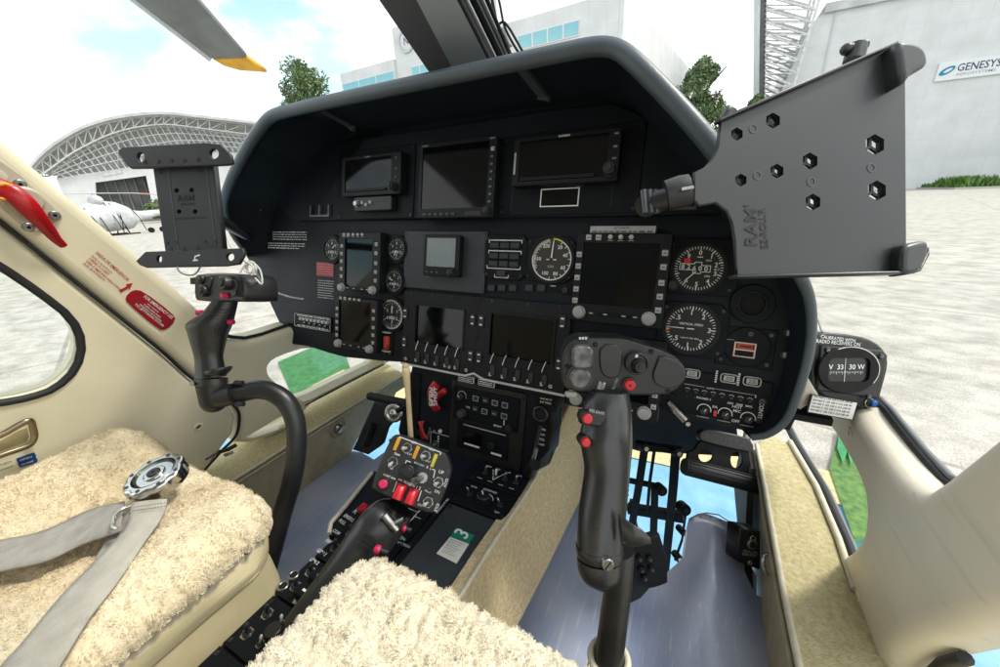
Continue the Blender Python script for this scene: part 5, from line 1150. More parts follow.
m_=MB(); m_.arc(CF_,R[0]+W*.5,R[1]+H*.45,.016,160,20,.0012,.0043,WHT,12); m_.text(CF_,'COMPASS',R[0]+W*.5,R[1]+H*.88,.006,.0043,WHT); m_.text(CF_,'SLAVE',R[0]+W*.2,R[1]+H*.82,.0045,.0043,WHT); m_.text(CF_,'TEST',R[0]+W*.82,R[1]+H*.2,.0045,.0043,WHT); m_.build('panel_lettering',d)
d,R,W,H=modpanel(yM,yD,2,xm,xr,'toggle switch panel')
for i,f in enumerate((.2,.42,.60,.82)): toggle(d,CF_,R[0]+W*f,R[1]+H*.5,.0042,.004,.013,90 if i%2 else 60,WHT if i==1 else STEEL)
m_=MB()
for i,t in enumerate(('TRIM','FD','AP','ATT')): m_.text(CF_,t,R[0]+W*(.18+.21*i),R[1]+H*.83,.005,.0043,WHT); m_.line(CF_,(R[0]+W*(.13+.21*i),R[1]+H*.2),(R[0]+W*(.23+.21*i),R[1]+H*.2),.001,.0043,WHT)
m_.line(CF_,(R[0]+W*.3,R[1]+H*.75),(R[0]+W*.42,R[1]+H*.3),.0013,.0044,WHT); m_.line(CF_,(R[0]+W*.55,R[1]+H*.75),(R[0]+W*.42,R[1]+H*.3),.0013,.0044,WHT); m_.build('panel_lettering',d)
# slit with white print between the columns
m_=MB(); m_.rect(CF_,(xm-.010,.0,xm+.001,yD),0,.0035,PBLK,bev=.0008)
for y in (.1,.16,.235,.3,.36): screw(m_,CF_,xm-.0045,y,.003,.0035,.0048)
m_.text(CF_,'EMERG FUEL',xm-.0045,yB-.012,.005,.0038,WHT,ang=90,width=.035); m_.build('centre_strip',con)
# left column: plates with toggles, knobs, lettering
xa,xb=xl2+.002,xm-.011
segs=[(-.04,.10),(.10,.165),(.165,.225),(.225,.300),(.300,.372)]
for k,(a,b) in enumerate(segs):
    d,R,W,H=modpanel(a,b,k,xa,xb,None); r=random.Random(20+k)
    if k==0:
        P_=CF_.P([(302.5,587),(314,590),(304,606.5),(292,603)],.0045); lb=MB(); lb.prism(CF_,P_,.0042,.0048,MATS['label white']); 
        for i in range(4): a_=(303.5-i*3,589+i*4.2); lb.tpx(CF_,'CHECK OFF',a_[0],a_[1]+1,a_[0]+8,a_[1]+3.3,.005,PGRY,1.4)
        lb.build('placard',con,'small white printed label near the lever base'); continue
    m_=MB()
    for i in range(3):
        y=R[1]+H*(.25+.25*i); m_.text(CF_,('OFF','ON','TEST')[i%3],R[0]+W*.5,y+.006,.0055,.0043,WHT); m_.line(CF_,(R[0]+W*.62,y),(R[0]+W*.82,y),.001,.0043,WHT); m_.line(CF_,(R[0]+W*.82,y),(R[0]+W*.82,y+.012),.001,.0043,WHT)
    m_.build('panel_lettering',d)
    n_=2 if k<4 else 1
    for i in range(n_):
        y=R[1]+H*(.3+.4*i); toggle(d,CF_,R[0]+W*.16,y,.006,.004,.013,100 if k%2 else 60,DSTEEL)
        toggle(d,CF_,R[0]+W*.40,y,.0042,.004,.012,60,KEY)
    if k==2: 
        for i in range(2): m_=MB(); m_.rect(CF_,(R[0]+W*.30,R[1]+.005+i*.022,R[0]+W*.62,R[1]+.022+i*.022),.004,.020,PBLK,r=.003,bev=.002); m_.line(CF_,(R[0]+W*.4,R[1]+.013+i*.022),(R[0]+W*.52,R[1]+.013+i*.022),.003,.0202,WHT); m_.build('guard_key',d)
    if k==1: knob(d,CF_,R[0]+W*.5,R[1]+H*.5,.010,.004,.016,BLKP,False,ribs=12)
# cylindrical knobs along the outer side of the left column, red switch, red buttons
for x,y in ((284,588),(294.5,577)):
    u,v=CF_.px(x,y,.0); m_=MB(); m_.cyl(CF_,u,v,.007,-.012,.004,DSTEEL,16,bev=.001); m_.torus(CF_,u,v,.006,.0016,.004,STEEL,20,6); m_.cyl(CF_,u,v,.004,.004,.005,mat('deep black',(0,0,0)),12); m_.build('round_connector',con)
for x,y,r_,lab in ((363.5,510,.007,'red square switch'),):
    u,v=CF_.px(x,y,.006); m_=MB(); m_.rect(CF_,(u-.006,v-.007,u+.006,v+.007),.004,.014,RED,bev=.002); m_.build('red_switch',con,lab)
m_=MB(); m_.line(CF_,CF_.px(405,530),CF_.px(420,512),.0012,.0045,WHT); m_.line(CF_,CF_.px(414,518),CF_.px(421,521),.0012,.0045,WHT)
for t,a,b in (('MIN',(397,538),(404,541)),('FRICTION',(396,543),(409,548)),('MAX',(421,510),(427,513)),('PULL',(338,521),(344,525)),('COM',(332,531),(338,535)),('R',(352,512),(355,514)),('EMERG',(343,516),(352,522)),('INV',(325,541),(330,544)),('GEN 1',(316,551),(324,556)),('GEN 2',(309,560),(317,565))): m_.tpx(CF_,t,*a,*b,.0046,WHT,1.1)
m_.build('panel_lettering',con)
# light edge lip on the floor side
m_=MB(); m_.tube([CF_.W(*CF_.px(x,y,-.002),-.002) for x,y in ((329,534),(331,523),(345,507),(372,473))],.0036,PIPE,8); m_.build('edge_trim',con)
m_=MB(); e_=[CF_.px(x,y,-.004) for x,y in ((329,536),(331,523),(345,507),(374,471),(394,478),(352,536))]; m_.prism(CF_,e_,-.05,-.004,PB2); m_.build('side_step',con)
# carpet box behind
m_=MB(); b_=Fr(C0+Vector((0,0,-.60)),(1,0,0),(0,1,0)); pp=[b_.px(x,y) for x,y in ((271,612),(284,637),(262,700),(215,690),(218,667))]; m_.prism(b_,pp,-.1,0,CARP,bev=.004); m_.build('rear_carpet_box',con)
m_=MB(); m_.tube([b_.W(*p,.001) for p in pp[:1]+pp[:-3:-1]],.003,PIPE,8); m_.build('piping',con)
# radio stack on the sloping front
ZS=-.012
stack=[PF.px(x,y,ZS) for x,y in ((412,366),(436,371),(545,392),(540,466),(522,476),(452,464),(404,452),(398,430),(404,400))]
m_=MB(); m_.prism(PF,stack,-.12,ZS,PB2,bev=.003); m_.build('radio_housing',con)
def srect(x0,y0,x1,y1,z): return PF.R(x0,y0,x1,y1,z)
R=srect(451,389,528,463,ZS+.004); R=(PF.px(451,420,ZS)[0],PF.px(490,467,ZS)[1],PF.px(524,430,ZS)[0],PF.px(490,386,ZS)[1])
m_=MB(); m_.rect(PF,R,ZS,ZS+.004,BLKP,r=.004,bev=.001); scr4(m_,PF,R,.007,ZS+.004,.003); d=m_.build('radio_stack',con,'black radio stack')
W=R[2]-R[0];H=R[3]-R[1]; z=ZS+.004
m_=MB(); RR=(R[0]+W*.06,R[1]+H*.53,R[2]-W*.07,R[1]+H*.93); m_.rect(PF,RR,z,z+.004,PBLK,bev=.001); e=m_.build('radio_unit',con,'radio control head'); w_=RR[2]-RR[0];h_=RR[3]-RR[1]
for i in range(4):
    for j in range(2):
        x=RR[0]+w_*(.36+.15*i); y=RR[1]+h_*(.75-.33*j); bk=MB(); bk.rect(PF,(x-.006,y-.005,x+.006,y+.005),z+.004,z+.006,KEYD,bev=.0008)
        if (i+j)%2==0 or i==3: bk.prism(PF,[(x-.006,y-.005),(x+.006,y-.005),(x+.006,y+.005),(x-.006,y+.005)],z+.0062,z+.0064,DIMW,holes=[[(x-.005,y-.004),(x+.005,y-.004),(x+.005,y+.004),(x-.005,y+.004)]])
        else: bk.rect(PF,(x-.003,y-.0008,x+.003,y+.0008),z+.0061,z+.0063,DIMW)
        bk.build('radio_key',e)
knob(e,PF,RR[0]+w_*.13,RR[1]+h_*.72,.007,z+.004,.010,BLKP,True,ang=140); knob(e,PF,RR[0]+w_*.16,RR[1]+h_*.2,.0075,z+.004,.012,mat('knob dark grey',(.05,.05,.05),.4),False,ribs=12); knob(e,PF,RR[2]-w_*.1,RR[1]+h_*.12,.0065,z+.004,.010,BLKP,False)
m_=MB(); m_.arc(PF,RR[0]+w_*.13,RR[1]+h_*.72,.010,200,-20,.0014,z+.0043,DIMW,10); m_.text(PF,'1',RR[2]-w_*.2,RR[1]+h_*.22,.014,z+.0043,WHT); m_.text(PF,'VOL',RR[0]+w_*.24,RR[1]+h_*.42,.005,z+.0043,WHT); m_.text(PF,'BRIGHT',RR[2]-w_*.28,RR[1]+h_*.07,.005,z+.0043,WHT); m_.build('radio_lettering',e)
m_=MB(); RR=(R[0]+W*.13,R[1]+H*.16,R[2]-W*.17,R[1]+H*.50); m_.rect(PF,RR,z,z+.003,PBLK,bev=.001); w_=RR[2]-RR[0];h_=RR[3]-RR[1]; m_.line(PF,(RR[0]+w_*.12,RR[1]+h_*.9),(RR[0]+w_*.95,RR[1]+h_*.9),.0022,z+.0032,DIMW)
m_.rect(PF,(RR[0]+w_*.12,RR[1]+h_*.25,RR[0]+w_*.5,RR[1]+h_*.7),z+.003,z+.0045,SCRN); m_.rect(PF,(RR[0]+w_*.16,RR[1]+h_*.17,RR[0]+w_*.47,RR[1]+h_*.24),z+.003,z+.0036,WHT); m_.cyl(PF,RR[0]+w_*.72,RR[1]+h_*.45,.007,z+.003,z+.012,BLKP,18,bev=.001); m_.rect(PF,(RR[0]+w_*.7,RR[1]+h_*.1,RR[0]+w_*.9,RR[1]+h_*.17),z+.003,z+.0036,WHT); m_.build('radio_unit',con,'lower radio unit')
m_=MB()
for f in (.06,.3,.5,.7,.92): screw(m_,PF,R[2]-W*.035,R[1]+H*f,.0032,z,z+.002); screw(m_,PF,R[0]+W*.03,R[1]+H*f,.0032,z,z+.002)
m_.build('stack_screw',con,kind='stuff')
# left part of the stack: red levers, toggle box
z=ZS
u,v=PF.px(437,443,z); R=PF.R(431,431,450,452,z)
m_=MB(); m_.prism(PF,[(R[0],R[1]),(R[2],R[1]),(R[2],R[3]),(R[0],R[3])],z,z+.0015,DIMW,holes=[[(R[0]+.0012,R[1]+.0012),(R[2]-.0012,R[1]+.0012),(R[2]-.0012,R[3]-.0012),(R[0]+.0012,R[3]-.0012)]])
for i in range(5): m_.rect(PF,(R[0]+.018,R[1]+.004+i*.005,R[0]+.021,R[1]+.007+i*.005),z+.0002,z+.0008,WHT)
m_.text(PF,'UP',R[0]+.009,R[3]+.003,.005,z+.001,WHT); m_.text(PF,'DOWN',R[0]+.009,R[1]-.004,.005,z+.001,WHT); m_.build('lever_frame',con)
toggle(con,PF,u-.002,v-.002,.006,z,.026,35,KEY,'gear_lever')
u,v=PF.px(440.5,431,z); m_=MB(); m_.cyl(PF,u,v,.004,z,z+.003,WHT,12); m_.build('indicator_lamp',con)
rl=thing('fuel_lever',PF.W(*PF.px(436,395,z),z),'upper red crossed shutoff levers with white lettering beside the radio stack','lever')
m_=MB(); pp=[PF.W(*PF.px(x,y,z+.02),z+w) for x,y,w in ((434,411,.01),(431.5,402,.016),(432,392,.02),(436,384,.016))]; m_.tube(spline(pp,4),[(.004,.010)]*13,REDL,12,up=PF.n); 
m_.build('lever_blade',rl)
m_=MB(); 
for i in range(3): m_.tpx(PF,('OPEN','FUEL','SHUT')[i],432+i*2.5,407-i*.5,432.7+i*2.2,388-i*.5,z+.032,WHT,.8)
m_.build('lever_lettering',rl)
m_=MB(); pp=[PF.W(*PF.px(x,y,z+.02),z+w) for x,y,w in ((434,399,.012),(440,394.5,.022),(445,391,.024))]; m_.tube(spline(pp,4),[(.006,.0065)]*9,REDL,12); m_.sphere(pp[-1],.0068,REDL,12,8); m_.build('lever_blade',rl)
m_=MB(); a,b=PF.px(434,400,z); m_.cyl(PF,a,b,.011,z,z+.012,BLKP,20,bev=.002); m_.build('lever_base',rl)
rl=thing('fuel_lever',PF.W(*PF.px(422,431,z),z),'lower single small red lever pointing down beside the radio stack','lever')
m_=MB(); pp=[PF.W(*PF.px(x,y,z+.012),z+w) for x,y,w in ((420.5,421.5,.010),(422,428,.014),(424.5,438,.012))]; m_.tube(spline(pp,4),[(.004,a) for a in (.0085,.008,.006,.0045,.0045,.0045,.005,.0065,.007)],REDL,12,up=PF.n); m_.build('lever_blade',rl)
m_=MB(); a,b=PF.px(422,431,z); m_.cyl(PF,a,b,.007,z,z+.010,BLKP,16); m_.build('lever_base',rl)
m_=MB(); m_.tpx(PF,'SHUT OFF',413.5,432,412,418,z+.001,DIMW,1); m_.tpx(PF,'N2 VALVE',428,440,431,428,z+.001,DIMW,1); m_.tpx(PF,'CAUTION',413.5,398,412.5,386,z+.001,DIMW,1); m_.build('stack_lettering',con)
m_=MB(); R=PF.R(408,370,416,446,z); m_.rect(PF,(PF.px(408,400,z)[0],PF.px(410,452,z)[1],PF.px(420,400,z)[0],PF.px(410,372,z)[1]),z,z+.004,PBLK,bev=.001); m_.build('side_strip',con)
# right part of the stack: placard, eyeball, small handle with levers
m_=MB(); m_.tpx(PF,'READ ME 1ST',540,399,552,401,z+.002,WHT,1.1); m_.tpx(PF,'BUT FUELS',540,402.5,551,404.5,z+.002,WHT,1.1)
m_.build('stack_lettering',con)
m_=MB(); hh=PF.P([(534,390),(557,394),(556,412),(551,414),(553,430),(548,452),(539,462),(530,458),(535,420)],z+.001); m_.prism(PF,hh,-.06,z+.001,BLKM,bev=.003); m_.build('side_housing',con)
u,v=PF.px(541,413.5,z); m_=MB(); m_.torus(PF,u,v,.0125,.003,z+.004,DSTEEL,24,8); m_.cyl(PF,u,v,.010,z,z+.003,MATS['deep black'],20); m_.build('air_nozzle',con)
m_=MB(); m_.tube([PF.W(*PF.px(x,y,z+.015),z+.018) for x,y in ((537,447),(534,458),(530,468))],.004,STEEL,10); m_.tube([PF.W(*PF.px(x,y,z+.012),z+.012) for x,y in ((541,425),(538,436),(535,448))],.0035,DSTEEL,8); m_.build('latch_lever',con)
m_=MB()
for i in range(4): a=(539.5-i*.4,430+i*5); m_.tpx(PF,('OPEN','LOCK','PULL','TURN')[i],a[0],a[1],a[0]+6,a[1]+1,z+.002,WHT,1.2)
m_.build('stack_lettering',con)
m_=MB(); q=[PF.W(*PF.px(x,y,z),z+w) for x,y,w in ((528,474,.0),(534,466,.02),(541,458,.03))]; m_.tube(q,.010,BLKP,12); m_.build('console_gusset',con)
# ================================================================== seats and fleece
def fleecemat(name,c1,c2):
    m=mat(name,c1,.9,col2=c2,scale=9,bump=.5,bscale=260,detail=8,spec=.15); b=m.node_tree.nodes['Principled BSDF']
    b.inputs['Sheen Weight'].default_value=.5; b.inputs['Sheen Roughness'].default_value=.6
    b.inputs['Subsurface Weight'].default_value=0; return m
FLL=fleecemat('sheepskin warm',(.78,.69,.50),(.66,.54,.34)); FLR=fleecemat('sheepskin cream',(.76,.70,.55),(.69,.61,.45))
SEATF=mat('seat cloth beige',(.50,.435,.27),.7,scale=14,var=.08,bump=.3,bscale=60)
def vor(x,y,s,seed=0):
    v=noise.voronoi(Vector((x*s,y*s,seed)))[0]; return v[1]-v[0]
def fleece(name,x0,x1,y0,y1,zt,parent,label,prof,m,seed,ntuft,view=None,group=None,step=.0023,wave=.0035):
    nx=int((x1-x0+.03)/step); ny=int((y1-y0+.03)/step); cx=(x0+x1)/2; cy=(y0+y1)/2; hx=(x1-x0)/2; hy=(y1-y0)/2; r=.030; skirt=.05
    V=np.zeros(((nx+1),(ny+1),3))
    r2=.026; TH=2.15; T_x=hx-r2+r2*TH; T_y=hy-r2+r2*TH
    V1=np.zeros((nx+1,ny+1))
    def surf(i,j):
        u=-1+2*i/nx; v=-1+2*j/ny; pu=abs(u)*T_x; pv=abs(v)*T_y; tx=max(0,(pu-(hx-r2))/r2); ty=max(0,(pv-(hy-r2))/r2); th0=math.hypot(tx,ty); th=min(TH,th0)
        kx=tx/th0 if th0>0 else 0; ky=ty/th0 if th0>0 else 0; su=1 if u>0 else -1; sv=1 if v>0 else -1
        x=su*(min(pu,hx-r2)+r2*math.sin(th)*kx); y=sv*(min(pv,hy-r2)+r2*math.sin(th)*ky); s=max(-1,min(1,x/hx)); t=max(-1,min(1,y/hy))
        c=.07; X=cx+x*math.sqrt(1-c*t**6); Y=cy+y*math.sqrt(1-c*s**6)
        q=r2*(1-math.cos(th)); N_=Vector((kx*su*math.sin(th),ky*sv*math.sin(th),math.cos(th)))
        z=zt+prof(s,t)-q
        wx=X+.013*noise.noise(Vector((X*36,Y*28,1+seed))); wy=Y+.013*noise.noise(Vector((X*36,Y*28,5+seed)))
        a=math.radians(25); ux=(wx*math.cos(a)+wy*math.sin(a)); uy=(-wx*math.sin(a)+wy*math.cos(a))*1.7
        v1=min(vor(ux,uy,62,seed+z*8)*2.6,1); v2=min(vor(X,Y,130,seed+3+z*20)*2.,1); V1[i,j]=v1
        dsp=noise.noise(Vector((X*9+seed,Y*9,seed)))*.006+wave*1.55*(v1**.7)+.0013*v2+.0010*noise.noise(Vector((X*210,Y*210,z*210)))
        return X+N_.x*dsp,Y+N_.y*dsp,z+N_.z*dsp
    for i in range(nx+1):
        for j in range(ny+1):
            V[i,j]=surf(i,j)
    idx=lambda i,j:i*(ny+1)+j
    F_=[(idx(i,j),idx(i+1,j),idx(i+1,j+1),idx(i,j+1)) for i in range(nx) for j in range(ny)]
    P=V.reshape(-1,3); base=len(P)
    ring=[(i,0) for i in range(nx+1)]+[(nx,j) for j in range(1,ny+1)]+[(i,ny) for i in range(nx-1,-1,-1)]+[(0,j) for j in range(ny-1,0,-1)]
    ex=[]; n=len(ring)
    for k,(i,j) in enumerate(ring):
        p=V[i,j]; w_=.004*noise.noise(Vector((p[0]*30,p[1]*30,3+seed))); ox=(p[0]-cx)/hx*.001; oy=(p[1]-cy)/hy*.001
        ex.append((p[0]-ox*4,p[1]-oy*4,p[2]-.003)); 
    ex2=[(cx+(a-cx)*.985,cy+(b-cy)*.985,c-.012+.004*noise.noise(Vector((a*40,b*40,1)))) for a,b,c in ex]
    allv=[tuple(p) for p in P]+ex+ex2
    for k in range(n):
        k2=(k+1)%n; a=idx(*ring[k]); b=idx(*ring[k2]); F_.append((a,base+k,base+k2,b)[::-1]); F_.append((base+k,base+n+k,base+n+k2,base+k2)[::-1])
    # short curled tufts
    rs=np.random.RandomState(seed); G=V
    ii=rs.rand(ntuft)*(nx-1); jj=rs.rand(ntuft)*(ny-1); i0=ii.astype(int); j0=jj.astype(int); fi=(ii-i0)[:,None]; fj=(jj-j0)[:,None]
    p=G[i0,j0]*(1-fi)*(1-fj)+G[i0+1,j0]*fi*(1-fj)+G[i0,j0+1]*(1-fi)*fj+G[i0+1,j0+1]*fi*fj
    du=G[i0+1,j0]-G[i0,j0]; dv=G[i0,j0+1]-G[i0,j0]; nn=np.cross(du,dv); nn/=np.linalg.norm(nn,axis=1)[:,None]+1e-12
    sw=np.array([noise.noise_vector(Vector((a*60,b*60,c*60+seed))) for a,b,c in p]); sw2=rs.randn(ntuft,3)*.35
    d=nn*.9+sw*1.3+sw2*.8; keep=V1[i0,j0]; d/=np.linalg.norm(d,axis=1)[:,None]; L_=((.0019+.0016*rs.rand(ntuft))*(.2+.8*keep))[:,None]
    sd=np.cross(d,nn+rs.randn(ntuft,3)*.3); sd/=np.linalg.norm(sd,axis=1)[:,None]+1e-9; w_=(.00026+.00018*rs.rand(ntuft))[:,None]
    m1=p+d*L_*.55+nn*L_*.1; e=p+d*L_+sw*L_*.6
    T=np.stack([p-sd*w_-nn*.001,p+sd*w_-nn*.001,m1+sd*w_*.9,m1-sd*w_*.9,e+sd*w_*.35,e-sd*w_*.35],1).reshape(-1,3)
    b0=len(allv); tf=[]
    for k in range(ntuft): q=b0+6*k; tf.append((q,q+1,q+2,q+3)); tf.append((q+3,q+2,q+4,q+5))
    allv+= [tuple(q) for q in T]
    mb=MB(); mb.v=[Vector(q) for q in allv]; mb.f=F_+tf; mb.m=[0]*len(mb.f); mb.sm=[True]*len(F_)+[False]*len(tf); mb.mats=[m]
    return mb.build(name,parent,label,'seat cover' if parent is None else None,group)
HT=.353; z0=2-HT
LX0,LX1=-.845,-.437
def profL(s,t): return .010*math.exp(-((abs(s)-.78)/.22)**2)+.006*math.exp(-((t-.8)/.2)**2)-.024*math.exp(-(s*s/.3))*(1-.4*max(t,0))+.010*max(0,-s)*.6
def seat(name,x0,x1,label):
    t=thing(name,Vector(((x0+x1)/2,-.1,2-HF)),label,'seat')
    cx=(x0+x1)/2; hx=(x1-x0)/2
    def shell(hw0,hw1,ya,yb,za,zb,m,nm,bul=.006,lab=None,folds=.002):
        mb=MB(); rows=[]; k=10
        for q in range(k+1):
            f=q/k; z=za+(zb-za)*f; hw=hw0+(hw1-hw0)*f+bul*math.sin(math.pi*f); yy=yb+ (ya-yb)*0
            P=rrect(cx-hw,-.36,cx+hw,yb+bul*math.sin(math.pi*f)-(0 if zb>za else 0),.035,6); rg=[]
            n=len(P); Q=[]
            for i in range(n):
                a=Vector(P[i]); b=Vector(P[(i+1)%n]); kk=max(1,int((b-a).length/.02))
                for j in range(kk): Q.append(a.lerp(b,j/kk))
            for p_ in Q:
                w_=folds*noise.noise(Vector((p_.x*22,p_.y*22,z*30))); rg.append(Vector((p_.x+w_,p_.y+w_,z)))
            rows.append(rg)
        mb.loft(rows,m,True,True); return mb.build(nm,t,lab)
    shell(hx-.004,hx-.014,0,.186,2-.432,2-.386,SEATF,'seat_cushion')
    shell(hx-.004,hx-.008,0,.186,2-.515,2-.436,SEATF,'seat_base',.002)
    for sx in (-1,1):
        mb=MB(); mb.bar((cx+sx*(hx-.03),-.40,2-HF+.06),(cx+sx*(hx-.03),.15,2-HF+.06),.03,.10,BLKM); mb.build('seat_rail',t)
    # backrest, behind the camera's view
    mb=MB(); fr=Fr((cx,-.40,2-HT-.02),(1,0,0),(0,-.25,.97)); mb.prism(fr,rrect(-hx+.01,0,hx-.01,.62,.08,6),-.08,0,SEATF,bev=.03); mb.build('backrest',t)
    return t
sL=seat('pilot_seat',LX0,LX1,'left beige seat carrying the warm tan sheepskin and harness')
RX0,RX1=-.285,.112
sR=seat('pilot_seat',RX0,RX1,'right beige seat beneath the pale cream sheepskin at the bottom centre')
fleece('sheepskin_cover',LX0-.006,LX1+.006,-.36,.203,z0-.004,None,'warm tan sheepskin cover on the left seat under the grey harness',profL,FLL,3,190000,wave=.0026)
fleece('sheepskin_cover',RX0-.004,RX1+.004,-.36,.203,z0-.004,None,'pale cream sheepskin cover on the right seat at the bottom centre',lambda s,t:.012*math.exp(-((t-.6)/.4)**2)-.012*math.exp(-(s*s/.3)),FLR,8,180000,wave=.0036)
# ---- harness
BELT=mat('belt webbing grey',(.34,.325,.295),.7,scale=60,var=.12,bump=.5,bscale=900); BELT2=mat('belt webbing worn',(.43,.41,.36),.75,scale=40,var=.12,bump=.5,bscale=900)
har=thing('seat_harness',at(157,480,h=.33),'grey webbing harness with round silver buckle lying on the left sheepskin','harness')
def ribbon(Lp,Rp,hs,m,name,th=.0025):
    A=spline([at(x,y,h=h) for (x,y),h in zip(Lp,hs)],6); B=spline([at(x,y,h=h) for (x,y),h in zip(Rp,hs)],6)
    mb=MB(); n=6; rows=[]
    for k,(a,b) in enumerate(zip(A,B)):
        up=Vector((0,0,1)); top=[a.lerp(b,i/n)+up*(.0016*math.sin(math.pi*i/n)+.0008*noise.noise(a*30+Vector((i,0,0)))) for i in range(n+1)]
        rows.append(top+[p-up*th for p in top[::-1]])
    mb.loft(rows,m,True,True); return mb.build(name,har)
hA=.338
ribbon([(-60,548),(0,540),(45,530),(90,509),(124,501)],[(-60,584),(0,570.6),(45,560),(81,544),(121,530)],[.352,.350,.350,.347,.336],BELT,'lap_strap')
ribbon([(-70,760),(0,667),(18,647),(60,596),(99,557),(125,527),(131,503)],[(20,720),(56,670),(87,620),(117,581),(144,542),(162,516),(167,499)],[.330,.335,.338,.340,.342,.338,.330],BELT2,'crotch_strap')
ribbon([(95,558),(106,540),(112,524),(125,512)],[(110,566),(122,548),(128,532),(138,518)],[.352,.350,.345,.338],BELT,'strap_tongue')
bc=at(157.5,477,h=.322); bfr=Fr(bc,Vector((1,.15,.0)),Vector((-.1,.96,.20)))
rB=(at(184.5,477,h=.322)-bc).length*.90
CHR=mat('polished steel',(.62,.61,.58),.14,1,var=.1)
mb=MB(); P=[]
for i in range(48):
    a=2*math.pi*i/48; q=rB*(1-.07*max(0,math.cos(a*8))**2); P.append((q*math.cos(a),q*math.sin(a)))
mb.prism(bfr,P,-.004,.009,CHR,bev=.004,holes=[circ(0,0,rB*.72,40)],steps=3); mb.cyl(bfr,0,0,rB*.92,-.010,-.002,CHR,40,bev=.001); mb.build('buckle_ring',har)
mb=MB(); mb.cyl(bfr,0,0,rB*.72,-.002,.004,CHR,40,r1=rB*.60); mb.ring(bfr,0,0,rB*.60,rB*.36,.002,.0065,CHR,40,bev=.001); mb.cyl(bfr,0,0,rB*.36,.002,.009,CHR,36,bev=.002); mb.build('buckle_body',har)
mb=MB(); mb.cyl(bfr,0,0,rB*.22,.009,.0105,BLKP,24,bev=.0006); mb.cyl(bfr,0,0,rB*.06,.0105,.0108,MATS['deep black'],12); mb.build('buckle_button',har)
mb=MB()
for off in (0,.5):
    for i in range(11):
        t=(i+.2)/11; t2=(i+.75)/11; a=at(134+32*t,507-4.5*t+off*7,h=.3265+off*.006); b=at(134+32*t2,507-4.5*t2+off*7,h=.3265+off*.006); mb.bar(a,b,.0009,.0006,mat('stitch thread',(.20,.19,.17),.8))
mb.build('strap_stitching',har,kind='stuff')
for i in range(8):
    a=2*math.pi*(i+.5)/8; mb=MB(); mb.cyl(bfr,rB*.84*math.cos(a),rB*.84*math.sin(a),rB*.07,.0088,.0096,DSTEEL,12); mb.build('buckle_notch',har)
mb=MB(); mb.tube([at(x,y,h=.326) for x,y in ((131,505),(122,509),(114,517),(113,527),(118,529))],.0022,CHR,8); mb.build('strap_ring',har)
# ================================================================== control sticks
def D_(p): return (p-C0).dot(CF)
def pxloft(rows,m,name,parent,n=20,ratio=.8,sub=4,label=None,power=1.0):
    """rows of (xl,yl,xr,yr,depth): a rounded body whose silhouette passes these points"""
    R=spline([Vector((a,b,0)) for a,b,c,d,e in rows],sub); S=spline([Vector((c,d,e)) for a,b,c,d,e in rows],sub)
    rings=[]
    for p,q in zip(R,S):
        A=at(p.x,p.y,D=q.z); B=at(q.x,q.y,D=q.z); c=(A+B)/2; u=(B-A)/2; w=-CF*u.length*ratio; rg=[]
        for j in range(n):
            t=2*math.pi*j/n; ct,st=math.cos(t),math.sin(t)
            if power!=1: ct=math.copysign(abs(ct)**power,ct); st=math.copysign(abs(st)**power,st)
            rg.append(c+u*ct+w*st)
        rings.append(rg)
    mb=MB(); mb.loft(rings,m,True,True); return mb.build(name,parent,label)
# ---- right stick
cr_=thing('cyclic_stick',at(608,658,h=.55),'large control stick with grey worn grip and wide button head at the right seat','control stick')
D1=.455; D2=.415
def gd(y): return D1+(D2-D1)*(y-400)/185
gr=[(590,392,628,392),(584,404,630,404),(583,420,631,418),(580,437,631.5,432),(582,452,631.5,446),(584.5,470,630,462),(582,490,628,484),(579,510,626,506),(577.5,530,624,527),(577,548,622.5,547)]
GRIP=mat('grip worn grey',(.030,.032,.035),.26,scale=12,col2=(.010,.011,.012),bump=.12,bscale=400,spec=.6)
pxloft([(a,b,c,d,gd(b)) for a,b,c,d in gr],GRIP,'grip',cr_,24,.85)
pxloft([(576,546,623,546,gd(546)),(575.8,550,623,551,gd(550)),(577,556,622,557,gd(556))],GRIP,'grip_collar',cr_,24,.85)
pxloft([(577,558,621,559,gd(558)),(578,570,620.5,571,gd(570)),(583,580,618,578,gd(580)),(592,587,610,586,gd(586)),(598,589,604,588.5,gd(588))],GRIP,'grip_cap',cr_,24,.85)
pxloft([(606,556,634,548,.435),(604,590,631,588,.432),(600,620,627,622,.430),(594.5,662,622.5,662,.428),(590,700,618,700,.426)],BLKG,'stick_tube',cr_,20,.95)
mb=MB(); q=at(609,658,D=.43); bf_=Fr(q,Vector((1,0,0)),Vector((0,1,0))); rr=(at(628,658,D=.43)-q).length; mb.torus(bf_,0,0,rr*.94,.004,0,PIPE,28,8); mb.loft([[bf_.W(rr*.94*math.cos(2*math.pi*i/24),rr*.94*math.sin(2*math.pi*i/24),0) for i in range(24)],[bf_.W(rr*1.2*math.cos(2*math.pi*i/24),rr*1.2*math.sin(2*math.pi*i/24),-.05) for i in range(24)]],SIDEL); mb.build('stick_boot',cr_)
mb=MB(); f=camfr(601,550,gd(550)); mb.cyl(f,0,0,.0065,.0,.0285,STEEL,18,bev=.001); mb.line(f,(-.003,-.004),(.003,.004),.0013,.0288,PBLK); mb.build('grip_screw',cr_)
pxloft([(619,514,622,546,.40),(630,522,630,547,.392),(640,528,641,546,.388),(650,537,651,544,.386)],GRIP,'hand_rest',cr_,16,.35)
f=camfr(600,420,gd(420)); k=f.px
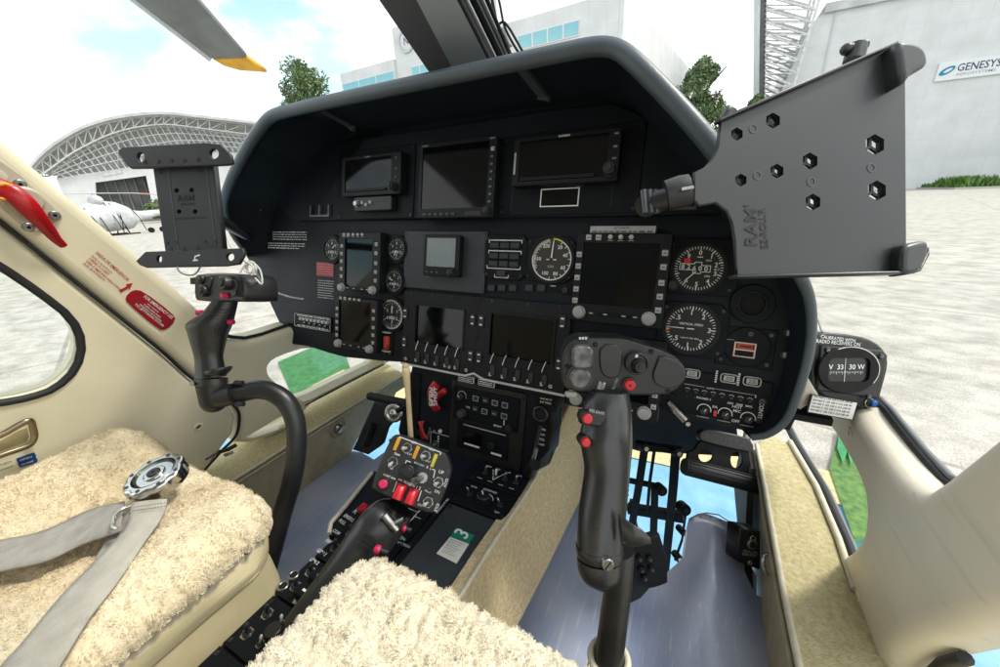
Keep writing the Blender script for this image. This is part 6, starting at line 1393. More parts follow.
mb=MB(); mb.prism(f,[k(581,411,.022),(k(606,413,.022)),k(606.5,420,.022),k(600,427,.022),k(581,424,.022)],.008,.0235,BLKP,bev=.002); mb.tpx(f,'RELEASE',589,411.5,604,415,.0238,DIMW,1); mb.build('button_plate',cr_)
for x,y,r_ in ((586.5,418,5),(585,441.5,4.4)):
    mb=MB(); u,v=k(x,y,.02); r_=r_*.00115; mb.cyl(f,u,v,r_*1.35,.004,.021,BLKP,20,bev=.001); mb.build('button_base',cr_); mb=MB(); mb.cyl(f,u,v,r_,.02,.027,RED,20,bev=.0012); mb.build('red_button',cr_)
mb=MB()
for i in range(16): y=420+i*5; p=at(629.6-abs(i-5)*.2,y,D=gd(y)-.004); mb.sphere(p,.0016,GRIP,6,4)
mb.build('grip_ridge',cr_,kind='stuff')
hf_=camfr(626,366,.452,yaw=-6,pitch=9); k=hf_.px
o_=smooth([(562,384),(561.5,365),(563,353),(569,343),(577,338.5),(600,338),(622,338.5),(628,340),(671,353),(683,363),(687,371),(687,378),(681,387),(671,393),(664,395.5),(630,395.5),(600,394),(577,391.5),(566,389.5)],1)
HDM=mat('head plastic',(.017,.018,.019),.38,scale=14,var=.3,bump=.15,bscale=500)
mb=MB(); mb.prism(hf_,[k(*p) for p in o_],-.045,0,HDM,bev=.003,steps=3); mb.build('button_head',cr_,'wide rounded button head')
def hcyl(x,y,rp,h,m,nm,lab=None,bev=.002,base=None):
    u,v=k(x,y,h); r_=rp*.00119; mb=MB(); mb.cyl(hf_,u,v,r_,0,h,m,26,bev=bev,); 
    if base: mb.ring(hf_,u,v,r_*1.25,r_*.98,0,h*.5,base,26)
    return mb.build(nm,cr_,lab),u,v
WG=mat('worn knob grey',(.13,.13,.13),.35,.3,scale=90,var=.45)
mb=MB(); R=(k(571.5,369,.012)[0],k(571.5,369,.012)[1],k(593.5,346,.012)[0],k(593.5,346,.012)[1]); mb.rect(hf_,R,0,.014,WG,r=.008,bev=.003); mb.build('trim_knob',cr_,'worn grey square knob')
hcyl(580.5,379,11,.012,WG,'trim_knob','worn grey round knob',.003,HDM)
mb=MB(); fp=smooth([(599.5,344),(622.5,345),(621.5,368),(618,376),(610,378.5),(603,375),(599,366)],1); mb.prism(hf_,[k(*p) for p in fp],0,.003,mat('flap grey',(.020,.022,.022),.4),bev=.0015); mb.build('thumb_flap',cr_)
mb=MB(); fp=smooth([(659.3,354),(681,362),(685.5,372),(683,383),(667,389.5),(653.5,383),(652,373),(656,363)],1); mb.prism(hf_,[k(*p) for p in fp],0,.003,MATS['flap grey'],bev=.0015); mb.build('thumb_flap',cr_)
u,v=k(635.5,362); mb=MB(); mb.cyl(hf_,u,v,.0135,0,.008,HDM,28,bev=.002); mb.torus(hf_,u,v,.0118,.0016,.009,HDM,28,6); mb.build('hat_switch_base',cr_)
mb=MB(); mb.cyl(hf_,u+.001,v-.002,.0088,.008,.020,HDM,26,r1=.0055); mb.cyl(hf_,u+.001,v-.002,.0035,.020,.0215,BLKP,14); mb.cyl(hf_,u-.002,v+.0095,.0022,.009,.012,STEEL,12,bev=.0006); mb.build('hat_switch',cr_)
hcyl(630.3,385.6,5.6,.008,RED,'red_button',None,.0015,HDM); u,v=k(630.3,385.6,.008); mb=MB(); mb.cyl(hf_,u,v,.0012,.0078,.0083,PBLK,8); mb.build('button_dimple',cr_)
mb=MB(); mb.tpx(hf_,'BEEP',600,389.5,602.5,382,.0006,WHT,1.1); mb.tpx(hf_,'TRIM',603.5,390.5,606,383,.0006,WHT,1.1); mb.tpx(hf_,'GO STBY',614,390,619,378.5,.0006,DIMW,1.1); mb.build('head_lettering',cr_)
mb=MB(); mb.rect(hf_,(k(578,336)[0],k(578,341)[1],k(588.5,336)[0],k(588.5,336)[1]),-.004,.0015,BLKP,bev=.0006)
for i in range(3): u,v=k(580+i*3,338.3,.0016); mb.rect(hf_,(u-.0012,v-.0014,u+.0012,v+.0014),.0015,.0018,WHT)
mb.build('marking_tab',cr_)
for x,y in ((595,344.5),(651,351.5),(567,366),(594,391.5)): u,v=k(x,y); mb=MB(); mb.cyl(hf_,u,v,.003,-.001,.0008,PBLK,14); mb.line(hf_,(u-.002,v),(u+.002,v),.0005,.001,DSTEEL); mb.build('head_screw',cr_)
u,v=k(668,391.5); mb=MB(); mb.cyl(hf_,u,v,.003,-.001,.0008,MATS['deep black'],14); mb.build('head_hole',cr_)
mb=MB(); f=camfr(572,396,.46); a=f.px(566,392); b=f.px(578,398); mb.rect(f,(a[0],b[1],b[0],a[1]),-.01,0,mat('bracket pale grey',(.35,.35,.34),.45),r=.003,bev=.002); mb.build('cable_clip',cr_)
# ---- left stick
p0=at(212,390,X=-.63); DL=D_(p0)
cl_=thing('cyclic_stick',at(285,512,h=.46),'smaller black control stick on a curved tube before the left seat','control stick')
GB=mat('grip black satin',(.016,.017,.018),.33,scale=20,var=.3,spec=.6)
pxloft([(a,b,c,d,DL) for a,b,c,d in ((214.5,300,237,300),(205,312,234,312),(190,324,230,324),(190.5,333,226,334),(193,344,223.5,344),(196,356,221.5,356),(197,368,223,366),(197.5,379,225,376))],GB,'grip',cl_,20,.8)
pxloft([(207,372,230.5,366,DL-.006),(207,375,230,369,DL-.006),(210,377,226,374,DL-.006)],GB,'grip_flange',cl_,18,.9)
pxloft([(197,378,226,378,DL),(198,384,226,384,DL),(199,390,225,389,DL)],GB,'grip_collar',cl_,20,.85)
mb=MB(); f=camfr(202,382,DL); mb.cyl(f,0,0,.0035,.0,.019,STEEL,14); mb.build('grip_screw',cl_)
mb=MB(); f=camfr(222,330,DL-.012); r=random.Random(5)
for j in range(15):
    for i in range(4):
        x=231-j*1.1+i*-3.0+ (j%2)*1.2; y=310+j*3.0; 
        mb.sphere(at(x-2,y,D=DL-.0165+.0016*(3-i)**1.3*(.6 if i<3 else .6)),.0011,GB,5,3)
mb.build('grip_knurl',cl_,kind='stuff')
base=at(284,516,h=.46); DB=D_(base)
tp=[(211,386),(213,398),(224,398),(240,393),(258,389.5),(274,393),(287,403),(295,420),(297,440),(295.5,462),(291,485),(284,508),(274,545),(262,590)]
cen=[at(x,y,D=DL+(DB-DL)*min(1,i/11)) for i,(x,y) in enumerate(tp)]
mb=MB(); pts=spline(cen[:1]+[cen[1]]+cen[3:],6); mb.tube(pts,[.0155 if i<5 else .0143 for i in range(len(pts))],BLKG,18); mb.build('stick_tube',cl_,'thick curved black tube')
mb=MB(); mb.tube([cen[0]+Vector((0,0,.004)),cen[1]-Vector((0,0,.004))],.0185,BLKP,18); mb.sphere(cen[1]+Vector((0,0,-.004)),.0185,BLKP,16,10); mb.tube([cen[1],at(236,393.5,D=DL)],.0165,BLKP,18); mb.build('elbow_joint',cl_)
for x,y in ((239,383),(240,404)): mb=MB(); c=at(x,y,D=DL-.004); mb.tube([c-CX*.006,c+CX*.006],.004,DSTEEL,8); mb.sphere(c-CX*.003,.0045,DSTEEL,8,6); mb.build('clamp_bolt',cl_)
hl=camfr(218,287,DL-.015,yaw=28,pitch=4); k=hl.px
hl=camfr(218,287,DL-.015,yaw=-26,pitch=4)
# turned so that its right flank shows
k=hl.px
mb=MB(); mb.prism(hl,[k(*p) for p in smooth([(194,277),(197,273.5),(230,272.5),(242,276),(244.5,299),(241,302),(197,301.5),(194,297)],1)],-.050,0,HDM,bev=.003); mb.build('button_head',cl_,'small button head box')
mb=MB(); u,v=k(190,280.5); mb.rect(hl,(u-.009,v-.005,u+.006,v+.005),-.02,-.004,BLKP,bev=.001); mb.build('head_tab',cl_)
for x,y,r_,h,m_ in ((198.8,279.3,4.6,.006,WG),(200.6,290.8,5.8,.007,HDM),(221,283,6.6,.011,HDM)):
    u,v=k(x,y,h); r_=r_*DL/377; mb=MB(); mb.cyl(hl,u,v,r_,0,h,m_ if m_ is HDM else BLKP,20,bev=.0015); mb.cyl(hl,u,v,r_*.5,h,h+.002,m_,14); mb.build('trim_knob',cl_)
u,v=k(222.5,295.5,.006); mb=MB(); mb.cyl(hl,u,v,.0042,0,.008,mat('pink red plastic',(.62,.02,.10),.4),16,bev=.001); mb.build('red_button',cl_)
mb=MB(); mb.prism(hl,[k(*p) for p in ((230.5,280),(236,279.5),(238,284),(237,295),(233,297),(230.5,292))],0,.002,HDM,bev=.001); mb.build('thumb_flap',cl_)
mb=MB(); mb.prism(hl,[k(*p) for p in ((238,281),(242,281),(242.5,297),(238,297))],0,.0006,MATS['deep black']); mb.build('head_slot',cl_)
mb=MB(); mb.prism(hl,[k(*p) for p in smooth([(204,276),(212,275.5),(213,283),(210,290),(205,288)],1)],0,.002,HDM,bev=.001); mb.build('thumb_flap',cl_)
for x,y in ((199.5,312.5),(231,322)): mb=MB(); c=at(x,y,D=DL-.005); mb.tube([c-CX*.004,c+CX*.004],.004,MATS['pink red plastic'],10); mb.build('red_button',cl_)
# ---- collective lever
co_=thing('collective_lever',at(285,630,h=.47),'black collective lever with a tilted box of switches and red guards above the console','control lever')
DH=.515
pxloft([(262,654,276,664,.44),(277,632,291,641,.445),(290,612,306,622,.45),(308,588,330,602,.46),(326,563,356,586,.475),(342,541,376,570,.487),(352,527,388,555,.495),(364,511,398,541,.503),(377,501,408,527,.512),(388,500,411,516,.520)],GRIP,'lever_arm',co_,22,.75,label='thick tapered grip arm')
cfr=camfr(412,474,DH,yaw=4,pitch=-14); k=cfr.px
o_=smooth([(390,438),(397,433.5),(444,451),(449,459),(452.5,473),(438.5,509),(434,514),(424,513),(373,491),(370.5,485)],1)
mb=MB(); mb.prism(cfr,[k(*p) for p in o_],-.035,0,mat('collective box',(.018,.019,.021),.45,scale=20,var=.25,bump=.12,bscale=500),bev=.0025); mb.build('switch_box',co_,'tilted square switch box')
ax=math.atan2(k(444,451)[1]-k(397,433.5)[1],k(444,451)[0]-k(397,433.5)[0])
cf2=Fr(cfr.o,cfr.u*math.cos(ax)+cfr.v*math.sin(ax),cfr.v*math.cos(ax)-cfr.u*math.sin(ax)); k=cf2.px; pm=DH/377.7
for x,y,m_ in ((396.8,444,AMB),(416,452.3,AMB),(434,460.5,mat('yellow bar',(.55,.48,.05),.5))): u,v=k(x,y,.001); mb=MB(); mb.rect(cf2,(u-1.8*pm,v-6.5*pm,u+1.8*pm,v+6.5*pm),0,.0012,m_,bev=.0003); mb.build('caution_stripe',co_)
for x,y,a in ((407,448,200),(425.5,456,200),(392.7,462,-100),(438.4,482.5,215),(428,502.5,215)):
    u,v=k(x,y,.002); mb=MB(); mb.cyl(cf2,u,v,5.4*pm,0,.0015,STEEL,6); mb.cyl(cf2,u,v,4.2*pm,.0015,.003,DSTEEL,18); mb.build('switch_nut',co_); toggle(co_,cf2,u,v,.0052,.001,.013,a,KEY)
u,v=k(408,471.8,.01); knob(co_,cf2,u,v,7.2*pm,0,.014,BLKP,False,ribs=14,cap=BLKP)
u,v=k(422,478,.005); mb=MB(); mb.cyl(cf2,u,v,5.2*pm,0,.003,STEEL,18); mb.build('switch_nut',co_); mb=MB(); mb.tube([cf2.W(u,v,.002),cf2.W(u-.004,v-.003,.010),cf2.W(u-.007,v-.005,.016)],[(.003,.003),(.004,.005),(.004,.0065)],WG,12); mb.build('paddle_switch',co_)
u,v=k(383.2,484,.004); mb=MB(); mb.cyl(cf2,u,v,6*pm,0,.002,BLKP,20,bev=.0006); mb.cyl(cf2,u,v,4.2*pm,.002,.007,mat('pink red plastic',(.62,.02,.10)),20,bev=.001); mb.build('red_button',co_)
for x,y in ((399.3,492),(411.3,496.8)):
    u,v=k(x,y,.008); mb=MB(); V=[]
    mb.rect(cf2,(u-4.6*pm,v-7*pm,u+4.6*pm,v+7*pm),0,.006,RED,r=.001,bev=.001); mb.tube([cf2.W(u,v+5*pm,.006),cf2.W(u,v,.0095),cf2.W(u,v-6.5*pm,.012)],[(.002,4.3*pm),(.004,4.5*pm),(.0025,4.5*pm)],RED,12,up=cf2.n); mb.build('switch_guard',co_,'red switch guard')
mb=MB(); z=.0006
def cl(a,b,wd=.0011): mb.line(cf2,k(*a),k(*b),wd,z,WHT)
cl((399.5,436.8),(441,452.5)); cl((441,452.5),(440,455)); cl((399.5,436.8),(398.7,439)); cl((405,465.5),(406.5,460.5)); cl((406.5,460.5),(411,462.3)); cl((432,469),(435,470)); cl((435,470),(433.5,478));cl((397,481.5),(393,492)); cl((421.5,490.5),(418,501))
for t,a,b in (('LDG LT',(404,452.8),(411.5,455.8)),('SRCH LT',(422,459.8),(430,463)),('OFF',(411,442.8),(416,444.7)),('RETR',(428.5,449.3),(434,451.5)),('FLOAT ARM',(383,475),(395,480)),('OFF',(389,468.5),(392.5,470)),('TRIM',(393.5,454.3),(399.5,456.5)),('ENG START',(414,463),(424,467)),('R  L',(426,468),(431,470)),('WARN 1 2',(403,483),(420,490)),('UP',(438,472.5),(443,474.6)),('DN',(434,492),(439,494)),('GOV',(446,478),(443,487)),('IDLE',(437,503),(434,511)),('ENG',(398,480),(402,481.6)),('HOIST',(424.5,491),(431,494)),('CUT',(417.5,505),(422.5,507))): mb.tpx(cf2,t,*a,*b,z,WHT,1.05)
mb.build('box_lettering',co_)
for x,y in ((448,471.5),(429.5,489.5),(391,440.5)): u,v=k(x,y); mb=MB(); mb.cyl(cf2,u,v,.0028,0,.001,DSTEEL,12); mb.build('box_screw',co_)
mb=MB(); f=camfr(369,541,.468); P_=[f.px(*p) for p in ((365,535),(376,541),(373.5,548),(362,542))]; mb.prism(f,P_,-.002,.0008,BLKP,holes=[]); P2_=inset(ccw(P_),.001); mb.prism(f,P2_,.0008,.0012,GRIP); mb.build('arm_placard',co_)
mb=MB(); c=at(392,524,D=.488); mb.tube([c+CX*-.010+CD*-.012,c+CX*.006+CD*.008],.006,STEEL,14); mb.tube([c+CX*.004,c+CX*.016-CD*.006],.004,STEEL,10); mb.build('friction_clamp',co_)
mb=MB(); c=at(378,550,D=.462); mb.sphere(c,.0058,MATS['pink red plastic'],14,8); mb.tube([c,c+CX*.012+CD*.004],.005,BLKP,12); mb.build('red_knob',co_)
mb=MB(); c=at(404.5,529,D=.50); mb.sphere(c,.0045,MATS['pink red plastic'],12,8); mb.tube([c,c+CX*.009+CD*.002],.004,DSTEEL,12); mb.build('red_knob',co_)
# ================================================================== tablet mounts
TM=mat('mount plastic',(.013,.015,.018),.5,scale=9,var=.2,bump=.08,bscale=1300); TM2=mat('big mount plastic',(.011,.0125,.0145),.36,scale=7,var=.3,bump=.07,bscale=1300,spec=.6)
EMB=mat('embossed dark',(.006,.0065,.007),.6)
tl_=thing('tablet_mount',at(190,215,D=.47),'smaller charcoal tablet mount with round corner holes at the left of the hood','tablet mount')
f=camfr(185,205,.47,yaw=-8); k=f.px; pm=.47/377.7
mb=MB(); mb.prism(f,[k(*p) for p in ((152,164),(213,162),(223,250),(165,252))],-.007,0,TM,bev=.0012,holes=[[k(*p) for p in circ(x,y,2.4,12)] for x,y in ((176.5,190.5),(191.5,190),(179,211.5),(195,211.5))]); mb.build('back_plate',tl_)
tb=[(118,150),(122,147),(204,142.5),(220,144),(230,154),(232,163),(227,164.5),(205,165.5),(152,167.5),(130,168),(126,165),(117.5,153)]
mb=MB(); mb.prism(f,[k(*p,.009) for p in tb],.005,.009,TM,bev=.0012,holes=[[k(*p,.009) for p in circ(140.5,157,4.0,18,rv=5.2)],[k(*p,.009) for p in circ(214,153.5,4.8,18,rv=5.4)]]); mb.build('top_jaw',tl_)
bb=[(135.5,261),(145,251.5),(242.5,248),(243.5,255),(238.6,264),(225,266),(145,267.5),(139,265)]
mb=MB(); mb.prism(f,[k(*p,.009) for p in bb],.005,.009,TM,bev=.0012,holes=[[k(*p,.009) for p in circ(159,259,3,18,rv=3.8)],[k(*p,.009) for p in circ(230,257,4.3,18,rv=4.0)]]); mb.build('bottom_jaw',tl_)
mb=MB()
for p in ((153,164.5),(166,164),(178.5,163),(191.5,163),(205,162),(178.5,249.5),(191.5,249),(205,248)): u,v=k(*p); mb.rect(f,(u-.0016,v-.003,u+.0016,v+.001),.0085,.0097,EMB)
for p in ((161,172.5),(200.5,170.5),(167.5,242.5),(176.5,242.5),(205.5,241.5),(215.5,241.5)): u,v=k(*p); mb.cyl(f,u,v,.0022,0,.0005,EMB,10)
for a,b in (((168,168),(178,247)),((206,166),(216,246))): mb.line(f,k(*a),k(*b),.0009,.0004,mat('rib line',(.07,.074,.078),.4))
mb.build('rib_marking',tl_,kind='stuff')
mb=MB(); mb.tpx(f,'RAM',177,201.5,193.5,200.5,.0005,EMB,1); mb.tpx(f,'MOUNTS',180,205.5,194,205,.0005,EMB,1); mb.tpx(f,'www.rammount.com',171,219.5,205,218,.0005,EMB,.8); 
mb.line(f,k(202,258),k(207,256.5),.0018,.0094,WHT); mb.line(f,k(202,262),k(202,258),.0018,.0094,WHT); mb.line(f,k(200,262),k(205,261.5),.0018,.0094,WHT); mb.build('mount_lettering',tl_)
mb=MB(); mb.tube([f.W(*k(188,201),-.008),at(205,212,D=.53),PF.W(*PF.px(250,238,.03),.03)],[.013,.010,.009],BLKP,14); mb.sphere(at(205,212,D=.53),.014,BLKP,14,8); mb.build('ball_arm',tl_)
tr_=thing('tablet_mount',at(800,200,D=.32),'big charcoal tablet mount plate with hexagonal holes at the right','tablet mount')
f=camfr(810,170,.31,yaw=6,pitch=0); k=f.px; pm=.31/377.7
pl_=[(737,276),(735,240),(732,222),(727,211),(716,203),(700,206),(694,200),(694,172),(705,167),(713,158),(718,146),(720.5,118.5),(899,42),(906,82),(907,245),(930,247),(930,253),(921,270),(914,272.5)]
hexs=[(737,134,6.6),(773,120.5,8),(741,180,6.4),(777,171,7.4),(810,161,8.6),(875,144.5,10.5),(813,202,8.4),(877,190.5,10.2)]
hh=[[k(*p) for p in circ(x,y,r_,6,math.radians(90))] for x,y,r_ in hexs]
mb=MB(); mb.prism(f,[k(*p) for p in pl_],-.0025,0,TM2,bev=.0012,holes=hh); mb.build('back_plate',tr_)
for (x,y,r_) in hexs:
    u,v=k(x,y); mb=MB(); q=r_*pm*1.02; P_=circ(u,v,q*1.22,6,math.radians(90)); mb.prism(f,P_,-.0055,-.0026,BLKP,holes=[circ(u,v,q*.95,6,math.radians(90))]); 
    for i in (0,2,4): a=math.radians(90+60*i); mb.bar(f.W(u,v,-.0045),f.W(u+q*math.cos(a),v+q*math.sin(a),-.0045),.0024,.002,BLKP,up=f.n)
    mb.build('hex_socket',tr_)
    if x<800: mb=MB(); mb.cyl(f,u,v,q*1.0,-.017,-.0125,BLKP,6); mb.cyl(f,u,v,q*.4,-.0125,-.009,DSTEEL,12); mb.build('socket_plug',tr_)
mb=MB()
for x,y,r_ in ((753,129,4.2),(757,175.5,4.2),(811,182,4.5),(871,168,4.5)): u,v=k(x,y); mb.ring(f,u,v,r_*pm,r_*pm*.82,0,.0004,mat('rib line',(.07,.07,.07)),24)
mb.build('moulding_ring',tr_,kind='stuff')
cn=[(898,42),(905,39.5),(918,42),(926,48),(929.5,57),(929,64.5),(922,69),(912,74),(907,83),(903,80)]
mb=MB(); mb.prism(f,[k(*p,.013) for p in smooth(cn,1)],-.002,.013,TM2,bev=.004,steps=4); mb.build('corner_jaw',tr_)
mb=MB(); a=k(738,276); b=k(915,273); 
mb.prism(f,[k(*p,.008) for p in ((737,274.5),(914,270.5),(921,268),(929,251),(930.5,254),(921.5,271),(914.5,273.5),(737.5,277.5))],-.002,.008,TM2,bev=.001); mb.prism(f,[k(*p,.010) for p in smooth([(904,246),(914,242),(926,239.5),(930.5,243),(929.5,257),(921.5,271),(913,274.5),(903,274.5)],1)],-.002,.010,TM2,bev=.004,steps=4); mb.build('bottom_jaw',tr_)
mb=MB(); mb.prism(f,[k(*p,.005) for p in ((719.5,117.5),(899,40.2),(899.5,42.8),(720.5,120.8))],-.002,.005,TM2,bev=.0008); mb.build('top_lip',tr_)
mb=MB(); mb.tpx(f,"RAM'",757.5,247,757,205,.0005,EMB,1.0); mb.tpx(f,"EZ-ROLL'R",768.5,249,765.5,208,.0005,EMB,1.25); mb.build('mount_lettering',tr_)
mb=MB(); c=f.W(*k(871,42),-.012); mb.tube([f.W(*k(868,52),-.012),f.W(*k(872,36),-.012)],.0075,BLKP,14); mb.tube([f.W(*k(861,38.5),-.012),f.W(*k(880,34),-.012)],.0042,BLKP,12); mb.sphere(f.W(*k(861,38.5),-.012),.0048,DSTEEL,10,6); mb.build('wing_bolt',tr_)
mb=MB(); mb.tube([f.W(*k(741,109),-.02),f.W(*k(748,98),-.02)],.006,BLKP,12); mb.tube([f.W(*k(742,97),-.02),f.W(*k(750,101),-.02)],.0055,mat('clamp satin',(.08,.09,.10),.3,.4),12); mb.build('wing_bolt',tr_)
mb=MB(); c0=f.W(*k(700,186),-.004)
mb.tube([f.W(*k(694,187),-.006),f.W(*k(686,188),-.008),f.W(*k(674,190),-.012)],[(.0125,.009),(.013,.010),(.012,.010)],BLKP,18,up=f.v); mb.build('clamp_socket',tr_)
mb=MB(); mb.bar(f.W(*k(679,191),.004),f.W(*k(689,190),.006),.0022,.001,DIMW,up=f.n); mb.build('clamp_slot',tr_)
ST=mat('clamp satin',(.09,.1,.11),.3)
for x in (657,663,669): mb=MB(); mb.tube([f.W(*k(x-1.5,180.5),-.02),f.W(*k(x+1,205),-.02)],.0026,ST,10); mb.build('clamp_rod',tr_)
mb=MB(); p_=f.W(*k(664,193),-.028); mb.tube([f.W(*k(682,191),-.012),p_],.009,BLKP,12); mb.tube([p_,PF.W(*PF.px(672,194,.014),.014)],[.010,.008],BLKP,12); mb.build('ball_arm',tr_)
# white lanyard tangled round the hood edge
WC=mat('white cord',(.62,.62,.60),.6)
def cord(P_,Ds,r_,name,label,cat='cable',m=WC):
    mb=MB(); mb.tube(spline([at(x,y,D=d) for (x,y),d in zip(P_,Ds)],6),r_,m,8); return mb.build(name,None,label,cat)
mb=MB(); L_=[(214,190),(220.5,219),(226,234),(231,246),(240,258),(247,262),(253,267),(251,273),(245,270),(247,262),(254,263),(256,271),(260,280),(263,287),(275,292),(290,297),(303,299)]
DD=[.60,.57,.56,.555,.54,.53,.525,.525,.53,.535,.53,.53,.55,.57,.60,.63,.66]
cord(L_,DD,.0014,'cord','thin white cord hanging from the hood edge to the panel beside the left stick')
cord([(240,273),(246,264),(252,264),(257,268),(252,275),(247,269),(251,262),(260,270),(262,284),(255,278)],[.53]*10,.0012,'cord','tangled white cord loop above the left stick head')
cord([(177,267),(180,272),(187,275),(195,274),(200,267),(201,258)],[.46]*6,.0010,'cord','thin grey wire looping under the smaller tablet mount',m=mat('grey wire',(.2,.2,.2),.5))
# ================================================================== compass
cp_=thing('magnetic_compass',at(850,400,D=.52),'black standby compass with white correction card on the right pillar','compass')
f=camfr(850,370,.52,yaw=3,pitch=4); k=f.px; pm=.52/377.7
bo=smooth([(811,362),(815,331),(860,335.5),(876,341.5),(885.5,350),(889.5,360),(888,372),(879,404),(875,410),(857,408),(812,394)],1)
mb=MB(); mb.prism(f,[k(*p) for p in bo],-.055,0,BLKP,bev=.004,steps=3); mb.build('housing',cp_)
mb=MB(); mb.prism(f,[k(*p) for p in ((820,345),(880,350),(885,355),(877,398),(815,390))],0,.004,BLKP,bev=.002); mb.build('face_plate',cp_)
u,v=k(848.5,370,.006); mb=MB(); mb.prism(f,circ(u,v,32*pm,44,rv=23.5*pm),.004,.0075,BLKM,bev=.001,holes=[rrect(u-21.5*pm,v-12*pm,u+21.5*pm,v+12*pm,.008)]); mb.build('bezel',cp_)
mb=MB(); mb.arc(f,u,v,0,0,1,.0001,.0,BLKP,2)
P_=[(u+31*pm*math.cos(math.radians(a)),v+23*pm*math.sin(math.radians(a))) for a in range(-35,120,6)]
for a,b in zip(P_,P_[1:]): mb.line(f,a,b,.0014,.0079,STEEL)
mb.build('bezel_edge',cp_)
mb=MB(); mb.rect(f,(u-22*pm,v-13*pm,u+22*pm,v+13*pm),.0035,.0045,mat('compass card',(.004,.006,.009),.3)); d=mb.build('compass_card',cp_)
mb=MB(); 
for t,x in (('V',-17.5),('33',-8),('30',4.5),('W',14)): mb.text(f,t,u+x*pm,v+3*pm,7*pm,.0049,WHT)
for i in range(22): x=(-18+i*1.6)*pm; mb.line(f,(u+x,v-1.5*pm),(u+x,v-(3.2 if i%4 else 4.5)*pm),.0005,.0049,WHT)
mb.line(f,(u-3*pm,v+12*pm),(u-3*pm,v-12*pm),.0007,.0052,WHT); mb.build('card_marking',d)
mb=MB(); mb.tpx(f,'CALIBRATED WITH',820.5,338,855,342.5,.0005,WHT,1.1); mb.tpx(f,'RADIO RECEIVERS ON',816,342.5,860,346.5,.0005,WHT,1.1); mb.build('housing_lettering',cp_)
for x,y in ((827,350),(880.5,356.5),(824,381),(868,397)): uu,vv=k(x,y,.004); mb=MB(); mb.cyl(f,uu,vv,.0036,.004,.0065,DSTEEL,14,bev=.0008); mb.line(f,(uu-.002,vv-.001),(uu+.002,vv+.001),.0006,.0067,STEEL); mb.build('face_screw',cp_)
uu,vv=k(870,403,.002); mb=MB(); mb.torus(f,uu,vv,.006,.001,.001,STEEL,20,6); mb.cyl(f,uu,vv,.005,0,.003,BLKP,18); mb.cyl(f,uu+.004,vv,.0042,.002,.006,mat('blue jewel',(.02,.15,.45),.25),16,bev=.001); mb.build('compass_lamp',cp_,'small blue lamp')
mb=MB(); cd_=[k(*p) for p in ((809.5,393.5),(855,401.5),(849.5,419.5),(804.5,411.5))]; mb.prism(f,cd_,.001,.004,BLKP); mb.prism(f,inset(ccw(cd_),.0012),.004,.0045,mat('card paper',(.62,.62,.60),.6)); 
for i in range(5): 
    t=.15+i*.18; a=(809.5-5*t+1.5,393.5+18*t+.5); b=(855-5.5*t-1.5,401.5+18*t-.5); mb.tpx(f,'N 030 060 E 120 150 S 210 240 W',*a,*b,.0048,PGRY,.9)
mb.build('correction_card',cp_,'white correction card')
mb=MB(); mb.tube([at(815,372,D=.56),at(800,376,D=.60),at(790,392,D=.63)],[(.02,.012)]*3,BLKM,14); mb.bar(at(800,344,D=.57),at(800,400,D=.60),.03,.02,BLKM); mb.build('bracket_arm',cp_)
mb=MB(); mb.tube([at(822,332,D=.53),at(818,320,D=.6),at(812,306,D=.66)],.0012,mat('grey wire',(.2,.2,.2)),6); mb.build('cable',cp_)
# ================================================================== pedals, key box, stick
pd=at(722,462,Y=.80); DP=D_(pd); pm=DP/377.7
pe=thing('rudder_pedal',pd-Vector((0,0,.05)),'black right foot pedal with raised lettering and ribbed foot bar below the panel','pedal')
f=camfr(722,460,DP,pitch=-6); k=f.px
mb=MB(); P_=[k(*p) for p in ((700,441),(749,451),(752,473),(757,478),(686,464),(688,452),(694,450))]; mb.prism(f,P_,-.006,0,BLKM,bev=.001,holes=[[k(*p) for p in circ(706,455.5,7.5,16,rv=7)],[k(*p) for p in circ(737,460,6.5,16,rv=8.5)]]); mb.build('pedal_plate',pe)
mb=MB(); mb.prism(f,[k(*p) for p in smooth([(698,430),(707,428.5),(742,435.5),(751,442),(752,450),(745,452),(702,442),(697,438)],1)],-.006,.008,BLKP,bev=.003); mb.build('name_bar',pe)
mb=MB(); mb.tpx(f,'AGUSTA',702,439.5,747,449.5,.0084,mat('raised lettering',(.02,.022,.024),.35),.95); mb.build('raised_lettering',pe)
mb=MB(); a=at(684,466,D=DP-.01); b=at(754,484,D=DP-.01); mb.tube([a,b],.0165*1.0,RUB,20); 
d=(b-a).normalized(); x=(CF-d*CF.dot(d)).normalized(); y=d.cross(x)
for i in range(14): t=2*math.pi*i/14; o=x*math.cos(t)*.0168+y*math.sin(t)*.0168; mb.bar(a+o+d*.004,b+o-d*.004,.003,.003,RUB,up=o)
mb.build('foot_bar',pe); mb=MB(); mb.tube([b,b+d*.010],.0195,BLKP,20); mb.tube([b+d*.01,b+d*.016],.010,BLKP,14); mb.build('bar_end_cap',pe)
lk=thing('pedal_linkage',at(650,520,Y=.78),'black linkage of pedal levers and rods behind the control stick','pedal linkage')
def pr(P_,w_,name,m=BLKM,Y=.80,h_=None):
    mb=MB(); pts=[at(x,y,Y=Y+i*-.01) for i,(x,y) in enumerate(P_)]
    for a,b in zip(pts,pts[1:]): mb.bar(a,b,w_,h_ or w_,m,up=(0,1,0))
    return mb.build(name,lk)
pr([(645,446),(639,485),(632,525),(628,545)],.017,'lever_arm'); pr([(676,449),(673,490),(669,530),(665,570)],.019,'lever_arm'); pr([(655,446),(650,480),(647,515)],.007,'push_rod'); pr([(686,512),(682,540),(675,560)],.005,'push_rod')
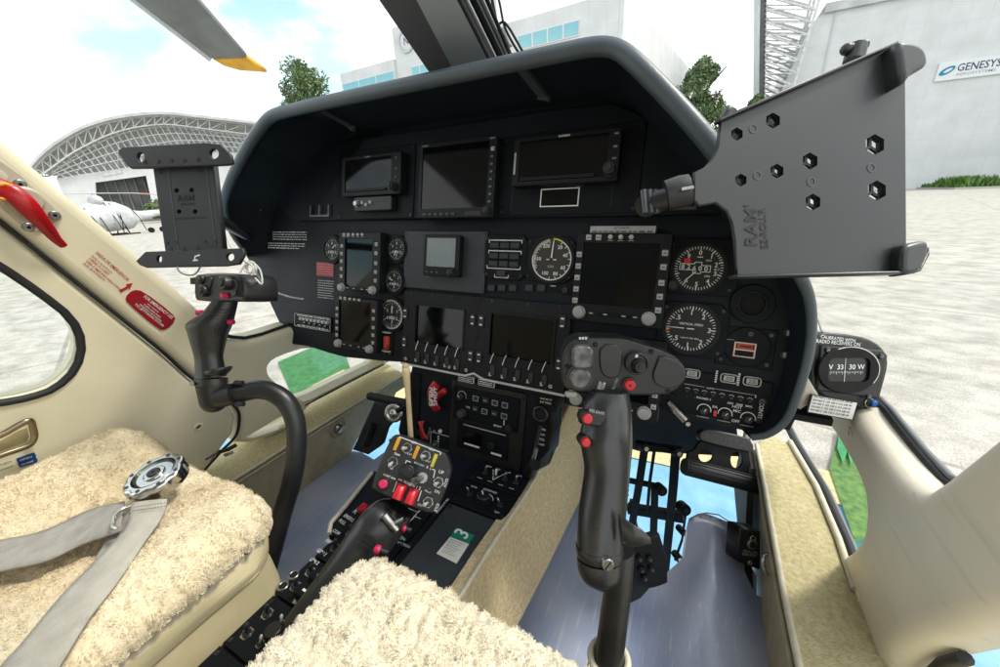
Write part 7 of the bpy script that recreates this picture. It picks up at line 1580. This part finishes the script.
pr([(636,444),(682,451)],.014,'cross_bar'); pr([(622,479),(662,487)],.010,'cross_bar'); pr([(628,508),(684,517)],.020,'cross_bar',Y=.80); pr([(655,487),(654,520),(652,575)],.016,'centre_post'); 
pr([(632,500),(634,522),(640,548)],.012,'lever_arm',Y=.83)
for x,y,r_ in ((660,489,.012),(683,508,.013),(644,447,.010),(676,452,.010),(681,530,.008),(677,556,.009)): mb=MB(); c=at(x,y,Y=.78); mb.tube([c-CF*.012,c+CF*.012],r_,BLKM,16); mb.tube([c-CF*.016,c-CF*.011],r_*.5,STEEL if y in (447,452,556) else DSTEEL,10); mb.build('pivot_bolt',lk)
mb=MB(); f=camfr(648,575,D_(at(648,575,h=.68))); P_=[f.px(*p) for p in ((626,545),(660,535),(668,560),(668,590),(645,602),(628,606),(618,580))]; mb.prism(f,P_,-.02,0,BLK2,bev=.003); mb.build('linkage_bracket',lk)
for x,y in ((638,556),(648,556),(640,567),(650,566),(643,575)): mb=MB(); u,v=f.px(x,y); mb.cyl(f,u,v,.006,0,.010,DSTEEL,6); mb.cyl(f,u,v,.003,.010,.014,STEEL,10); mb.build('pivot_bolt',lk)
lk2=thing('pedal_linkage',at(395,420,Y=.66),'small left pedal rod with silver end beside the radio stack','pedal linkage')
mb=MB(); mb.tube([at(370,396,D=.80),at(408,404,D=.70)],.0085,BLKM,14); mb.build('rod',lk2)
mb=MB(); c=at(394,413,D=.70); mb.torus(Fr(c,CX,-CD),0,0,.013,.005,0,STEEL,20,8); mb.sphere(c,.010,STEEL,14,8); mb.tube([c,at(408,405,D=.69)],.005,BLKM,10); mb.build('rod_end',lk2)
mb=MB(); f=camfr(370,432,.85); mb.prism(f,[f.px(*p) for p in ((374,402),(392,410),(395,420),(386,430),(381,446),(368,455),(352,450),(357,440),(364,424))],-.03,0,BLK2,bev=.003); mb.tube([at(374,424,D=.83),at(366,446,D=.83)],.008,BLKM,10); mb.build('lever_block',lk2)
kb=thing('key_switch_box',at(749,548,D=.72),'small black key switch box at the front of the right sill','switch box')
f=camfr(749,549,.70,yaw=10); k=f.px
mb=MB(); mb.prism(f,[k(*p) for p in ((740,528.5),(760.5,531.5),(760,570),(738,562))],-.03,0,BLKP,bev=.0015); mb.build('box_plate',kb)
u,v=k(751,543.5); mb=MB(); mb.cyl(f,u,v,.0095,0,.004,STEEL,20,bev=.001); mb.cyl(f,u,v,.006,.004,.006,DSTEEL,16); mb.torus(f,u+.001,v+.010,.005,.0012,.003,STEEL,16,6); mb.build('key_lock',kb)
u,v=k(749.5,562.5); mb=MB(); mb.cyl(f,u,v,.0045,0,.003,STEEL,14,bev=.001); mb.build('box_screw',kb)
mb=MB(); mb.tpx(f,'PEDAL ADJ',743,552,757,554,.0005,DIMW,1); mb.tpx(f,'REAR POST',742,555,756.5,557.2,.0005,DIMW,1); mb.build('box_lettering',kb)
bs=thing('wooden_stick',at(410,436,D=.56),'pale wooden stick standing beside the radio stack','stick')
WOOD=mat('pale wood',(.50,.40,.24),.6,scale=30,var=.2)
mb=MB(); mb.tube(spline([at(405.5,366,D=.545),at(406,371,D=.545),at(406.8,380,D=.547),at(408.5,400,D=.55),at(411,440,D=.56)],4),np.interp(np.linspace(0,4,17),range(5),[.0035,.0062,.0050,.0036,.0040]),WOOD,12); mb.build('stick_shaft',bs)
mb=MB(); mb.sphere(at(405.5,366.5,D=.545),.0052,WOOD,12,8); mb.build('stick_knob',bs)
